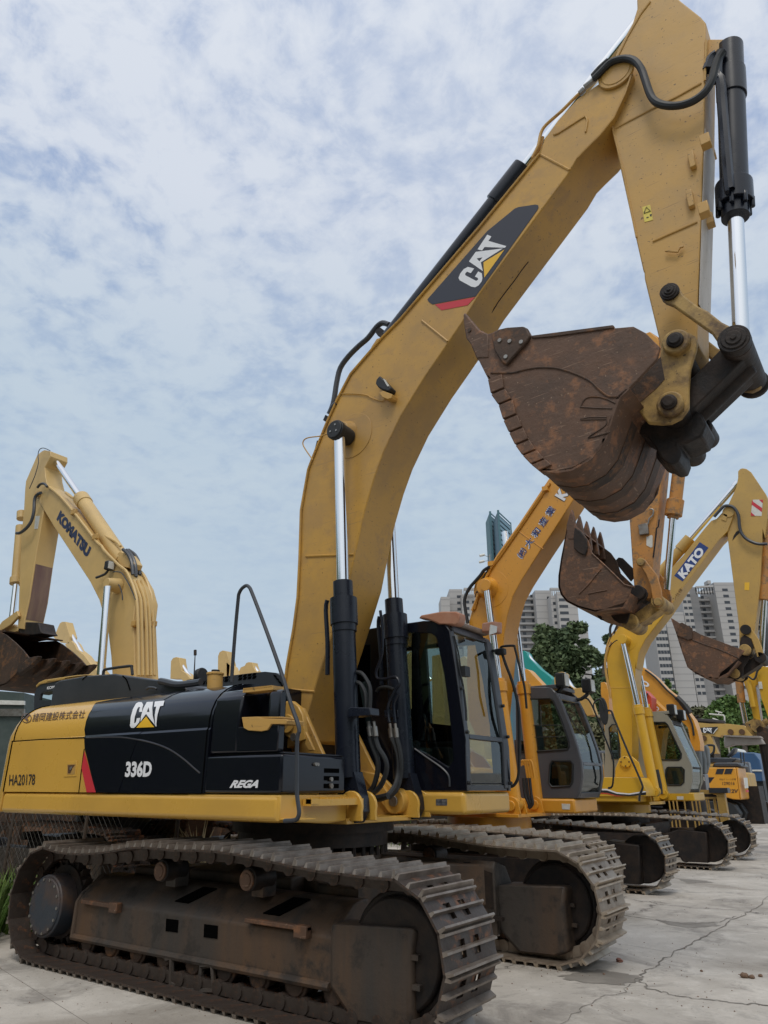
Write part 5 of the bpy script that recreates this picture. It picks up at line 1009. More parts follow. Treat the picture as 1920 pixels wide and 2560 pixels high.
b = M(); b.disc(zY('R', '1450,1035', 11.2)[0], .11, 11.16, 11.21, 20); b.ob('link_pin', grease, GL3, bevel=.006)
C3B = cab_box(E3, 'U', '150,890 700,885 850,885 900,905 945,960 1020,1130 1110,1320 1200,1520 1205,1700 1165,1845 160,1845', ['600,990 705,990 880,990 910,1020 1075,1370 1070,1420 1040,1445 800,1440 640,1440', '910,1530 1080,1530 1110,1560 1105,1710 1070,1745 910,1745 880,1700 890,1560', '205,1060 240,1020 320,1020 330,1430 240,1430'],
    '945,960 1020,1130 1110,1320 1200,1520 1205,1700 1165,1845', 12.0, 12.98, beige_cab, rubber, 1.86)
lamp(E3, z('U', '960,840')[0], 12.2, 1.6); lamp(E3, z('U', '1070,905')[0], 12.8, 1.6)
b = M(); b.tube([onY(p, 13.05) for p in z('U', '1010,965 1060,975 1130,1120 1240,1380 1320,1590 1330,1700 1300,1770')], .018, 6); b.ob('cab_hand_rail', steel, E3)
b = M(); b.tube(zY('U', '175,850 230,855 260,930 330,1100 430,1340 520,1540 600,1730 605,1790 575,1860 570,1940', 10.15), .022, 7); b.ob('hand_rail', rubber, E3)
c_ = zY('U', '135,855', 10.1)[0]; b = M(); b.ext([c_ + V3((.10 * math.cos(a * .524) , 0, .30 * math.sin(a * .524))) for a in range(12)], (0, .05, 0)); b.tube(zY('U', '150,850 110,720 60,720 20,770 25,840', 10.1), .018, 6); b.ob('mirror', rubber, E3, bevel=.015, split=True)
b = M(); b.ext(zY('U', '20,1655 200,1650 560,1655 600,1700 650,1810 650,1880 20,1880', 10.25), (0, .75, 0)); HS3 = b.ob('side_housing', yellow2, E3, bevel=.03)
b = M(); b.ext(zY('U', '20,1805 180,1810 300,1850 450,1862 650,1830 650,1862 450,1878 300,1868 180,1838 20,1828', 10.247), (0, .002, 0)); b.ob('dark_stripe', inkbl, HS3)
b = M(); b.ext(zY('U', '20,1790 180,1790 300,1832 450,1845 640,1815 650,1830 450,1860 300,1848 180,1808 20,1803', 10.247), (0, .002, 0)); b.ob('white_stripe', white, HS3)
b = M(); b.ext(zY('U', '20,1832 180,1842 300,1872 400,1878 300,1880 180,1852 20,1842', 10.246), (0, .002, 0)); b.ob('red_stripe', red, HS3)
b = M(); b.box((-3.9, 10.28, 1.18), (.0, 12.95, 1.37)); b.ob('deck_frame', yellow2, E3, bevel=.03)
b = M(); b.box((-1.6, 10.9, 1.12), (.05, 12.1, 1.18)); b.cyl((-.8, 11.5, .95), (-.8, 11.5, 1.12), .66, n=32); b.ob('main_plate', yellow2, E3, split=True)
b = M(); b.box((0, 12.0, 1.19), (.72, 12.98, 1.36)); D3 = b.ob('cab_deck', yellow2, E3, bevel=.02)
b = M(); b.xz(zY('U', '1020,1880 1100,1880 1098,1920 1022,1918', 11.99), 11.985, 11.995); b.ob('work_lamp_patch', paper, D3)
b = M(); b.ext(zY('U', '275,1650 280,1540 330,1420 480,1400 560,1470 600,1600 620,1650', 10.85), (0, .05, 0)); BF3 = b.ob('boom_foot_plate', yellow2, E3, bevel=.01)
b = M(); c_ = zY('U', '405,1465', 10.84)[0]; b.disc(c_, .12, 10.80, 10.86, 22); b.ob('foot_pin', yellow2, BF3, bevel=.01)
b = M(); [b.disc(c_ + V3((.09 * math.cos(a), 0, .09 * math.sin(a))), .018, 10.79, 10.81, 6) for a in (0, 1.57, 3.14, 4.71)]; b.ob('pin_bolt', inkbr, BF3, split=True)
b = M(); b.xz([(-.15, 1.18), (-.1, 1.45), (.08, 1.42), (.1, 1.18)], 10.88, 10.93); b.xz([(-.15, 1.18), (-.1, 1.45), (.08, 1.42), (.1, 1.18)], 11.08, 11.13); b.xz([(-.15, 1.18), (-.1, 1.45), (.08, 1.42), (.1, 1.18)], 12.02, 12.05); b.ob('cylinder_lug', yellow2, E3, bevel=.01, split=True)
b = M(); b.tube(zY('U', '770,1560 790,1650 810,1750 820,1850', 11.3), .06, 8); b.ob('hydraulic_hose', rubber, E3)
b = M(); b.box((-4.0, 10.3, 1.37), (-1.75, 12.9, 2.1)); b.ob('engine_housing', yellow2, E3, bevel=.06)
b = M(); b.cyl((-.8, 11.5, .55), (-.8, 11.5, .95), .6, n=28); b.box((-1.6, 10.6, .42), (0, 12.4, .75)); b.ob('car_body', grease, E3, split=True)
gen_track(E3, 10.35, -2.7, 1.27, .40, .6, shoe_m, grease); gen_track(E3, 12.75, -2.7, 1.25, .40, .6, shoe_m, grease)
# ---- left machine facing away -------------------------------------------------
E4 = thing('excavator', 'pale yellow excavator at the left facing away, blue lettering on its boom', 'excavator', (-6.3, 2.15, 0))
YB = 1.9
bp4 = z('S', '385,600 385,690 430,765 530,930 890,1480 980,1659') + z('AF', '640,1250 658,1400 668,1560') + z('Z', '282,1800 350,1800') + z('AF', '800,1500 790,1180') + z('S', '1340,1659 1300,1500 1240,1390 1150,1310 1050,1200 960,1090 760,830 600,640 500,545 470,525 430,530')
B4 = plate_ob(E4, 'boom', bp4, YB, YB + .50, kyel, .012)
b = M(); write_px(b, 'KOMATSU', *z('S', '558,865 860,1248 600,770'), YB, offset=.075, lift=-.005); b.ob('boom_lettering', mat('slate blue decal', (.022, .034, .085), .5), B4)
pth = [('475,540 500,555 600,640 760,830 960,1090 1005,1125 1030,1170 1180,1320 1240,1365 1285,1450 1345,1620', '1362,220 1370,745', 1.86), ]
b = M(); b.tube(zY('S', pth[0][0], 1.86) + zY('AD', pth[0][1], 1.86), .028, 7, 2)
for i, (sx, s2) in enumerate((('1320,1465 1355,1560 1390,1659', '1398,230 1410,745'), ('1360,1465 1390,1550 1425,1659', '1445,240 1455,745'), ('1400,1465 1430,1550 1460,1659', '1478,240 1492,745'), ('1345,1340 1400,1390 1440,1450 1480,1560 1505,1659', '1512,260 1522,745'))):
    b.tube(zY('S', sx, 1.95 + i * .12) + zY('AD', s2, 1.95 + i * .12), .030, 7, 2)
b.ob('steel_pipe', kyel, B4, split=True)
b = M(); b.tube(zY('S', '650,600 700,640 740,660 800,730 860,830 960,960 1010,1010 1140,1080 1190,1130', 2.0), .026, 7); b.ob('steel_pipe', kyel, B4)
b = M()
for x_ in (1335, 1365, 1400, 1440, 1478, 1512): c_ = onY(z('AD', '%d,235' % x_)[0], 1.9 + (x_ - 1335) / 400); b.box(c_ - V3((.06, .05, .05)), c_ + V3((.06, .05, .05)))
for p_ in ('730,790', '945,1035', '370,615'): c_ = zY('S', p_, 1.86)[0]; b.box(c_ - V3((.09, .03, .06)), c_ + V3((.09, .03, .06)))
b.ob('pipe_clamp', cy_old, B4, bevel=.01, split=True)
b = M()
for s_, y_ in (('1215,1160 1265,1210 1300,1290 1312,1410', 1.95), ('1250,1165 1300,1220 1335,1310 1342,1430', 2.1), ('1270,1165 1330,1210 1370,1290 1380,1410', 2.25)): b.tube(zY('S', s_, y_), .034, 7)
b.tube(zY('S', '405,600 360,625 340,680 335,780 310,880 260,950 200,995 165,1000', 1.75), .036, 7); b.tube(zY('S', '370,550 400,515 440,512 465,540', 1.8), .03, 6); b.tube(zY('S', '495,185 430,158 390,175 375,230 380,300 345,430 290,560', 1.8), .010, 5)
b.tube(zY('S', '1120,1380 1190,1385 1230,1430 1290,1540 1340,1659', 1.84), .012, 5); b.tube(zY('S', '1110,1520 1140,1490 1180,1520 1205,1600 1210,1659', 1.8), .012, 5); b.ob('hydraulic_hose', char, B4, split=True)
lamp(E4, z('S', '1080,1320')[0], 1.8, 1.1, 'boom_light')
b = M(); b.disc(zY('S', '1085,1500', 1.7)[0], .10, 1.62, YB, 22, .15); b.ob('pin_boss', kyel, B4, bevel=.01)
b = M(); b.cyl(zY('S', '1065,1530', 1.65)[0], onY((252, 1690), 1.65), .072, n=18); CR4 = b.ob('cylinder_rod', chrome, E4)
b = M(); b.cyl(onY((252, 1690), 1.65), onY((235, 1860), 1.65), .12, n=18); b.ob('boom_cylinder', kyel, E4)
b = M(); b.cyl(zY('S', '505,225', 2.12)[0], zY('S', '790,640', 2.12)[0], .075, n=18); b.ob('cylinder_rod', chrome, E4)
b = M(); b.cyl(zY('S', '800,650', 2.12)[0], zY('S', '1215,1270', 2.12)[0], .155, n=24); b.cyl(zY('S', '800,650', 2.12)[0], zY('S', '840,710', 2.12)[0], .175, n=24); b.ob('stick_cylinder', kyel, E4, bevel=.01)
b = M(); b.ext(zY('S', '1130,1230 1180,1180 1240,1200 1290,1290 1270,1340 1200,1330', 1.98), (0, .28, 0)); b.ob('cylinder_lug', kyel, B4, bevel=.01)
sp4 = z('S', '365,230 405,195 440,178 500,190 500,240 440,350 448,440 470,540 440,640 430,770 400,960 340,1300 300,1560 285,1659') + z('AF', '145,1180 140,1240 105,1235 108,1150') + z('S', '210,1010 235,780 247,560 255,485')
S4 = plate_ob(E4, 'stick', sp4, 1.92, 2.36, kyel, .012)
b = M(); q = zY('S', '352,830 395,828 375,955 338,958', 1.917); b.xz(q, 1.914, 1.918); b.ob('paper_label', paper, S4)
qs = [onY(p, 1.92) for p in z('S', '340,1300 300,1560 285,1659') + z('AF', '145,1180')]
b = M(); b.loft([[q + V3((.008, .03, 0)), q + V3((.008, .42, 0)), q + V3((-.01, .42, 0)), q + V3((-.01, .03, 0))] for q in qs]); b.ob('rubbed_bare_patch', mat('bare rubbed steel', (.16, .09, .075), .5, dirt=(.30, .20, .12), dscale=4, damt=.7, streak=True), S4)
b = M(); b.cyl(zY('S', '205,930', 2.1)[0], zY('S', '160,1490', 2.1)[0], .11, n=18); b.cyl(zY('S', '163,1440', 2.1)[0], zY('S', '158,1500', 2.1)[0], .14, n=18); b.cyl(zY('S', '215,790', 2.1)[0], zY('S', '212,860', 2.1)[0], .11, n=18); KC4 = b.ob('bucket_cylinder', kyel, E4, bevel=.006, split=True)
b = M(); b.cyl(zY('S', '158,1500', 2.1)[0], onY((28, 1560), 2.1), .065, n=16); b.ob('cylinder_rod', chrome, E4)
b = M(); b.ext(z_ := zY('AF', '100,1130 60,1160 10,1195 0,1210 -40,1240 -20,1255 20,1240 60,1215 110,1160', 1.85), (0, .06, 0)); b.ob('guide_link', kyel, E4, bevel=.012)
b = M(); b.ext(zY('AD', '-40,290 60,230 120,235 185,270 180,310 80,330', 1.95), (0, .3, 0)); b.ob('power_link', kyel, E4, bevel=.03)
K4 = bucket2(E4, 'AD', '-260,330 0,310 60,345 150,420 230,500 290,578 200,700 60,830 -100,880 -260,860 -350,700 -350,450', '330,570 290,578 200,700 60,830 -100,880 -260,860 -350,700 -350,450 -260,330 -100,295 60,300', 1.45, 2.72, rustd, rustd, '-60,600', '380,552 300,566 225,620 170,740 300,650 365,590')
b = M(); b.ext(zY('AD', '175,300 215,215 380,220 400,300 420,330 300,350 200,340', 1.95), (0, .36, 0)); b.ob('hinge_ear', grease, K4, bevel=.02)
cb4 = zY('AD', '335,1080 338,990 340,930 365,865 400,835 560,800 900,748 900,1080', 1.0)
b = M(); b.xz([(p[0], p[2]) for p in cb4], 1.0, 1.05, holes=[[(p[0], p[2]) for p in zY('AD', '385,990 400,930 430,905 520,895 520,990', 1.0)]]); C4 = b.ob('cab', char, E4, bevel=.02)
b = M(); b.xz([(p[0], p[2]) for p in cb4], 1.9, 1.95); b.ob('cab_shell', char, C4)
b = M(); b.xz([(p[0], p[2]) for p in zY('AD', '365,865 400,835 560,800 900,748 900,735 770,742 450,788 395,812 362,848', 1.0)], .98, 1.95); b.ob('cab_roof', yellow2b, C4, bevel=.02)
b = M(); write_px(b, 'KOMATSU', *z('AD', '465,885 620,862 468,855'), .998, offset=.04, lift=-.004); b.ob('cab_lettering', white, C4)
b = M(); b.xz([(p[0], p[2]) for p in zY('AD', '385,990 400,930 430,905 520,895 520,990', 1.03)], 1.03, 1.035); b.ob('side_window', glass, C4)
b = M(); b.box((-7.4, .9, 1.1), (-3.95, 3.5, 2.05)); b.ob('engine_housing', yellow2b, E4, bevel=.08)
b = M(); b.cyl((-6.3, 2.15, .5), (-6.3, 2.15, 1.1), .6, n=28); b.box((-7.2, 1.2, .4), (-5.4, 3.1, .75)); b.ob('car_body', grease, E4, split=True)
gen_track(E4, 1.05, -8.1, -4.6, .40, .6, shoe_d, rframe, rib=shoe_d); gen_track(E4, 3.35, -8.1, -4.6, .40, .6, shoe_d, rframe, rib=shoe_d)
# ------------------------------------------------------------------ background
G0 = V3((-math.sin(YAW), math.cos(YAW), 0)); R0 = V3((math.cos(YAW), math.sin(YAW), 0))
def onG(p, D): d = ray(*p); return CAM + d * (D / d.dot(G0))
def gext(px, D, th): b = M(); b.ext([onG(p, D) for p in px], G0 * th); return b
wallm = mat('weathered tower concrete', (.36, .35, .34), .8, dirt=(.36, .345, .325), dscale=.08, damt=.8, streak=True)
walld = mat('grey tower render', (.22, .22, .225), .8, dirt=(.25, .245, .24), dscale=.08, damt=.7, streak=True)
winm = mat('dark window', (.035, .040, .048), .25, rvar=.05)
slabm = mat('balcony slab', (.29, .285, .28), .8)
def tower(root, x0, x1, yt, D, mt, depth=14, name='wall_block', zb=0.0, holes=None):
    a, c = onG((x0, yt), D), onG((x1, yt), D); zt = a.z
    b = M(); b.ext([V3((a.x, a.y, zb)), V3((c.x, c.y, zb)), V3((c.x, c.y, zt)), V3((a.x, a.y, zt))], G0 * depth); return b.ob(name, mt, root), a, c, zt
def win_col(root, block, a, c, zt, us, n, top=3.0, step=3.0, ww=1.6, hh=1.3, D_=0.06, name='window'):
    e = (c - a); e.z = 0; L_ = e.length; e.normalize(); b = M()
    for u in us:
        for k in range(n):
            z_ = zt - top - k * step; p = V3((a.x, a.y, 0)) + e * (L_ * u - ww / 2)
            b.ext([p + V3((0, 0, z_ - hh)), p + e * ww + V3((0, 0, z_ - hh)), p + e * ww + V3((0, 0, z_)), p + V3((0, 0, z_))], -G0 * D_)
    return b.ob(name, winm, block, split=True)
def seams(block, a, c, zt, n, step=3.0, top=1.4):
    e = (c - a); e.z = 0; b = M()
    for k in range(n): z_ = zt - top - k * step; p = V3((a.x, a.y, z_)); b.ext([p, p + e, p + e + V3((0, 0, .16)), p + V3((0, 0, .16))], -G0 * .05)
    b.ob('panel_joint', walld, block)
def balconies(block, a, c, zt, n, step=3.0, top=2.2):
    e = (c - a); e.z = 0; b = M(); d_ = M()
    for k in range(n):
        z_ = zt - top - k * step; p = V3((a.x, a.y, z_)); b.ext([p, p + e, p + e + V3((0, 0, .9)), p + V3((0, 0, .9))], -G0 * 1.2)
        for u in (.22, .72): q = V3((a.x, a.y, z_ + .9)) + e * u; d_.ext([q, q + e * .16, q + e * .16 + V3((0, 0, 1.7)), q + V3((0, 0, 1.7))], -G0 * .08)
    b.ob('balcony', slabm, block, split=True); d_.ob('window', winm, block, split=True)
DB = 320.0
BA = thing('apartment_building', 'pale grey apartment block seen behind the orange boom and above the big tree', 'building', tuple(V3((onG((1300, 1900), DB).x, onG((1300, 1900), DB).y, 0))))
for x0, x1, yt, dd, mt, cols, n in ((1102, 1124, 1492, 0, wallm, (), 0), (1123, 1156, 1473, 4, wallm, (.72,), 9), (1154, 1190, 1486, -2, wallm, (.35, .85), 9), (1290, 1339, 1489, 8, walld, 'b', 15), (1337, 1378, 1476, 2, wallm, (.83,), 14), (1376, 1396, 1489, -6, wallm, (.5,), 10), (1392, 1440, 1480, -10, wallm, (.18, .40), 12), (1438, 1468, 1560, -6, wallm, (), 0)):
    bl_, a, c, zt = tower(BA, x0, x1, yt, DB + dd, mt)
    if cols == 'b': balconies(bl_, a, c, zt, n)
    else:
        seams(bl_, a, c, zt, 14)
        if cols: win_col(BA, bl_, a, c, zt, cols, n, ww=2.0)
b = M()
for x0, x1 in ((1160, 1186), (1376, 1396), (1396, 1440)):
    for x_ in range(x0, x1, 5): a = onG((x_, 1486), DB - 4); b.box(a - V3((.2, .2, 1)), a + V3((.2, .2, 2.2)))
    a, c = onG((x0, 1474), DB - 4), onG((x1, 1474), DB - 4); b.ext([a, c, c + V3((0, 0, .9)), a + V3((0, 0, .9))], G0 * 2)
b.ob('roof_frame', wallm, BA, split=True)
BB = thing('apartment_building', 'tall grey apartment towers at the right behind the brown bucket and hedge', 'building', tuple(V3((onG((1780, 1800), DB).x, onG((1780, 1800), DB).y, 0))))
for x0, x1, yt, dd, mt, cols, n in ((1634, 1664, 1560, -4, wallm, 'c', 14), (1662, 1708, 1530, 0, wallm, (), 0), (1700, 1722, 1470, 3, wallm, (.3, .8), 16), (1719, 1742, 1468, 7, walld, (), 0), (1740, 1790, 1492, 10, walld, 'b', 20), (1784, 1834, 1456, 2, wallm, (.5,), 16), (1832, 1875, 1470, 6, walld, (.5,), 14), (1873, 1905, 1478, 12, walld, 'b', 18), (1900, 1990, 1462, 4, walld, (.15, .5), 16)):
    bl_, a, c, zt = tower(BB, x0, x1, yt, DB + dd, mt, 16)
    if cols == 'b': balconies(bl_, a, c, zt, n)
    elif cols == 'c': win_col(BB, bl_, a, c, zt, (.15, .4, .65, .9), 18, ww=1.2, hh=1.5, name='window'); seams(bl_, a, c, zt, 18)
    else:
        seams(bl_, a, c, zt, 20)
        if cols: win_col(BB, bl_, a, c, zt, cols, n, ww=2.6 if n == 16 and x0 == 1784 else 1.6)
for yy in (1470, 1484):
    b = M(); a, c = onG((1741, yy), DB), onG((1784, yy - 3), DB); b.ext([a, c, c + V3((0, 0, .9)), a + V3((0, 0, .9))], G0 * 1.2)
    for x_ in range(1741, 1785, 7): q = onG((x_, 1486), DB); b.box(q - V3((.15, .15, 0)), q + V3((.15, .15, 3.3)))
    b.ob('roof_frame', wallm, BB)
a, c = onG((1770, 1459), DB), onG((1778, 1459), DB); b = M(); b.ext([a, c, c + V3((0, 0, 1.6)), a + V3((0, 0, 1.6))], G0 * 4); b.ob('roof_cap', wallm, BB)
# slatted steel tower top
LT = thing('slatted_tower', 'teal slatted steel screen tower rising above the orange boom', 'tower', tuple(V3((onG((1250, 1900), 150).x, onG((1250, 1900), 150).y, 0))))
slm = mat('teal steel frame', (.05, .13, .16), .5); slw = mat('pale slat', (.15, .26, .33), .4)
for x0, y0, x1, y1, dd in ((1223, 1278, 1243, 1296, 6), (1243, 1275, 1276, 1306, 0)):
    A_, B_ = onG((x0, y0), 150 + dd), onG((x1, y1), 150 + dd + 5); b = M(); zb_ = 0
    b.ext([V3((A_.x, A_.y, 0)), V3((A_.x + .45 * R0.x, A_.y + .45 * R0.y, 0)), V3((A_.x + .45 * R0.x, A_.y + .45 * R0.y, A_.z)), A_], G0 * .4)
    b.ext([A_, B_, B_ - V3((0, 0, .3)), A_ - V3((0, 0, .3))], G0 * .3); b.ext([V3((B_.x, B_.y, 20)), V3((B_.x + .2 * R0.x, B_.y + .2 * R0.y, 20)), V3((B_.x + .2 * R0.x, B_.y + .2 * R0.y, B_.z)), B_], G0 * .3); b.ob('steel_frame', slm, LT, split=True)
    b = M(); b.ext([V3((A_.x, A_.y, 0)) + G0 * .6, V3((B_.x, B_.y, 0)) + G0 * .6, B_ + G0 * .6 - V3((0, 0, .5)), A_ + G0 * .6 - V3((0, 0, .5))], G0 * 6); b.ob('glass_wall', mat('blue green glass wall', (.07, .13, .17) if dd == 0 else (.06, .14, .16), .6), LT)
    b = M()
    for k in range(1, 24):
        o_ = V3((0, 0, -k * 1.15)); b.ext([A_ + o_, B_ + o_, B_ + o_ + V3((0, 0, -.75)), A_ + o_ + V3((0, 0, -.75))], G0 * .1)
    b.ob('slat', slw if dd == 0 else slm, LT, split=True)
# two surveillance cameras on a thin pole
CP = thing('camera_pole', 'slim pole with two small white surveillance cameras beside the orange boom', 'camera pole', tuple(V3((onG((1222, 1420), 30).x, onG((1222, 1420), 30).y, 0))))
q = onG((1224, 1392), 30); b = M(); b.cyl((q.x, q.y, 0), q + V3((0, 0, .1)), .03, n=8); b.ob('pole', steel, CP)
for p_ in ((1206, 1388), (1205, 1404)):
    c_ = onG(p_, 30); b = M(); b.cyl(c_ - R0 * .13 + V3((0, 0, -.03)), c_ + R0 * .10 + V3((0, 0, .03)), .06, n=12); k_ = b.ob('surveillance_camera', paper, CP, bevel=.01)
    b = M(); b.cyl(c_ + R0 * .05, q + V3((0, 0, (c_.z - q.z) * .5 - .05)), .012, n=6); b.ob('camera_arm', steel, k_)
# trees --------------------------------------------------------------------
def leafm(name, c1, c2):
    m = bpy.data.materials.new(name); m.use_nodes = True; t = m.node_tree; b_ = t.nodes['Principled BSDF']; b_.inputs['Roughness'].default_value = .6; b_.inputs['Specular IOR Level'].default_value = .3
    n = t.nodes.new('ShaderNodeTexNoise'); n.inputs['Scale'].default_value = .45; n.inputs['Detail'].default_value = 5; c = t.nodes.new('ShaderNodeTexCoord'); t.links.new(c.outputs['Object'], n.inputs[0])
    g = t.nodes.new('ShaderNodeNewGeometry'); a = t.nodes.new('ShaderNodeMath'); a.operation = 'ADD'; s_ = t.nodes.new('ShaderNodeMath'); s_.operation = 'MULTIPLY'; s_.inputs[1].default_value = .35; t.links.new(g.outputs['Random Per Island'], s_.inputs[0]); t.links.new(s_.outputs[0], a.inputs[0]); t.links.new(n.outputs[0], a.inputs[1])
    r = t.nodes.new('ShaderNodeMapRange'); r.inputs[1].default_value = .45; r.inputs[2].default_value = .95; t.links.new(a.outputs[0], r.inputs[0])
    x = t.nodes.new('ShaderNodeMix'); x.data_type = 'RGBA'; t.links.new(r.outputs[0], x.inputs[0]); x.inputs[6].default_value = (*c1, 1); x.inputs[7].default_value = (*c2, 1); t.links.new(x.outputs[2], b_.inputs['Base Color'])
    return m
leafA = leafm('dark tree leaves', (.045, .075, .035), (.13, .17, .075)); leafB = leafm('hedge tree leaves', (.055, .11, .03), (.15, .23, .06)); leafC = leafm('dry brown green leaves', (.08, .09, .045), (.18, .17, .09))
bark = mat('tree bark', (.09, .075, .06), .9, dirt=(.04, .035, .03), dscale=3, damt=.7)
def tree(label, blobs, trunk_px, D, lm, n=5200, size=.42, group=None, name='tree', depth=1.0):
    """blobs: (x,y,rx,ry) in photo pixels on the plane at distance D; each becomes a rounded clump of leaves"""
    base = onG(trunk_px[0], D); base.z = 0; T_ = thing(name, label, 'tree', tuple(base), group)
    sc_ = D / F; b = M(); rr = random.Random(int(D * 10 + blobs[0][0])); area = sum(q[2] * q[3] for q in blobs)
    cents = []
    xs = list(blobs)
    for i in range(len(blobs)):
        for j in range(i): 
            if math.hypot(blobs[i][0] - blobs[j][0], blobs[i][1] - blobs[j][1]) < 1.6 * (blobs[i][2] + blobs[j][2]) * .7 and rr.random() < .6: xs.append(((blobs[i][0] + blobs[j][0]) / 2 + rr.uniform(-6, 6), (blobs[i][1] + blobs[j][1]) / 2 + rr.uniform(-6, 6), (blobs[i][2] + blobs[j][2]) * rr.uniform(.22, .4), (blobs[i][3] + blobs[j][3]) * rr.uniform(.2, .36)))
    blobs = xs; area = sum(q[2] * q[3] for q in blobs)
    for bx, by, rx, ry in blobs:
        c_ = onG((bx, by), D); c_ = c_ + G0 * rr.uniform(-.4, .4) * rx * sc_ * depth; RX, RZ = rx * sc_, ry * sc_; cents.append(c_)
        subs = []
        for _ in range(9):
            v = V3((rr.gauss(0, 1), rr.gauss(0, 1), rr.gauss(0, 1))).normalized() * rr.uniform(.25, .75); subs.append((v, rr.uniform(.38, .62)))
        for _ in range(int(n * rx * ry / area)):
            v, s_ = rr.choice(subs); d = V3((rr.gauss(0, 1), rr.gauss(0, 1), rr.gauss(0, 1))).normalized() * (rr.random() ** .4) * s_ + v
            p = c_ + R0 * d.x * RX + G0 * d.y * RX * depth + V3((0, 0, d.z * RZ))
            q = size * rr.uniform(.5, 1.2); u = V3((rr.gauss(0, 1), rr.gauss(0, 1), rr.gauss(0, .6))).normalized(); w_ = u.cross(V3((rr.gauss(0, 1), rr.gauss(0, 1), rr.gauss(0, 1)))).normalized()
            b.add([p - u * q * .5, p + w_ * q * .28, p + u * q * .5, p - w_ * q * .28], [(0, 1, 2, 3)])
    me_ = b.ob('crown', lm, T_, ang=180)
    b = M(); tp_ = [onG(p, D) for p in trunk_px]; tp_[0].z = 0; b.tube(tp_, lambda t: .4 * (1 - .6 * t), 8, 3)
    for c_ in cents[:14]: m_ = tp_[-1].lerp(tp_[0], rr.uniform(.05, .5)); b.tube([m_, m_.lerp(c_, .5) + V3((0, 0, .4)), c_], lambda t: .16 * (1 - .75 * t), 5, 2)
    b.ob('trunk', bark, T_); return T_
tree('big dark leafy tree in front of the pale apartment block', [(1365, 1590, 34, 30), (1420, 1585, 40, 34), (1450, 1570, 26, 18), (1345, 1640, 28, 32), (1400, 1650, 50, 38), (1460, 1640, 38, 34), (1370, 1720, 44, 40), (1440, 1720, 52, 40), (1500, 1690, 26, 26), (1395, 1790, 60, 40), (1470, 1780, 50, 44)], [(1420, 1960), (1425, 1800), (1420, 1640)], 75, leafA, 24000, .66)
tree('thin open tree with bare twigs right of the big dark tree', [(1500, 1650, 22, 26), (1520, 1600, 16, 18), (1505, 1720, 26, 40), (1485, 1770, 30, 40), (1530, 1700, 16, 50)], [(1508, 1960), (1505, 1790), (1512, 1640)], 70, leafA, 2600, .5)
tree('brownish scrub below the big dark tree', [(1420, 1850, 70, 46), (1350, 1880, 50, 50), (1480, 1860, 50, 50), (1520, 1900, 40, 60), (1310, 1900, 40, 40)], [(1420, 1965), (1420, 1880)], 62, leafC, 14000, .5, name='shrub')
for i, (lab, bl) in enumerate((('rounded green hedge tree below the grey towers, left of the crane like arm', [(1790, 1775, 34, 30), (1830, 1765, 34, 34), (1810, 1810, 50, 40)]), ('olive green hedge tree behind the orange lettered boom', [(1705, 1775, 30, 26), (1740, 1790, 30, 26), (1690, 1820, 40, 40), (1745, 1830, 36, 40)]),
      ('green hedge tree at the right edge behind the yellow arm', [(1860, 1790, 34, 40), (1900, 1790, 40, 50), (1890, 1850, 50, 50)]), ('low green tree behind the small machine roofs', [(1780, 1860, 50, 50), (1830, 1880, 50, 50), (1730, 1880, 40, 50)]), ('low dark tree between the grey cab and the beige cab', [(1560, 1880, 40, 60), (1600, 1900, 40, 60), (1650, 1890, 40, 60)]), ('tiny green treetop above the sloping orange boom', [(1668, 1712, 12, 16), (1676, 1740, 14, 20)]))):
    tree(lab, bl, [(bl[0][0], 1965), (bl[0][0], bl[0][1] + 10)], 64 + i * 3, leafB if i != 1 else leafC, 9000 if i < 5 else 900, .42, group='trees behind the yard', name='hedge_tree')
# far machines -----------------------------------------------------------------
def far_ex(label, Y, mt, parts, rods=(), body=None, th=.5, group='excavators farther back', base=None, tracks=True, bodym=None, rx=1.6, cz=2.6):
    p0 = onY(base or parts[0][1][0], Y); T_ = thing('excavator', label, 'excavator', (p0.x, Y + th / 2, 0), group=group); objs = {}
    for nm, px, *r in parts:
        m_ = r[0] if r else mt; off = r[1] if len(r) > 1 else 0; t2 = r[2] if len(r) > 2 else th
        b = M(); b.ext([onY(p, Y + off) for p in px], (0, t2, 0)); objs[nm] = b.ob(nm, m_, T_, bevel=.01)
    for a, c, r_ in rods: b = M(); b.cyl(onY(a, Y + th / 2), onY(c, Y + th / 2), r_, n=12); b.ob('cylinder_rod', chrome, T_)
    if body is not False:
        b = M(); b.box((p0.x - 2.6, Y - .8, 1.1), (p0.x + rx, Y + 1.2, 2.1)); b.ob('engine_housing', bodym or mt, T_, bevel=.08)
        b = M(); b.box((p0.x + rx - 1.5, Y + .55, 1.2), (p0.x + rx - .1, Y + 1.15, cz)); b.ob('cab', gray_cab, T_, bevel=.08)
        tx_ = p0.x + rx - 1.6
        for yy in (-.95, 1.45): b = M(); b.xz([(tx_ - 2.1, .45), (tx_ - 1.9, .1), (tx_ - 1.6, .02), (tx_ + 1.6, .02), (tx_ + 1.9, .1), (tx_ + 2.1, .45), (tx_ + 1.9, .8), (tx_ + 1.6, .9), (tx_ - 1.6, .9), (tx_ - 1.9, .8)], Y + yy - .3, Y + yy + .3); b.ob('track_belt', grease, T_)
        b = M(); b.cyl((p0.x, Y + .25, .5), (p0.x, Y + .25, 1.1), .6, n=20); b.ob('swing_ring', grease, T_)
    return T_, objs
z1 = lambda s_: z('Z', s_)
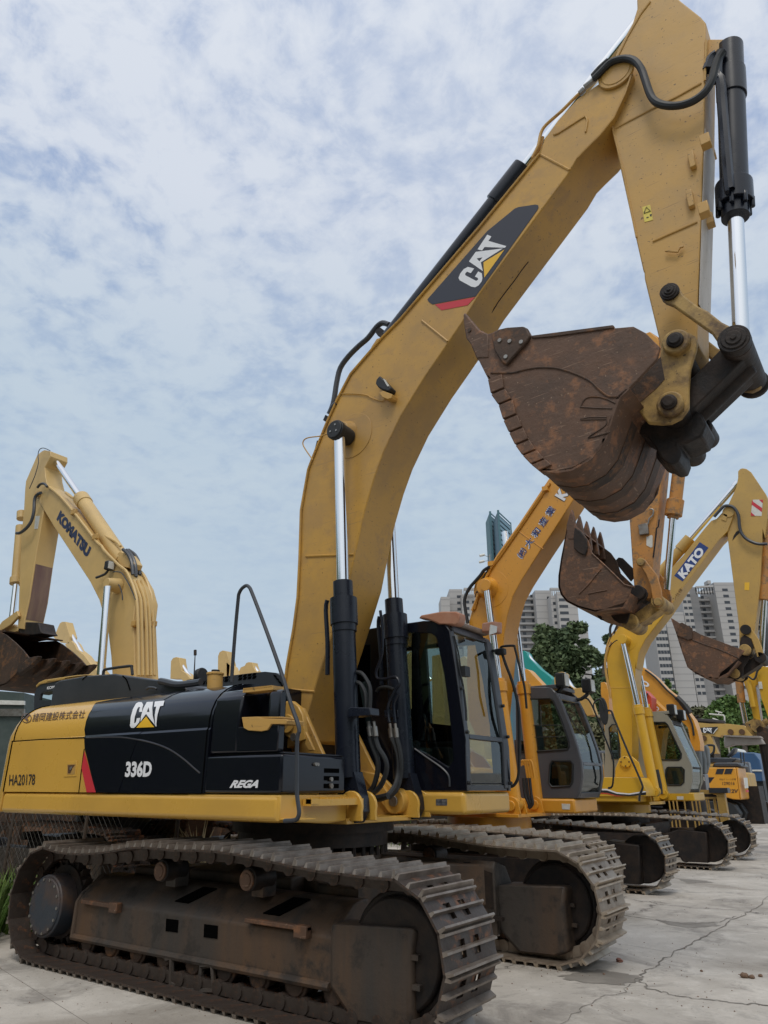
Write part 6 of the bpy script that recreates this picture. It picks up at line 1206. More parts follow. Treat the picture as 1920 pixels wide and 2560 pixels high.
far_ex('excavator far left behind the brown bucket, only its yellow arm tip showing', 13, kyel, [('stick', z('AD', '530,370 590,230 612,215 648,215 660,260 690,360 680,430 600,420')), ('boom', z('AD', '640,440 700,400 730,430 760,490 830,545 900,640 960,700 960,760 870,760'))], [(z('AD', '660,270')[0], z('AD', '815,540')[0], .10)], th=.4, base=z1('250,1800')[0])
far_ex('excavator far left, small yellow arm knuckle left of the steel rod', 15, yellow2b, [('boom', z('AD', '890,650 905,615 945,605 962,640 975,690 1010,730 1010,780 880,780'))], base=z1('245,1800')[0])
far_ex('excavator behind the hood, rounded pale arm tip left of the antenna', 16, kyel, [('stick', z('P', '118,262 125,60 150,22 190,12 222,20 228,75 245,160 240,262')), ('boom', z('P', '240,165 300,200 350,262 300,330 240,262'))], [(z('P', '228,70')[0], z('P', '350,250')[0], .09)], th=.4, base=z1('470,1790')[0])
far_ex('excavator behind the hood, tall pale arm tip beside the bent hand rail', 18, kyel, [('stick', z1('544,1720 545,1640 549,1630 557,1626 566,1628 569,1640 575,1660 570,1720')), ('boom', z1('566,1655 580,1668 590,1700 590,1720 566,1720'))], [(z1('569,1642')[0], z1('588,1700')[0], .09)], th=.4, base=z1('575,1790')[0])
far_ex('excavator behind the hood, low blunt pale arm tip right of the hand rail leg', 20, kyel, [('boom', z('P', '880,230 895,205 930,130 975,112 992,82 1020,70 1062,74 1070,110 1090,160 1135,200 1135,240')), ], [(z('P', '1070,105')[0], z('P', '1130,190')[0], .10)], th=.4, base=z1('620,1790')[0])
AN = thing('radio_antenna', 'thin whip antenna standing up behind the black engine hood', 'antenna', tuple(onY((484, 1760), 3.0)))
b = M(); b.cyl(onY((484, 1720), 3.0), onY((488, 1630), 3.0), .016, .008, n=6); b.cyl(onY((488, 1638), 3.0), onY((488, 1625), 3.0), .028, n=6); b.ob('whip', grease, AN)
far_ex('pale yellow excavator seen through the cab glass, tall straight arm beside the seat', 15, kyel, [('stick', z('Z', '1012,1640 1026,1628 1034,1636 1040,1700 1038,1960 1014,1960')), ('boom', z('Z', '1080,1640 1098,1636 1104,1660 1112,1760 1110,1960 1082,1960'))], [(z('Z', '1030,1640')[0], z('Z', '1078,1700')[0], .07)], base=z1('1080,1950')[0])
far_ex('pale yellow excavator seen through the windshield, wide folded boom', 13, kyel, [('boom', z('Z', '1140,1650 1160,1640 1190,1665 1205,1760 1215,1960 1140,1960 1136,1800'))], [(z('Z', '1165,1650')[0], z('Z', '1130,1800')[0], .07)], base=z1('1175,1950')[0])
far_ex('teal green excavator behind the orange one, boom sloping down to the right', 24, teal, [('boom', z('T2', '930,1398 960,1388 985,1410 1000,1450 1110,1560 1195,1625 1215,1650 1210,1700 1300,1760 1240,1800 1060,1640 960,1540 935,1470'))], [(z('T2', '988,1425')[0], z('T2', '1145,1632')[0], .10), (z('T2', '945,1510')[0], z('T2', '1060,1640')[0], .06)], base=z1('1400,1900')[0])
far_ex('orange excavator low behind the orange boom foot, boom sloping to the right', 20, orange, [('boom', z('T2', '950,1570 985,1558 1010,1575 1050,1620 1125,1700 1200,1790 1120,1830 1000,1740 950,1660'))], base=z1('1380,1900')[0])
far_ex('yellow excavator behind the grey cab roof lamps, arm like an upturned V', 18, yellow2b, [('stick', z('T2', '1235,1640 1270,1590 1310,1582 1330,1600 1325,1640 1300,1700 1240,1730')), ('boom', z('T2', '1300,1690 1340,1680 1420,1740 1480,1730 1560,1850 1600,1980 1540,1990 1450,1850 1320,1760'))], [(z('T2', '1322,1600')[0], z('T2', '1412,1745')[0], .08)], base=z1('1470,1930')[0])
far_ex('orange excavator post with black window left of the yellow boom', 17, orange, [('boom', z('U', '105,510 150,505 175,540 200,640 205,820 240,1100 150,1100 120,700 105,650'))], base=z1('1500,1900')[0], rx=.3, cz=2.2)
K_, ob_ = far_ex('orange excavator with long boom sloping down right, white lettering, below the grey towers', 17, orange, [('boom', z('U', '540,300 600,320 660,360 760,440 870,560 940,620 1020,680 1160,880 1220,960 1270,1100 1300,1240 1300,1330 1180,1330 1180,1200 1150,1050 1000,900 760,720 580,590'))], base=z1('1690,1900')[0], rx=.3, cz=2.2)
b = M(); write_px(b, 'KATO', *z('U', '380,420 675,580 405,365'), 17, offset=.06, lift=-.01); b.ob('boom_lettering', white, ob_['boom'])
b = M(); b.tube(zY('U', '640,360 760,450 900,600 1000,690 1130,860 1200,1000 1225,1150', 16.95), .03, 6); b.tube(zY('U', '1020,690 1100,770 1180,880', 16.9), .09, 6); b.ob('hydraulic_hose', rubber, ob_['boom'], split=True)
K_, ob_ = far_ex('orange excavator with short lettered boom directly above the beige cab', 15.5, orange, [('boom', z('U', '560,640 720,700 890,860 960,930 860,1100 760,1900 560,1900 600,930 560,800'))], body=False)
b = M(); write_px(b, 'KATO', *z('U', '650,760 795,860 672,722'), 15.5, offset=.06, lift=-.01); b.ob('boom_lettering', white, ob_['boom'])
K_, ob_ = far_ex('red excavator piece with black hose, just left of the beige cab roof', 15, redp, [('boom', z('U', '600,600 630,600 715,690 715,870 700,930 700,1900 620,1900 640,930'))], body=False)
b = M(); b.xz(zY('U', '675,770 697,770 697,808 675,808', 14.99), 14.97, 14.99); b.ob('warning_sticker', yel, ob_['boom'])
b = M(); b.tube(zY('U', '620,690 650,680 670,640', 14.95), .02, 5); b.ob('hydraulic_hose', rubber, ob_['boom'])
K_, ob_ = far_ex('ochre excavator with level boom and black badge, far right', 33, yellow2b, [('boom', z('Y', '840,690 1000,705 1190,705 1370,725 1430,770 1490,820 1500,850 1380,835 1120,835 1110,855 880,815 850,750')), ('boom_base', z('Y', '890,830 1000,830 1085,1035 950,1035'))], base=z1('1780,1900')[0])
b = M(); b.xz(zY('Y', '880,750 1083,738 1038,818 905,802', 32.99), 32.97, 32.99); b.ob('badge', inkbl, ob_['boom'])
b = M(); q = zY('Y', '925,806 1018,812 925,748', 32.96)
for pf in LOGO_W: flat_letters(b, pf, q[0], q[1] - q[0], q[2] - q[0], (0, -.03, 0))
b.ob('badge_letter', white, ob_['boom'], split=True)
b = M(); b.xz(zY('Y', '1085,750 1078,765 1035,818 1028,818 1060,770', 32.99), 32.94, 32.99); b.ob('badge_corner', paper, ob_['boom'])
b = M(); b.tube(zY('Y', '835,672 950,680 1060,690 1160,700', 33.2), .13, 8, 1); b.tube(zY('Y', '820,640 860,625 870,618', 33.2), .06, 6, 1); b.ob('stick_cylinder', grease, ob_['boom'], split=True)
b = M(); [b.disc(zY('Y', p_, 32.98)[0], .13, 32.9, 33, 12) for p_ in ('1225,795', '1350,795', '930,865')]; b.ob('pin_boss', inkbr, ob_['boom'], split=True)
# slim grey lighting rack above the far machines
RK = thing('lamp_rack', 'pale metal rack with small crossbars above the far machines at the right', 'rack', tuple(V3((onY((1808, 1950), 34).x, 34, 0))))
b = M(); b.tube(zY('Y', '1158,705 1155,625 1140,610', 34), .04, 6, 1); q = zY('Y', '1158,705', 34)[0]; b.cyl((q.x, 34, 0), (q.x, 34, q.z), .04, n=6); b.tube(zY('Y', '985,597 1150,612', 34), .035, 6, 1); b.tube(zY('Y', '1055,565 1130,585', 34), .03, 6, 1); b.tube(zY('Y', '1095,575 1092,605', 34), .03, 6, 1); b.tube(zY('Y', '965,665 1100,690 1105,715', 34), .03, 6, 1); b.tube(zY('Y', '1022,645 1090,668', 34), .03, 6, 1); b.tube(zY('Y', '1055,655 1052,680', 34), .03, 6, 1); b.ob('rack_bar', paper, RK, split=True)
# right-edge yellow machine
K_, ob_ = far_ex('yellow excavator at the right edge with folded arm and small steel rod', 15, yellow2, [('boom', z('Y', '1500,90 1560,70 1640,75 1900,500 2300,2050 2000,2050 1760,780 1640,640 1560,420')), ('stick', z('Y', '1350,195 1420,170 1500,95 1570,240 1500,290 1560,690 1555,720 1490,715 1440,480 1400,330'), yellow2, .1, .4), ('blade_arm', z('Y', '1380,700 1500,635 1510,665 1420,715 1480,800 1640,850 1640,900 1480,850 1400,760'), cy_worn, .1, .3), ('bucket', z('Y', '1500,760 1540,720 1640,760 1760,900 1760,1020 1640,1030 1590,960 1520,860'), rustd, -.2, .7)], [(z('Y', '1345,470')[0], z('Y', '1392,700')[0], .06), (z('Y', '1570,40')[0], z('Y', '1660,130')[0], .07)], body=False)
b = M(); b.cyl(zY('Y', '1318,230', 15.2)[0], zY('Y', '1345,470', 15.2)[0], .10, n=14); b.ob('bucket_cylinder', orange_o, K_); b = M(); b.cyl(zY('Y', '1420,230', 15.0)[0], zY('Y', '1475,520', 15.0)[0], .07, n=12); b.ob('side_cylinder', yellow2, K_)
b = M(); b.xz(zY('Y', '1530,242 1568,240 1580,318 1540,320', 14.99), 14.97, 14.99); b.ob('paper_label', paper, ob_['boom'])
b = M(); b.tube(zY('Y', '1420,180 1470,215 1500,190 1520,120 1560,80', 14.9), .025, 6); b.ob('hydraulic_hose', rubber, ob_['boom'])
b = M(); b.disc(zY('Y', '1535,735', 15)[0], .16, 14.8, 15.5, 16); b.tube(zY('Y', '1535,735 1640,670', 15.05), .08, 6, 1); b.ob('pin_boss', cy_worn, K_, split=True)
# grey blade
b = M(); q = zY('X', '1055,775 1190,790 1560,800 1610,888 1190,900 1055,938 1045,850', 14.0); b.ext(q, (0, .25, 0)); blade = b.ob('steel_blade', mat('pale grey steel plate', (.42, .39, .37), .5, dirt=(.30, .27, .25), dscale=3, damt=.6), bevel=.02)
tag(blade, 'pale grey steel blade resting level above the blue truck', 'blade'); 
b = M(); b.ext(zY('X', '1045,762 1540,774 1560,800 1190,788 1055,776', 13.9), (0, .4, 0)); b.ob('blade_lip', MATS['pale grey steel plate'], blade)
b = M()
for x_ in (1590, 1625): c_ = zY('X', '%d,890' % x_, 14.1)[0]; b.cyl((c_.x, 14.15, 0), (c_.x, 14.15, c_.z), .10, n=10)
b.ob('stand_leg', grease, blade, split=True)
# cream yellow demolition machine seen from behind its counterweight
b0 = onZ((1840, 2062), 0); YH = b0.y - .9
HDm = thing('excavator', 'amber excavator at the far right with black numbers, twin slanted vents on its side', 'excavator', (onY((1800, 2000), YH).x, YH + 1.2, 0), group='excavators farther back')
hx = lambda s_, Y=YH: zY('X', s_, Y)
b = M(); b.ext(hx('775,1212 1212,1212 1272,1655 1180,1650 825,1560 812,1480'), (0, 1.7, 0)); HP = b.ob('side_housing', orange, HDm, bevel=.03)
b = M(); b.ext(hx('1216,1206 1236,1212 1290,1640 1276,1660'), (0, 1.75, 0)); b.ob('counterweight', orange, HDm, bevel=.12, seg=3)
b = M(); b.ext(hx('888,1203 905,1160 930,1142 1240,1138 1275,1165 1300,1200', YH + .3), (0, 1.6, 0)); HC = b.ob('engine_cover', char, HDm, bevel=.05); b = M(); b.ext(hx('840,1180 860,1165 905,1160 890,1190', YH + .2), (0, .3, 0)); b.ob('cover_edge', yellow2b, HC)
b = M()
for s_ in ('955,1228 1058,1226 1032,1300 932,1302', '1075,1226 1178,1224 1150,1298 1052,1300'): b.ext(hx(s_), (0, -.02, 0))
b.ob('side_vent', inkbl, HP, bevel=.005, split=True)
b = M(); b.ext(hx('792,1345 918,1345 858,1422 800,1422'), (0, -.01, 0)); b.ob('dark_stripe', decal_navy, HP)
b = M(); write_px(b, '129016', *z('X', '1028,1452 1198,1452 1030,1408'), YH, offset=.012, lift=-.01); b.ob('plate_number', inkbr, HP)
b = M(); write_px(b, 'HD512V', *z('X', '962,1562 1245,1562 966,1510'), YH, offset=.05, lift=-.01); b.ob('model_number', inkbr, HP)
b = M(); write_px(b, '特自ク レーン仕様', *z('X', '988,1388 1215,1384 988,1362'), YH, lift=-.01); b.ob('small_lettering', inkbr, HP)
XR_ = hx('1270,1400')[0].x + .10
b = M(); b.ext([onX(p, XR_) for p in z('X', '1322,1352 1368,1350 1382,1492 1338,1498')], (.02, 0, 0)); b.ob('paper_label', paper, HDm); b = M(); b.ext([onX(p, XR_) for p in z('X', '1352,1522 1384,1520 1386,1548 1355,1550')], (.02, 0, 0)); b.ob('red_label', red, HDm)
b = M(); cx_ = onY((1868, 2036), YH + 1.5).x - .58
b.xz([(cx_ - 3.6, .45), (cx_ - 3.4, .1), (cx_ - 3.1, .0), (cx_ + .1, .0), (cx_ + .42, .12), (cx_ + .58, .45), (cx_ + .42, .8), (cx_ + .1, .92), (cx_ - 3.1, .92)], YH + .1, YH + .65); b.ob('track_belt', rubber, HDm, bevel=.03)
b = M(); b.xz([(cx_ - 3.6, .45), (cx_ - 3.4, .1), (cx_ - 3.1, .0), (cx_ + .1, .0), (cx_ + .42, .12), (cx_ + .58, .45), (cx_ + .42, .8), (cx_ + .1, .92), (cx_ - 3.1, .92)], YH + 1.4, YH + 1.9); b.ob('track_belt', rubber, HDm, bevel=.03)
b = M(); b.cyl((cx_ - 1, YH + 1.2, .5), (cx_ - 1, YH + 1.2, 1.2), .6, n=20); b.ob('swing_ring', grease, HDm)
# grey hooded machine beside it
GM = thing('excavator', 'dark grey machine with three rounded hoods between the beige cab and the amber one', 'excavator', (onY((1750, 1960), 19).x, 19.5, 0), group='excavators farther back')
for i, s_ in enumerate(('770,905 800,895 830,960 840,1160 800,1300 770,1300', '690,893 720,890 760,930 790,1100 790,1300 700,1300', '560,890 640,882 690,905 720,960 735,1160 735,1300 560,1300')): b = M(); b.ext(zY('X', s_, 20 - i * .3), (0, .28, 0)); b.ob('rounded_hood', mat('blue grey hood %d' % i, (.10 - i * .015, .115 - i * .015, .125 - i * .015), .5, dirt=(.16, .165, .17), dscale=2, damt=.5), GM, bevel=.06)
b = M(); b.ext(zY('X', '560,1300 780,1300 805,1500 812,1560 560,1560', 19.2), (0, .5, 0)); GB = b.ob('side_housing', gray_cab, GM, bevel=.02)
b = M(); write_px(b, 'YANMAR', *z('X', '600,1398 790,1395 600,1345'), 19.19, offset=.05, lift=-.006); write_px(b, 'SOLA', *z('X', '600,1552 765,1548 600,1520'), 19.19, offset=.05, lift=-.006); b.ob('side_lettering', paper, GB, split=False)
q = zY('X', '640,1600', 19.4)[0]
for yy in (19.2, 20.3): b = M(); b.xz([(q.x - 3, .4), (q.x - 2.7, .03), (q.x + .2, .03), (q.x + .5, .4), (q.x + .2, .8), (q.x - 2.7, .8)], yy, yy + .5); b.ob('track_belt', grease, GM)
b = M(); b.box((q.x - 2.6, 19.2, .8), (q.x + .2, 20.4, 1.15)); b.ob('deck_frame', grease, GM)
# small low machine roofs
SM = thing('compact_machine', 'small machine with black engine cover and bent grab rail left of the blue truck', 'machine', (onY((1790, 1960), 30).x, 30, 0))
b = M(); b.ext(zY('X', '845,1075 1200,1070 1230,1095 1180,1135 850,1140 820,1110', 30), (0, 1.5, 0)); b.ext(zY('X', '1080,1055 1180,940 1210,930 1195,1000 1120,1065', 30), (0, .6, 0)); b.ob('engine_cover', char, SM, bevel=.05, split=True)
b = M(); b.ext(zY('X', '850,1140 1100,1135 1100,1500 850,1500', 30.1), (0, 1.4, 0)); b.ob('machine_body', yellow2b, SM)
b = M(); b.tube(zY('X', '830,1000 805,960 815,905 900,905 915,930 905,1000 860,1040', 29.9), .05, 6); b.ob('grab_rail', rubber, SM)
for k in range(2): b = M(); b.ext(zY('X', '%d,1000 %d,1000 %d,1180 %d,1180' % (1268 + k * 40, 1282 + k * 40, 1296 + k * 42, 1284 + k * 42), 29), (0, .1, 0)); b.ob('exhaust_pipe', rubber, SM)
q = zY('X', '1000,1500', 30.5)[0]; b = M(); b.box((q.x - 1.6, 30.2, 0), (q.x + 1.6, 31.4, max(.4, q.z + .1))); b.ob('track_belt', grease, SM)
# blue truck
btm = mat('blue truck paint', (.03, .085, .19), .4, dirt=(.05, .09, .15), dscale=1.5, damt=.5)
BT = thing('truck', 'blue covered truck standing behind the amber excavator at the far right', 'truck', (onY((1880, 1990), 38).x, 39, 0))
b = M(); b.ext(zY('X', '1150,1000 1465,1000 1545,1110 1570,1240 1585,1400 1150,1400', 38), (0, 2.3, 0)); b.ob('cargo_body', btm, BT, bevel=.05)
b = M(); b.ext(zY('X', '1160,950 1240,945 1290,1000 1160,1000', 38.2), (0, 1.9, 0)); b.ob('load', paper, BT, bevel=.05)
b = M(); b.ext(zY('X', '1440,1240 1575,1240 1580,1262 1440,1262', 37.98), (0, -.03, 0)); b.ob('pale_stripe', paper, BT)
q0, q1 = zY('X', '1180,1400 1580,1400', 38); b = M()
for xx in (q0.x + .6, q1.x - .6): b.disc((xx, 0, .45), .45, 38.05, 38.35, 18); b.disc((xx, 0, .45), .45, 40.0, 40.3, 18)
b.box((q0.x, 38.2, .5), (q1.x, 40.2, q0.z + .05)); b.ob('wheel', rubber, BT, split=True)
# yellow site railing
RL2 = thing('site_railing', 'yellow steel railing with upright bars behind the second pair of tracks', 'railing', tuple(V3((onY((1745, 2030), 15.2).x, 15.2, 0))))
b = M(); ym = yellow2b
for x_ in (295, 350, 400, 505, 610, 665, 712, 812, 840, 915, 935): p_, q_ = zY('X', '%d,1640 %d,1830' % (x_ - 8, x_ + 12), 15.2); b.cyl((p_.x, 15.2, .0), p_, .022, n=6)
p_, q_ = zY('X', '285,1640 990,1640', 15.2); b.box((p_.x, 15.17, p_.z), (q_.x, 15.23, p_.z + .05)); p_, q_ = zY('X', '690,1575 960,1575', 15.2); b.box((p_.x, 15.15, p_.z), (q_.x, 15.25, p_.z + .1)); b.box((p_.x, 15.17, .05), (q_.x, 15.22, .1))
b.ob('railing_bar', ym, RL2, split=True)
p_ = zY('X', '950,1560', 15.2)[0]; q_ = zY('X', '1040,1840', 15.2)[0]; b = M(); b.box((p_.x, 15.1, 0), (p_.x + .2, 15.3, p_.z)); RP = b.ob('corner_post', ym, RL2, bevel=.01)
b = M(); b.box((p_.x - .15, 15.05, p_.z), (p_.x + .3, 15.35, p_.z + .12)); b.ob('post_cap', char, RP)
# dark folded chairs at right edge
CH_ = thing('chair', 'black metal chair standing on the concrete at the right edge', 'chair', tuple(onZ((1905, 1998), 0)))
q = onZ((1905, 1998), 0); b = M(); b.box(q + V3((-.9, 0, .9)), q + V3((1.5, .6, 1.0))); b.ob('seat', grease, CH_); b = M(); b.box(q + V3((-.9, .55, 1.0)), q + V3((1.5, .62, 2.2))); b.ob('backrest', grease, CH_)
b = M(); [b.cyl(q + V3((dx, dy, 0)), q + V3((dx, dy, .95)), .05, n=6) for dx in (-.8, -.2, .6, 1.4) for dy in (.05, .55)]; b.ob('leg', grease, CH_, split=True)
# green roofed shed far left
SH = thing('shed', 'dark green shed with pale stripe at the far left under the brown bucket', 'shed', tuple(V3((onG((30, 1900), 26).x, onG((30, 1900), 26).y, 0))))
b = gext(z1('-80,1722 60,1732 62,1990 -80,1990'), 26, 3); b.ob('wall', mat('shed green', (.045, .065, .06), .6, dirt=(.10, .12, .11), dscale=2, damt=.5), SH)
b = gext(z1('-80,1748 60,1752 60,1762 -80,1760'), 25.9, .1); b.ob('pale_band', paper, SH); b = gext(z1('-80,1772 60,1772 60,1790 -80,1790'), 25.9, .1); b.ob('lower_band', steel, SH)
# ------------------------------------------------------------------ scrap, fence and weeds under the left of the near machine
SC_ = [('rusty_steel_box', 'rusty steel box lying behind the wire fence, under the amber sill', 'scrap', '60,2120 62,2062 110,2056 205,2056 215,2075 212,2135 60,2140', 2.1, rust, .7),
       ('dark_steel_box', 'dark green steel box right of the rusty box behind the wire fence', 'scrap', '206,2130 212,2064 275,2062 280,2076 280,2135', 2.3, mat('dark green steel', (.018, .028, .028), .5), .6),
       ('concrete_pipe', 'weathered grey drum leaning behind the wire fence beside a white strip', 'scrap', '320,2135 325,2080 345,2062 375,2060 390,2085 390,2135', 2.5, rustd, .7),
       ('corrugated_stack', 'stack of rusty ribbed plates behind the wire fence, right of the grey drum', 'scrap', '388,2135 385,2075 380,2050 470,2050 462,2075 455,2110 455,2135', 2.6, rust, .6)]
for nm, lab, cat_, s_, Y_, m_, th_ in SC_:
    b = M(); b.ext([onY(p, Y_) for p in z1(s_)], (0, th_, 0)); pts_ = [onY(p, Y_) for p in z1(s_)]; x0 = min(p.x for p in pts_); x1 = max(p.x for p in pts_); b.box((x0 + .05, Y_ + .05, 0), (x1 - .05, Y_ + th_ - .05, min(p.z for p in pts_) + .02))
    if 'corr' in nm:
        zs = max(p.z for p in pts_)
        for k in range(6): b.box((x0 - .02, Y_ - .05, zs - .08 - k * .1), (x1 + .02, Y_ + .02, zs - .04 - k * .1))
    o_ = b.ob(nm, m_, bevel=.01); tag(o_, lab, cat_)
for nm, lab, px_, yy in (('scrap_container', 'dark rusty container behind the fence at the left edge of the picture', '-120,2140 -120,2034 78,2032 82,2050 82,2140', 3.9), ('scrap_container', 'low black steel bin behind the fence, left of the swing ring', '470,2140 474,2044 600,2044 640,2060 640,2140', 5.0)):
    pts_ = [onY(p, yy) for p in z1(px_)]; zt_ = max(p.z for p in pts_); x0 = min(p.x for p in pts_); x1 = max(p.x for p in pts_); b = M(); b.box((x0, yy, 0), (x1, yy + 1.2, zt_))
    for k in range(7): xx = x0 + (x1 - x0) * k / 6; b.box((xx - .04, yy - .05, .0), (xx + .04, yy + .02, zt_ + .02))
    tag(b.ob(nm, rustd, bevel=.01), lab, 'scrap')
FN = thing('wire_fence', 'sagging chain link fence behind the near excavator at the left', 'fence', (-6, .45, 0))
b = M(); fx0, fx1, fh = -10.5, -2.6, 1.12; k = fx0
while k < fx1:
    for sgn in (1, -1):
        xa = k; xb = k + sgn * fh; za, zb_ = 0, fh
        if xb > fx1: zb_ = fh * (fx1 - xa) / (xb - xa); xb = fx1
        if xb < fx0: zb_ = fh * (fx0 - xa) / (xb - xa); xb = fx0
        b.cyl((xa, .45, 0), (xb, .45, zb_), .0035, n=3, caps=False)
    k += .11
b.ob('wire_mesh', mat('fence wire', (.045, .042, .036), .7, .2), FN)
b = M(); [b.cyl((x, .45, 0), (x + .02, .45, 1.2), .025, n=8) for x in (-10.3, -8.4, -6.4, -4.5, -2.6)]; b.ob('fence_post', rframe, FN, split=True)
grassm = leafm('weed green', (.05, .10, .015), (.16, .24, .05)); drym = leafm('dry straw', (.30, .25, .14), (.5, .43, .28))
def tuft(b, c, n, h, spread, rr):
    for _ in range(n):
        a = rr.uniform(0, 6.28); r_ = rr.uniform(0, spread); p = c + V3((math.cos(a) * r_, math.sin(a) * r_, 0)); l = h * rr.uniform(.45, 1.1); w_ = .006 + l * .010; d = V3((math.cos(a), math.sin(a), 0)) * l * rr.uniform(.1, .6); s_ = V3((-math.sin(a), math.cos(a), 0)) * w_
        m1 = p + d * .35 + V3((0, 0, l * .6)); m2 = p + d + V3((0, 0, l * rr.uniform(.75, 1.0)))
        b.add([p - s_, p + s_, m1 + s_ * .8, m1 - s_ * .8, m2], [(0, 1, 2, 3), (3, 2, 4)])
rr = random.Random(3); b = M()
for _ in range(46): tuft(b, V3((rr.uniform(-7.5, -3.1), rr.uniform(-2.1, .35), 0)), 34, rr.uniform(.25, .55), .25, rr)
for _ in range(14): tuft(b, V3((rr.uniform(-4.2, -2.9), rr.uniform(-1.7, -.6), 0)), 40, rr.uniform(.5, .8), .2, rr)
tag(b.ob('grass', grassm, ang=180), 'green weeds growing behind the tail of the near excavator', 'weeds', kind='stuff')
b = M()
for _ in range(260): tuft(b, V3((rr.uniform(-24, -5.4), rr.uniform(4, 30), 0)), 26, rr.uniform(.4, .9), .5, rr)
tag(b.ob('grass', grassm, ang=180), 'green weeds along the back of the yard', 'weeds', kind='stuff')
b = M(); tuft(b, onY((497, 2135), 2.2) * 1.0 - V3((0, 0, onY((497, 2135), 2.2).z)), 60, 1.1, .15, rr); tag(b.ob('dry_grass_clump', drym, ang=180), 'clump of dry straw coloured stalks under the engine', 'dry grass')
# pebbles and cracks on the concrete
stm = mat('brick red stone', (.22, .085, .06), .9, dirt=(.30, .16, .12), dscale=20, damt=.7); stb = mat('brown clod', (.16, .10, .065), .9, bump=.5)
def stone(px, r, lab, m_, nm='stone', nb=1):
    c_ = onZ(px, 0); rr = random.Random(int(px[0])); bm = bmesh.new(); bmesh.ops.create_icosphere(bm, subdivisions=2, radius=r)
    for v in bm.verts: v.co *= rr.uniform(.78, 1.12); v.co.z = max(v.co.z * .7, -r * .4)
    me = bpy.data.meshes.new(nm); bm.to_mesh(me); bm.free(); me.materials.append(m_); o_ = bpy.data.objects.new(nm, me); col.objects.link(o_); o_.location = c_ + V3((0, 0, r * .38)); tag(o_, lab, 'stone')
stone((1549, 2405), .032, 'small reddish brick stone on the concrete beside the second track', stm)
stone((1862, 2444), .036, 'brown clod left in the pair of clods at the lower right', stb); stone((1880, 2446), .026, 'middle small brown clod at the lower right', stb); stone((1901, 2442), .02, 'smallest brown clod nearest the right edge', stb)
stone((1510, 2437), .012, 'tiny dark pebble below the reddish stone', stb); stone((1754, 2429), .014, 'tiny dark pebble in the middle of the open concrete', stb)
def crack(s_, wdt, lab, nm='ground_crack', h=.004, jit=.03, m_=None):
    P_ = [onZ(p, h) for p in z1(s_)]; rr = random.Random(len(s_)); Q_ = []
    for a, c in zip(P_, P_[1:]):
        for k in range(8): p = a.lerp(c, k / 8); Q_.append(p + V3((rr.uniform(-jit, jit), rr.uniform(-jit, jit), 0)))
    Q_.append(P_[-1]); Lf, Rt = [], []
    for i, p in enumerate(Q_):
        d = (Q_[min(i + 1, len(Q_) - 1)] - Q_[max(i - 1, 0)]).normalized(); n_ = V3((-d.y, d.x, 0)) * wdt * .7 * rr.uniform(.35, 1.2); Lf.append(p + n_); Rt.append(p - n_)
    b = M(); n = len(Q_); b.add(Lf + Rt, [(i, i + 1, n + i + 1, n + i) for i in range(n - 1)]); tag(b.ob(nm, m_ or MATS['crack filler']), None, None, kind='structure')
mat('crack filler', (.15, .135, .115), .95, dirt=(.30, .27, .235), dscale=9, damt=.8); mat('darker concrete', (.21, .19, .165), .6, dirt=(.30, .275, .24), dscale=3, damt=.9)
crack('1960,2205 1890,2270 1822,2305 1760,2340 1700,2372 1640,2410 1596,2446 1625,2472 1700,2490 1800,2502 1925,2514', .012, '')
crack('1560,2288 1640,2300 1720,2310 1790,2306 1840,2290', .010, ''); crack('1596,2446 1560,2480 1480,2500 1400,2560', .005, ''); crack('1870,2003 1895,2030 1925,2066', .03, '')
crack('1680,2214 1760,2220 1925,2226', .010, ''); crack('1640,2252 1680,2260', .006, ''); crack('1860,2122 1925,2125', .014, ''); crack('1850,2082 1925,2081', .02, '')
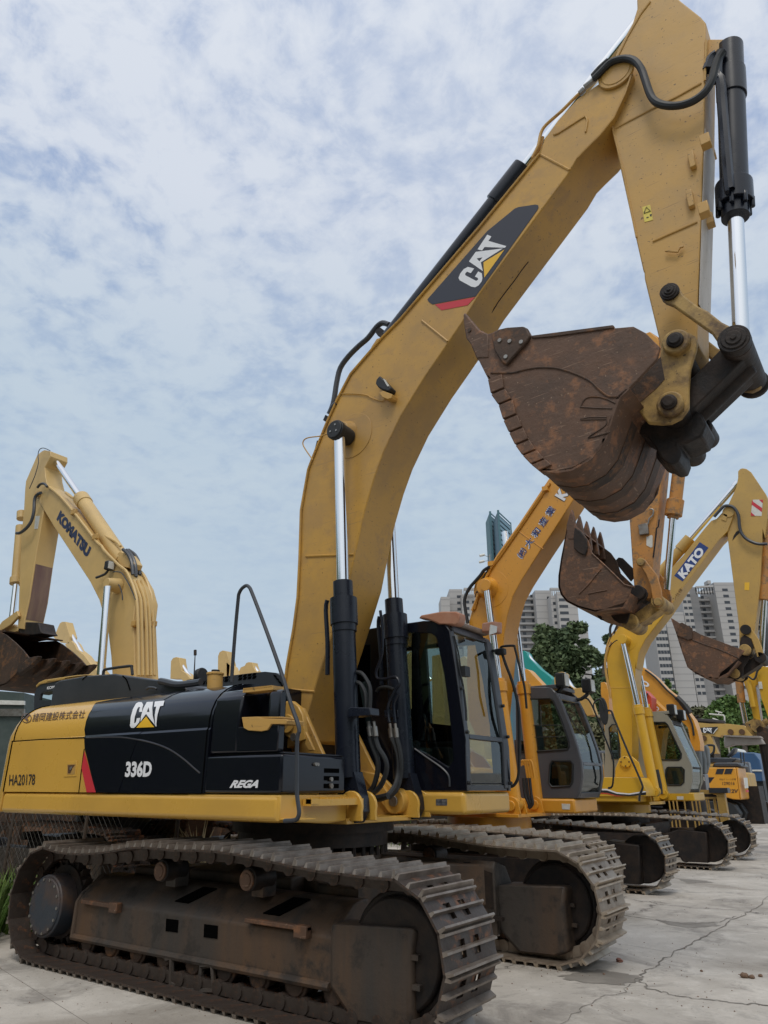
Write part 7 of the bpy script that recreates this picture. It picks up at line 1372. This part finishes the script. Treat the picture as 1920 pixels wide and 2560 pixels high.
def patch(s_, h=.0025):  # irregular flat sheet, darker than the concrete around it
    P_ = [onZ(p, h) for p in z1(s_)]; rr = random.Random(len(s_)); Q_ = []
    for a, c in zip(P_, P_[1:] + P_[:1]):
        for k in range(6): Q_.append(a.lerp(c, k / 6) + V3((rr.uniform(-.03, .03), rr.uniform(-.03, .03), 0)))
    b = M(); b.add(Q_, [tuple(range(len(Q_)))]); tag(b.ob('dark_patch', MATS['darker concrete']), None, None, kind='structure')
patch('1400,2440 1470,2424 1540,2428 1600,2440 1600,2452 1560,2462 1480,2458 1420,2450'); patch('1690,2196 1750,2200 1790,2206 1720,2208'); patch('1640,2298 1700,2306 1780,2304 1800,2314 1740,2320 1670,2312')

# added, unseen wall of trees behind the camera that darkens reflections and near faces
b = M(); rr = random.Random(11); prev = None; secs = []
for k in range(60):
    a = R(180 + 205 * k / 59 - 12) - YAW * 0; d_ = 24 + rr.uniform(-1.5, 1.5); cx_, cy_2 = CX + d_ * math.cos(a), CY + d_ * math.sin(a); h_ = 11 + rr.uniform(-2.5, 2.5)
    secs.append([V3((cx_, cy_2, 0)), V3((cx_ + rr.uniform(-.8, .8), cy_2 + rr.uniform(-.8, .8), h_ * .5)), V3((cx_ + rr.uniform(-.8, .8), cy_2 + rr.uniform(-.8, .8), h_)), V3((cx_ + 4 * math.cos(a), cy_2 + 4 * math.sin(a), h_ * .9)), V3((cx_ + 5 * math.cos(a), cy_2 + 5 * math.sin(a), 0))])
b.loft(secs); tag(b.ob('light_blocker_trees', leafA, ang=180), 'added unseen band of trees behind the camera, blocking low sky light', 'trees', kind='stuff')

b = M(); rr = random.Random(5)
for _ in range(1500):
    a = rr.random() ** .6 * 14; x_, y_ = (rr.uniform(-3, 5), rr.choice((-1.9, -.7, .7, 1.9)) + rr.gauss(0, .35)) if rr.random() < .55 else (rr.uniform(0, 6), rr.uniform(-2.5, 16)); r_ = rr.uniform(.002, .008)
    b.add([(x_ + r_ * rr.uniform(.6, 1.3), y_, .001), (x_, y_ + r_, .001), (x_ - r_, y_, .001), (x_, y_ - r_ * rr.uniform(.6, 1.3), .001), (x_, y_, r_ * 1.1)], [(0, 1, 4), (1, 2, 4), (2, 3, 4), (3, 0, 4)])
tag(b.ob('grit', stb, ang=60), 'scattered grit and soil crumbs on the concrete round the tracks', 'grit', kind='stuff')
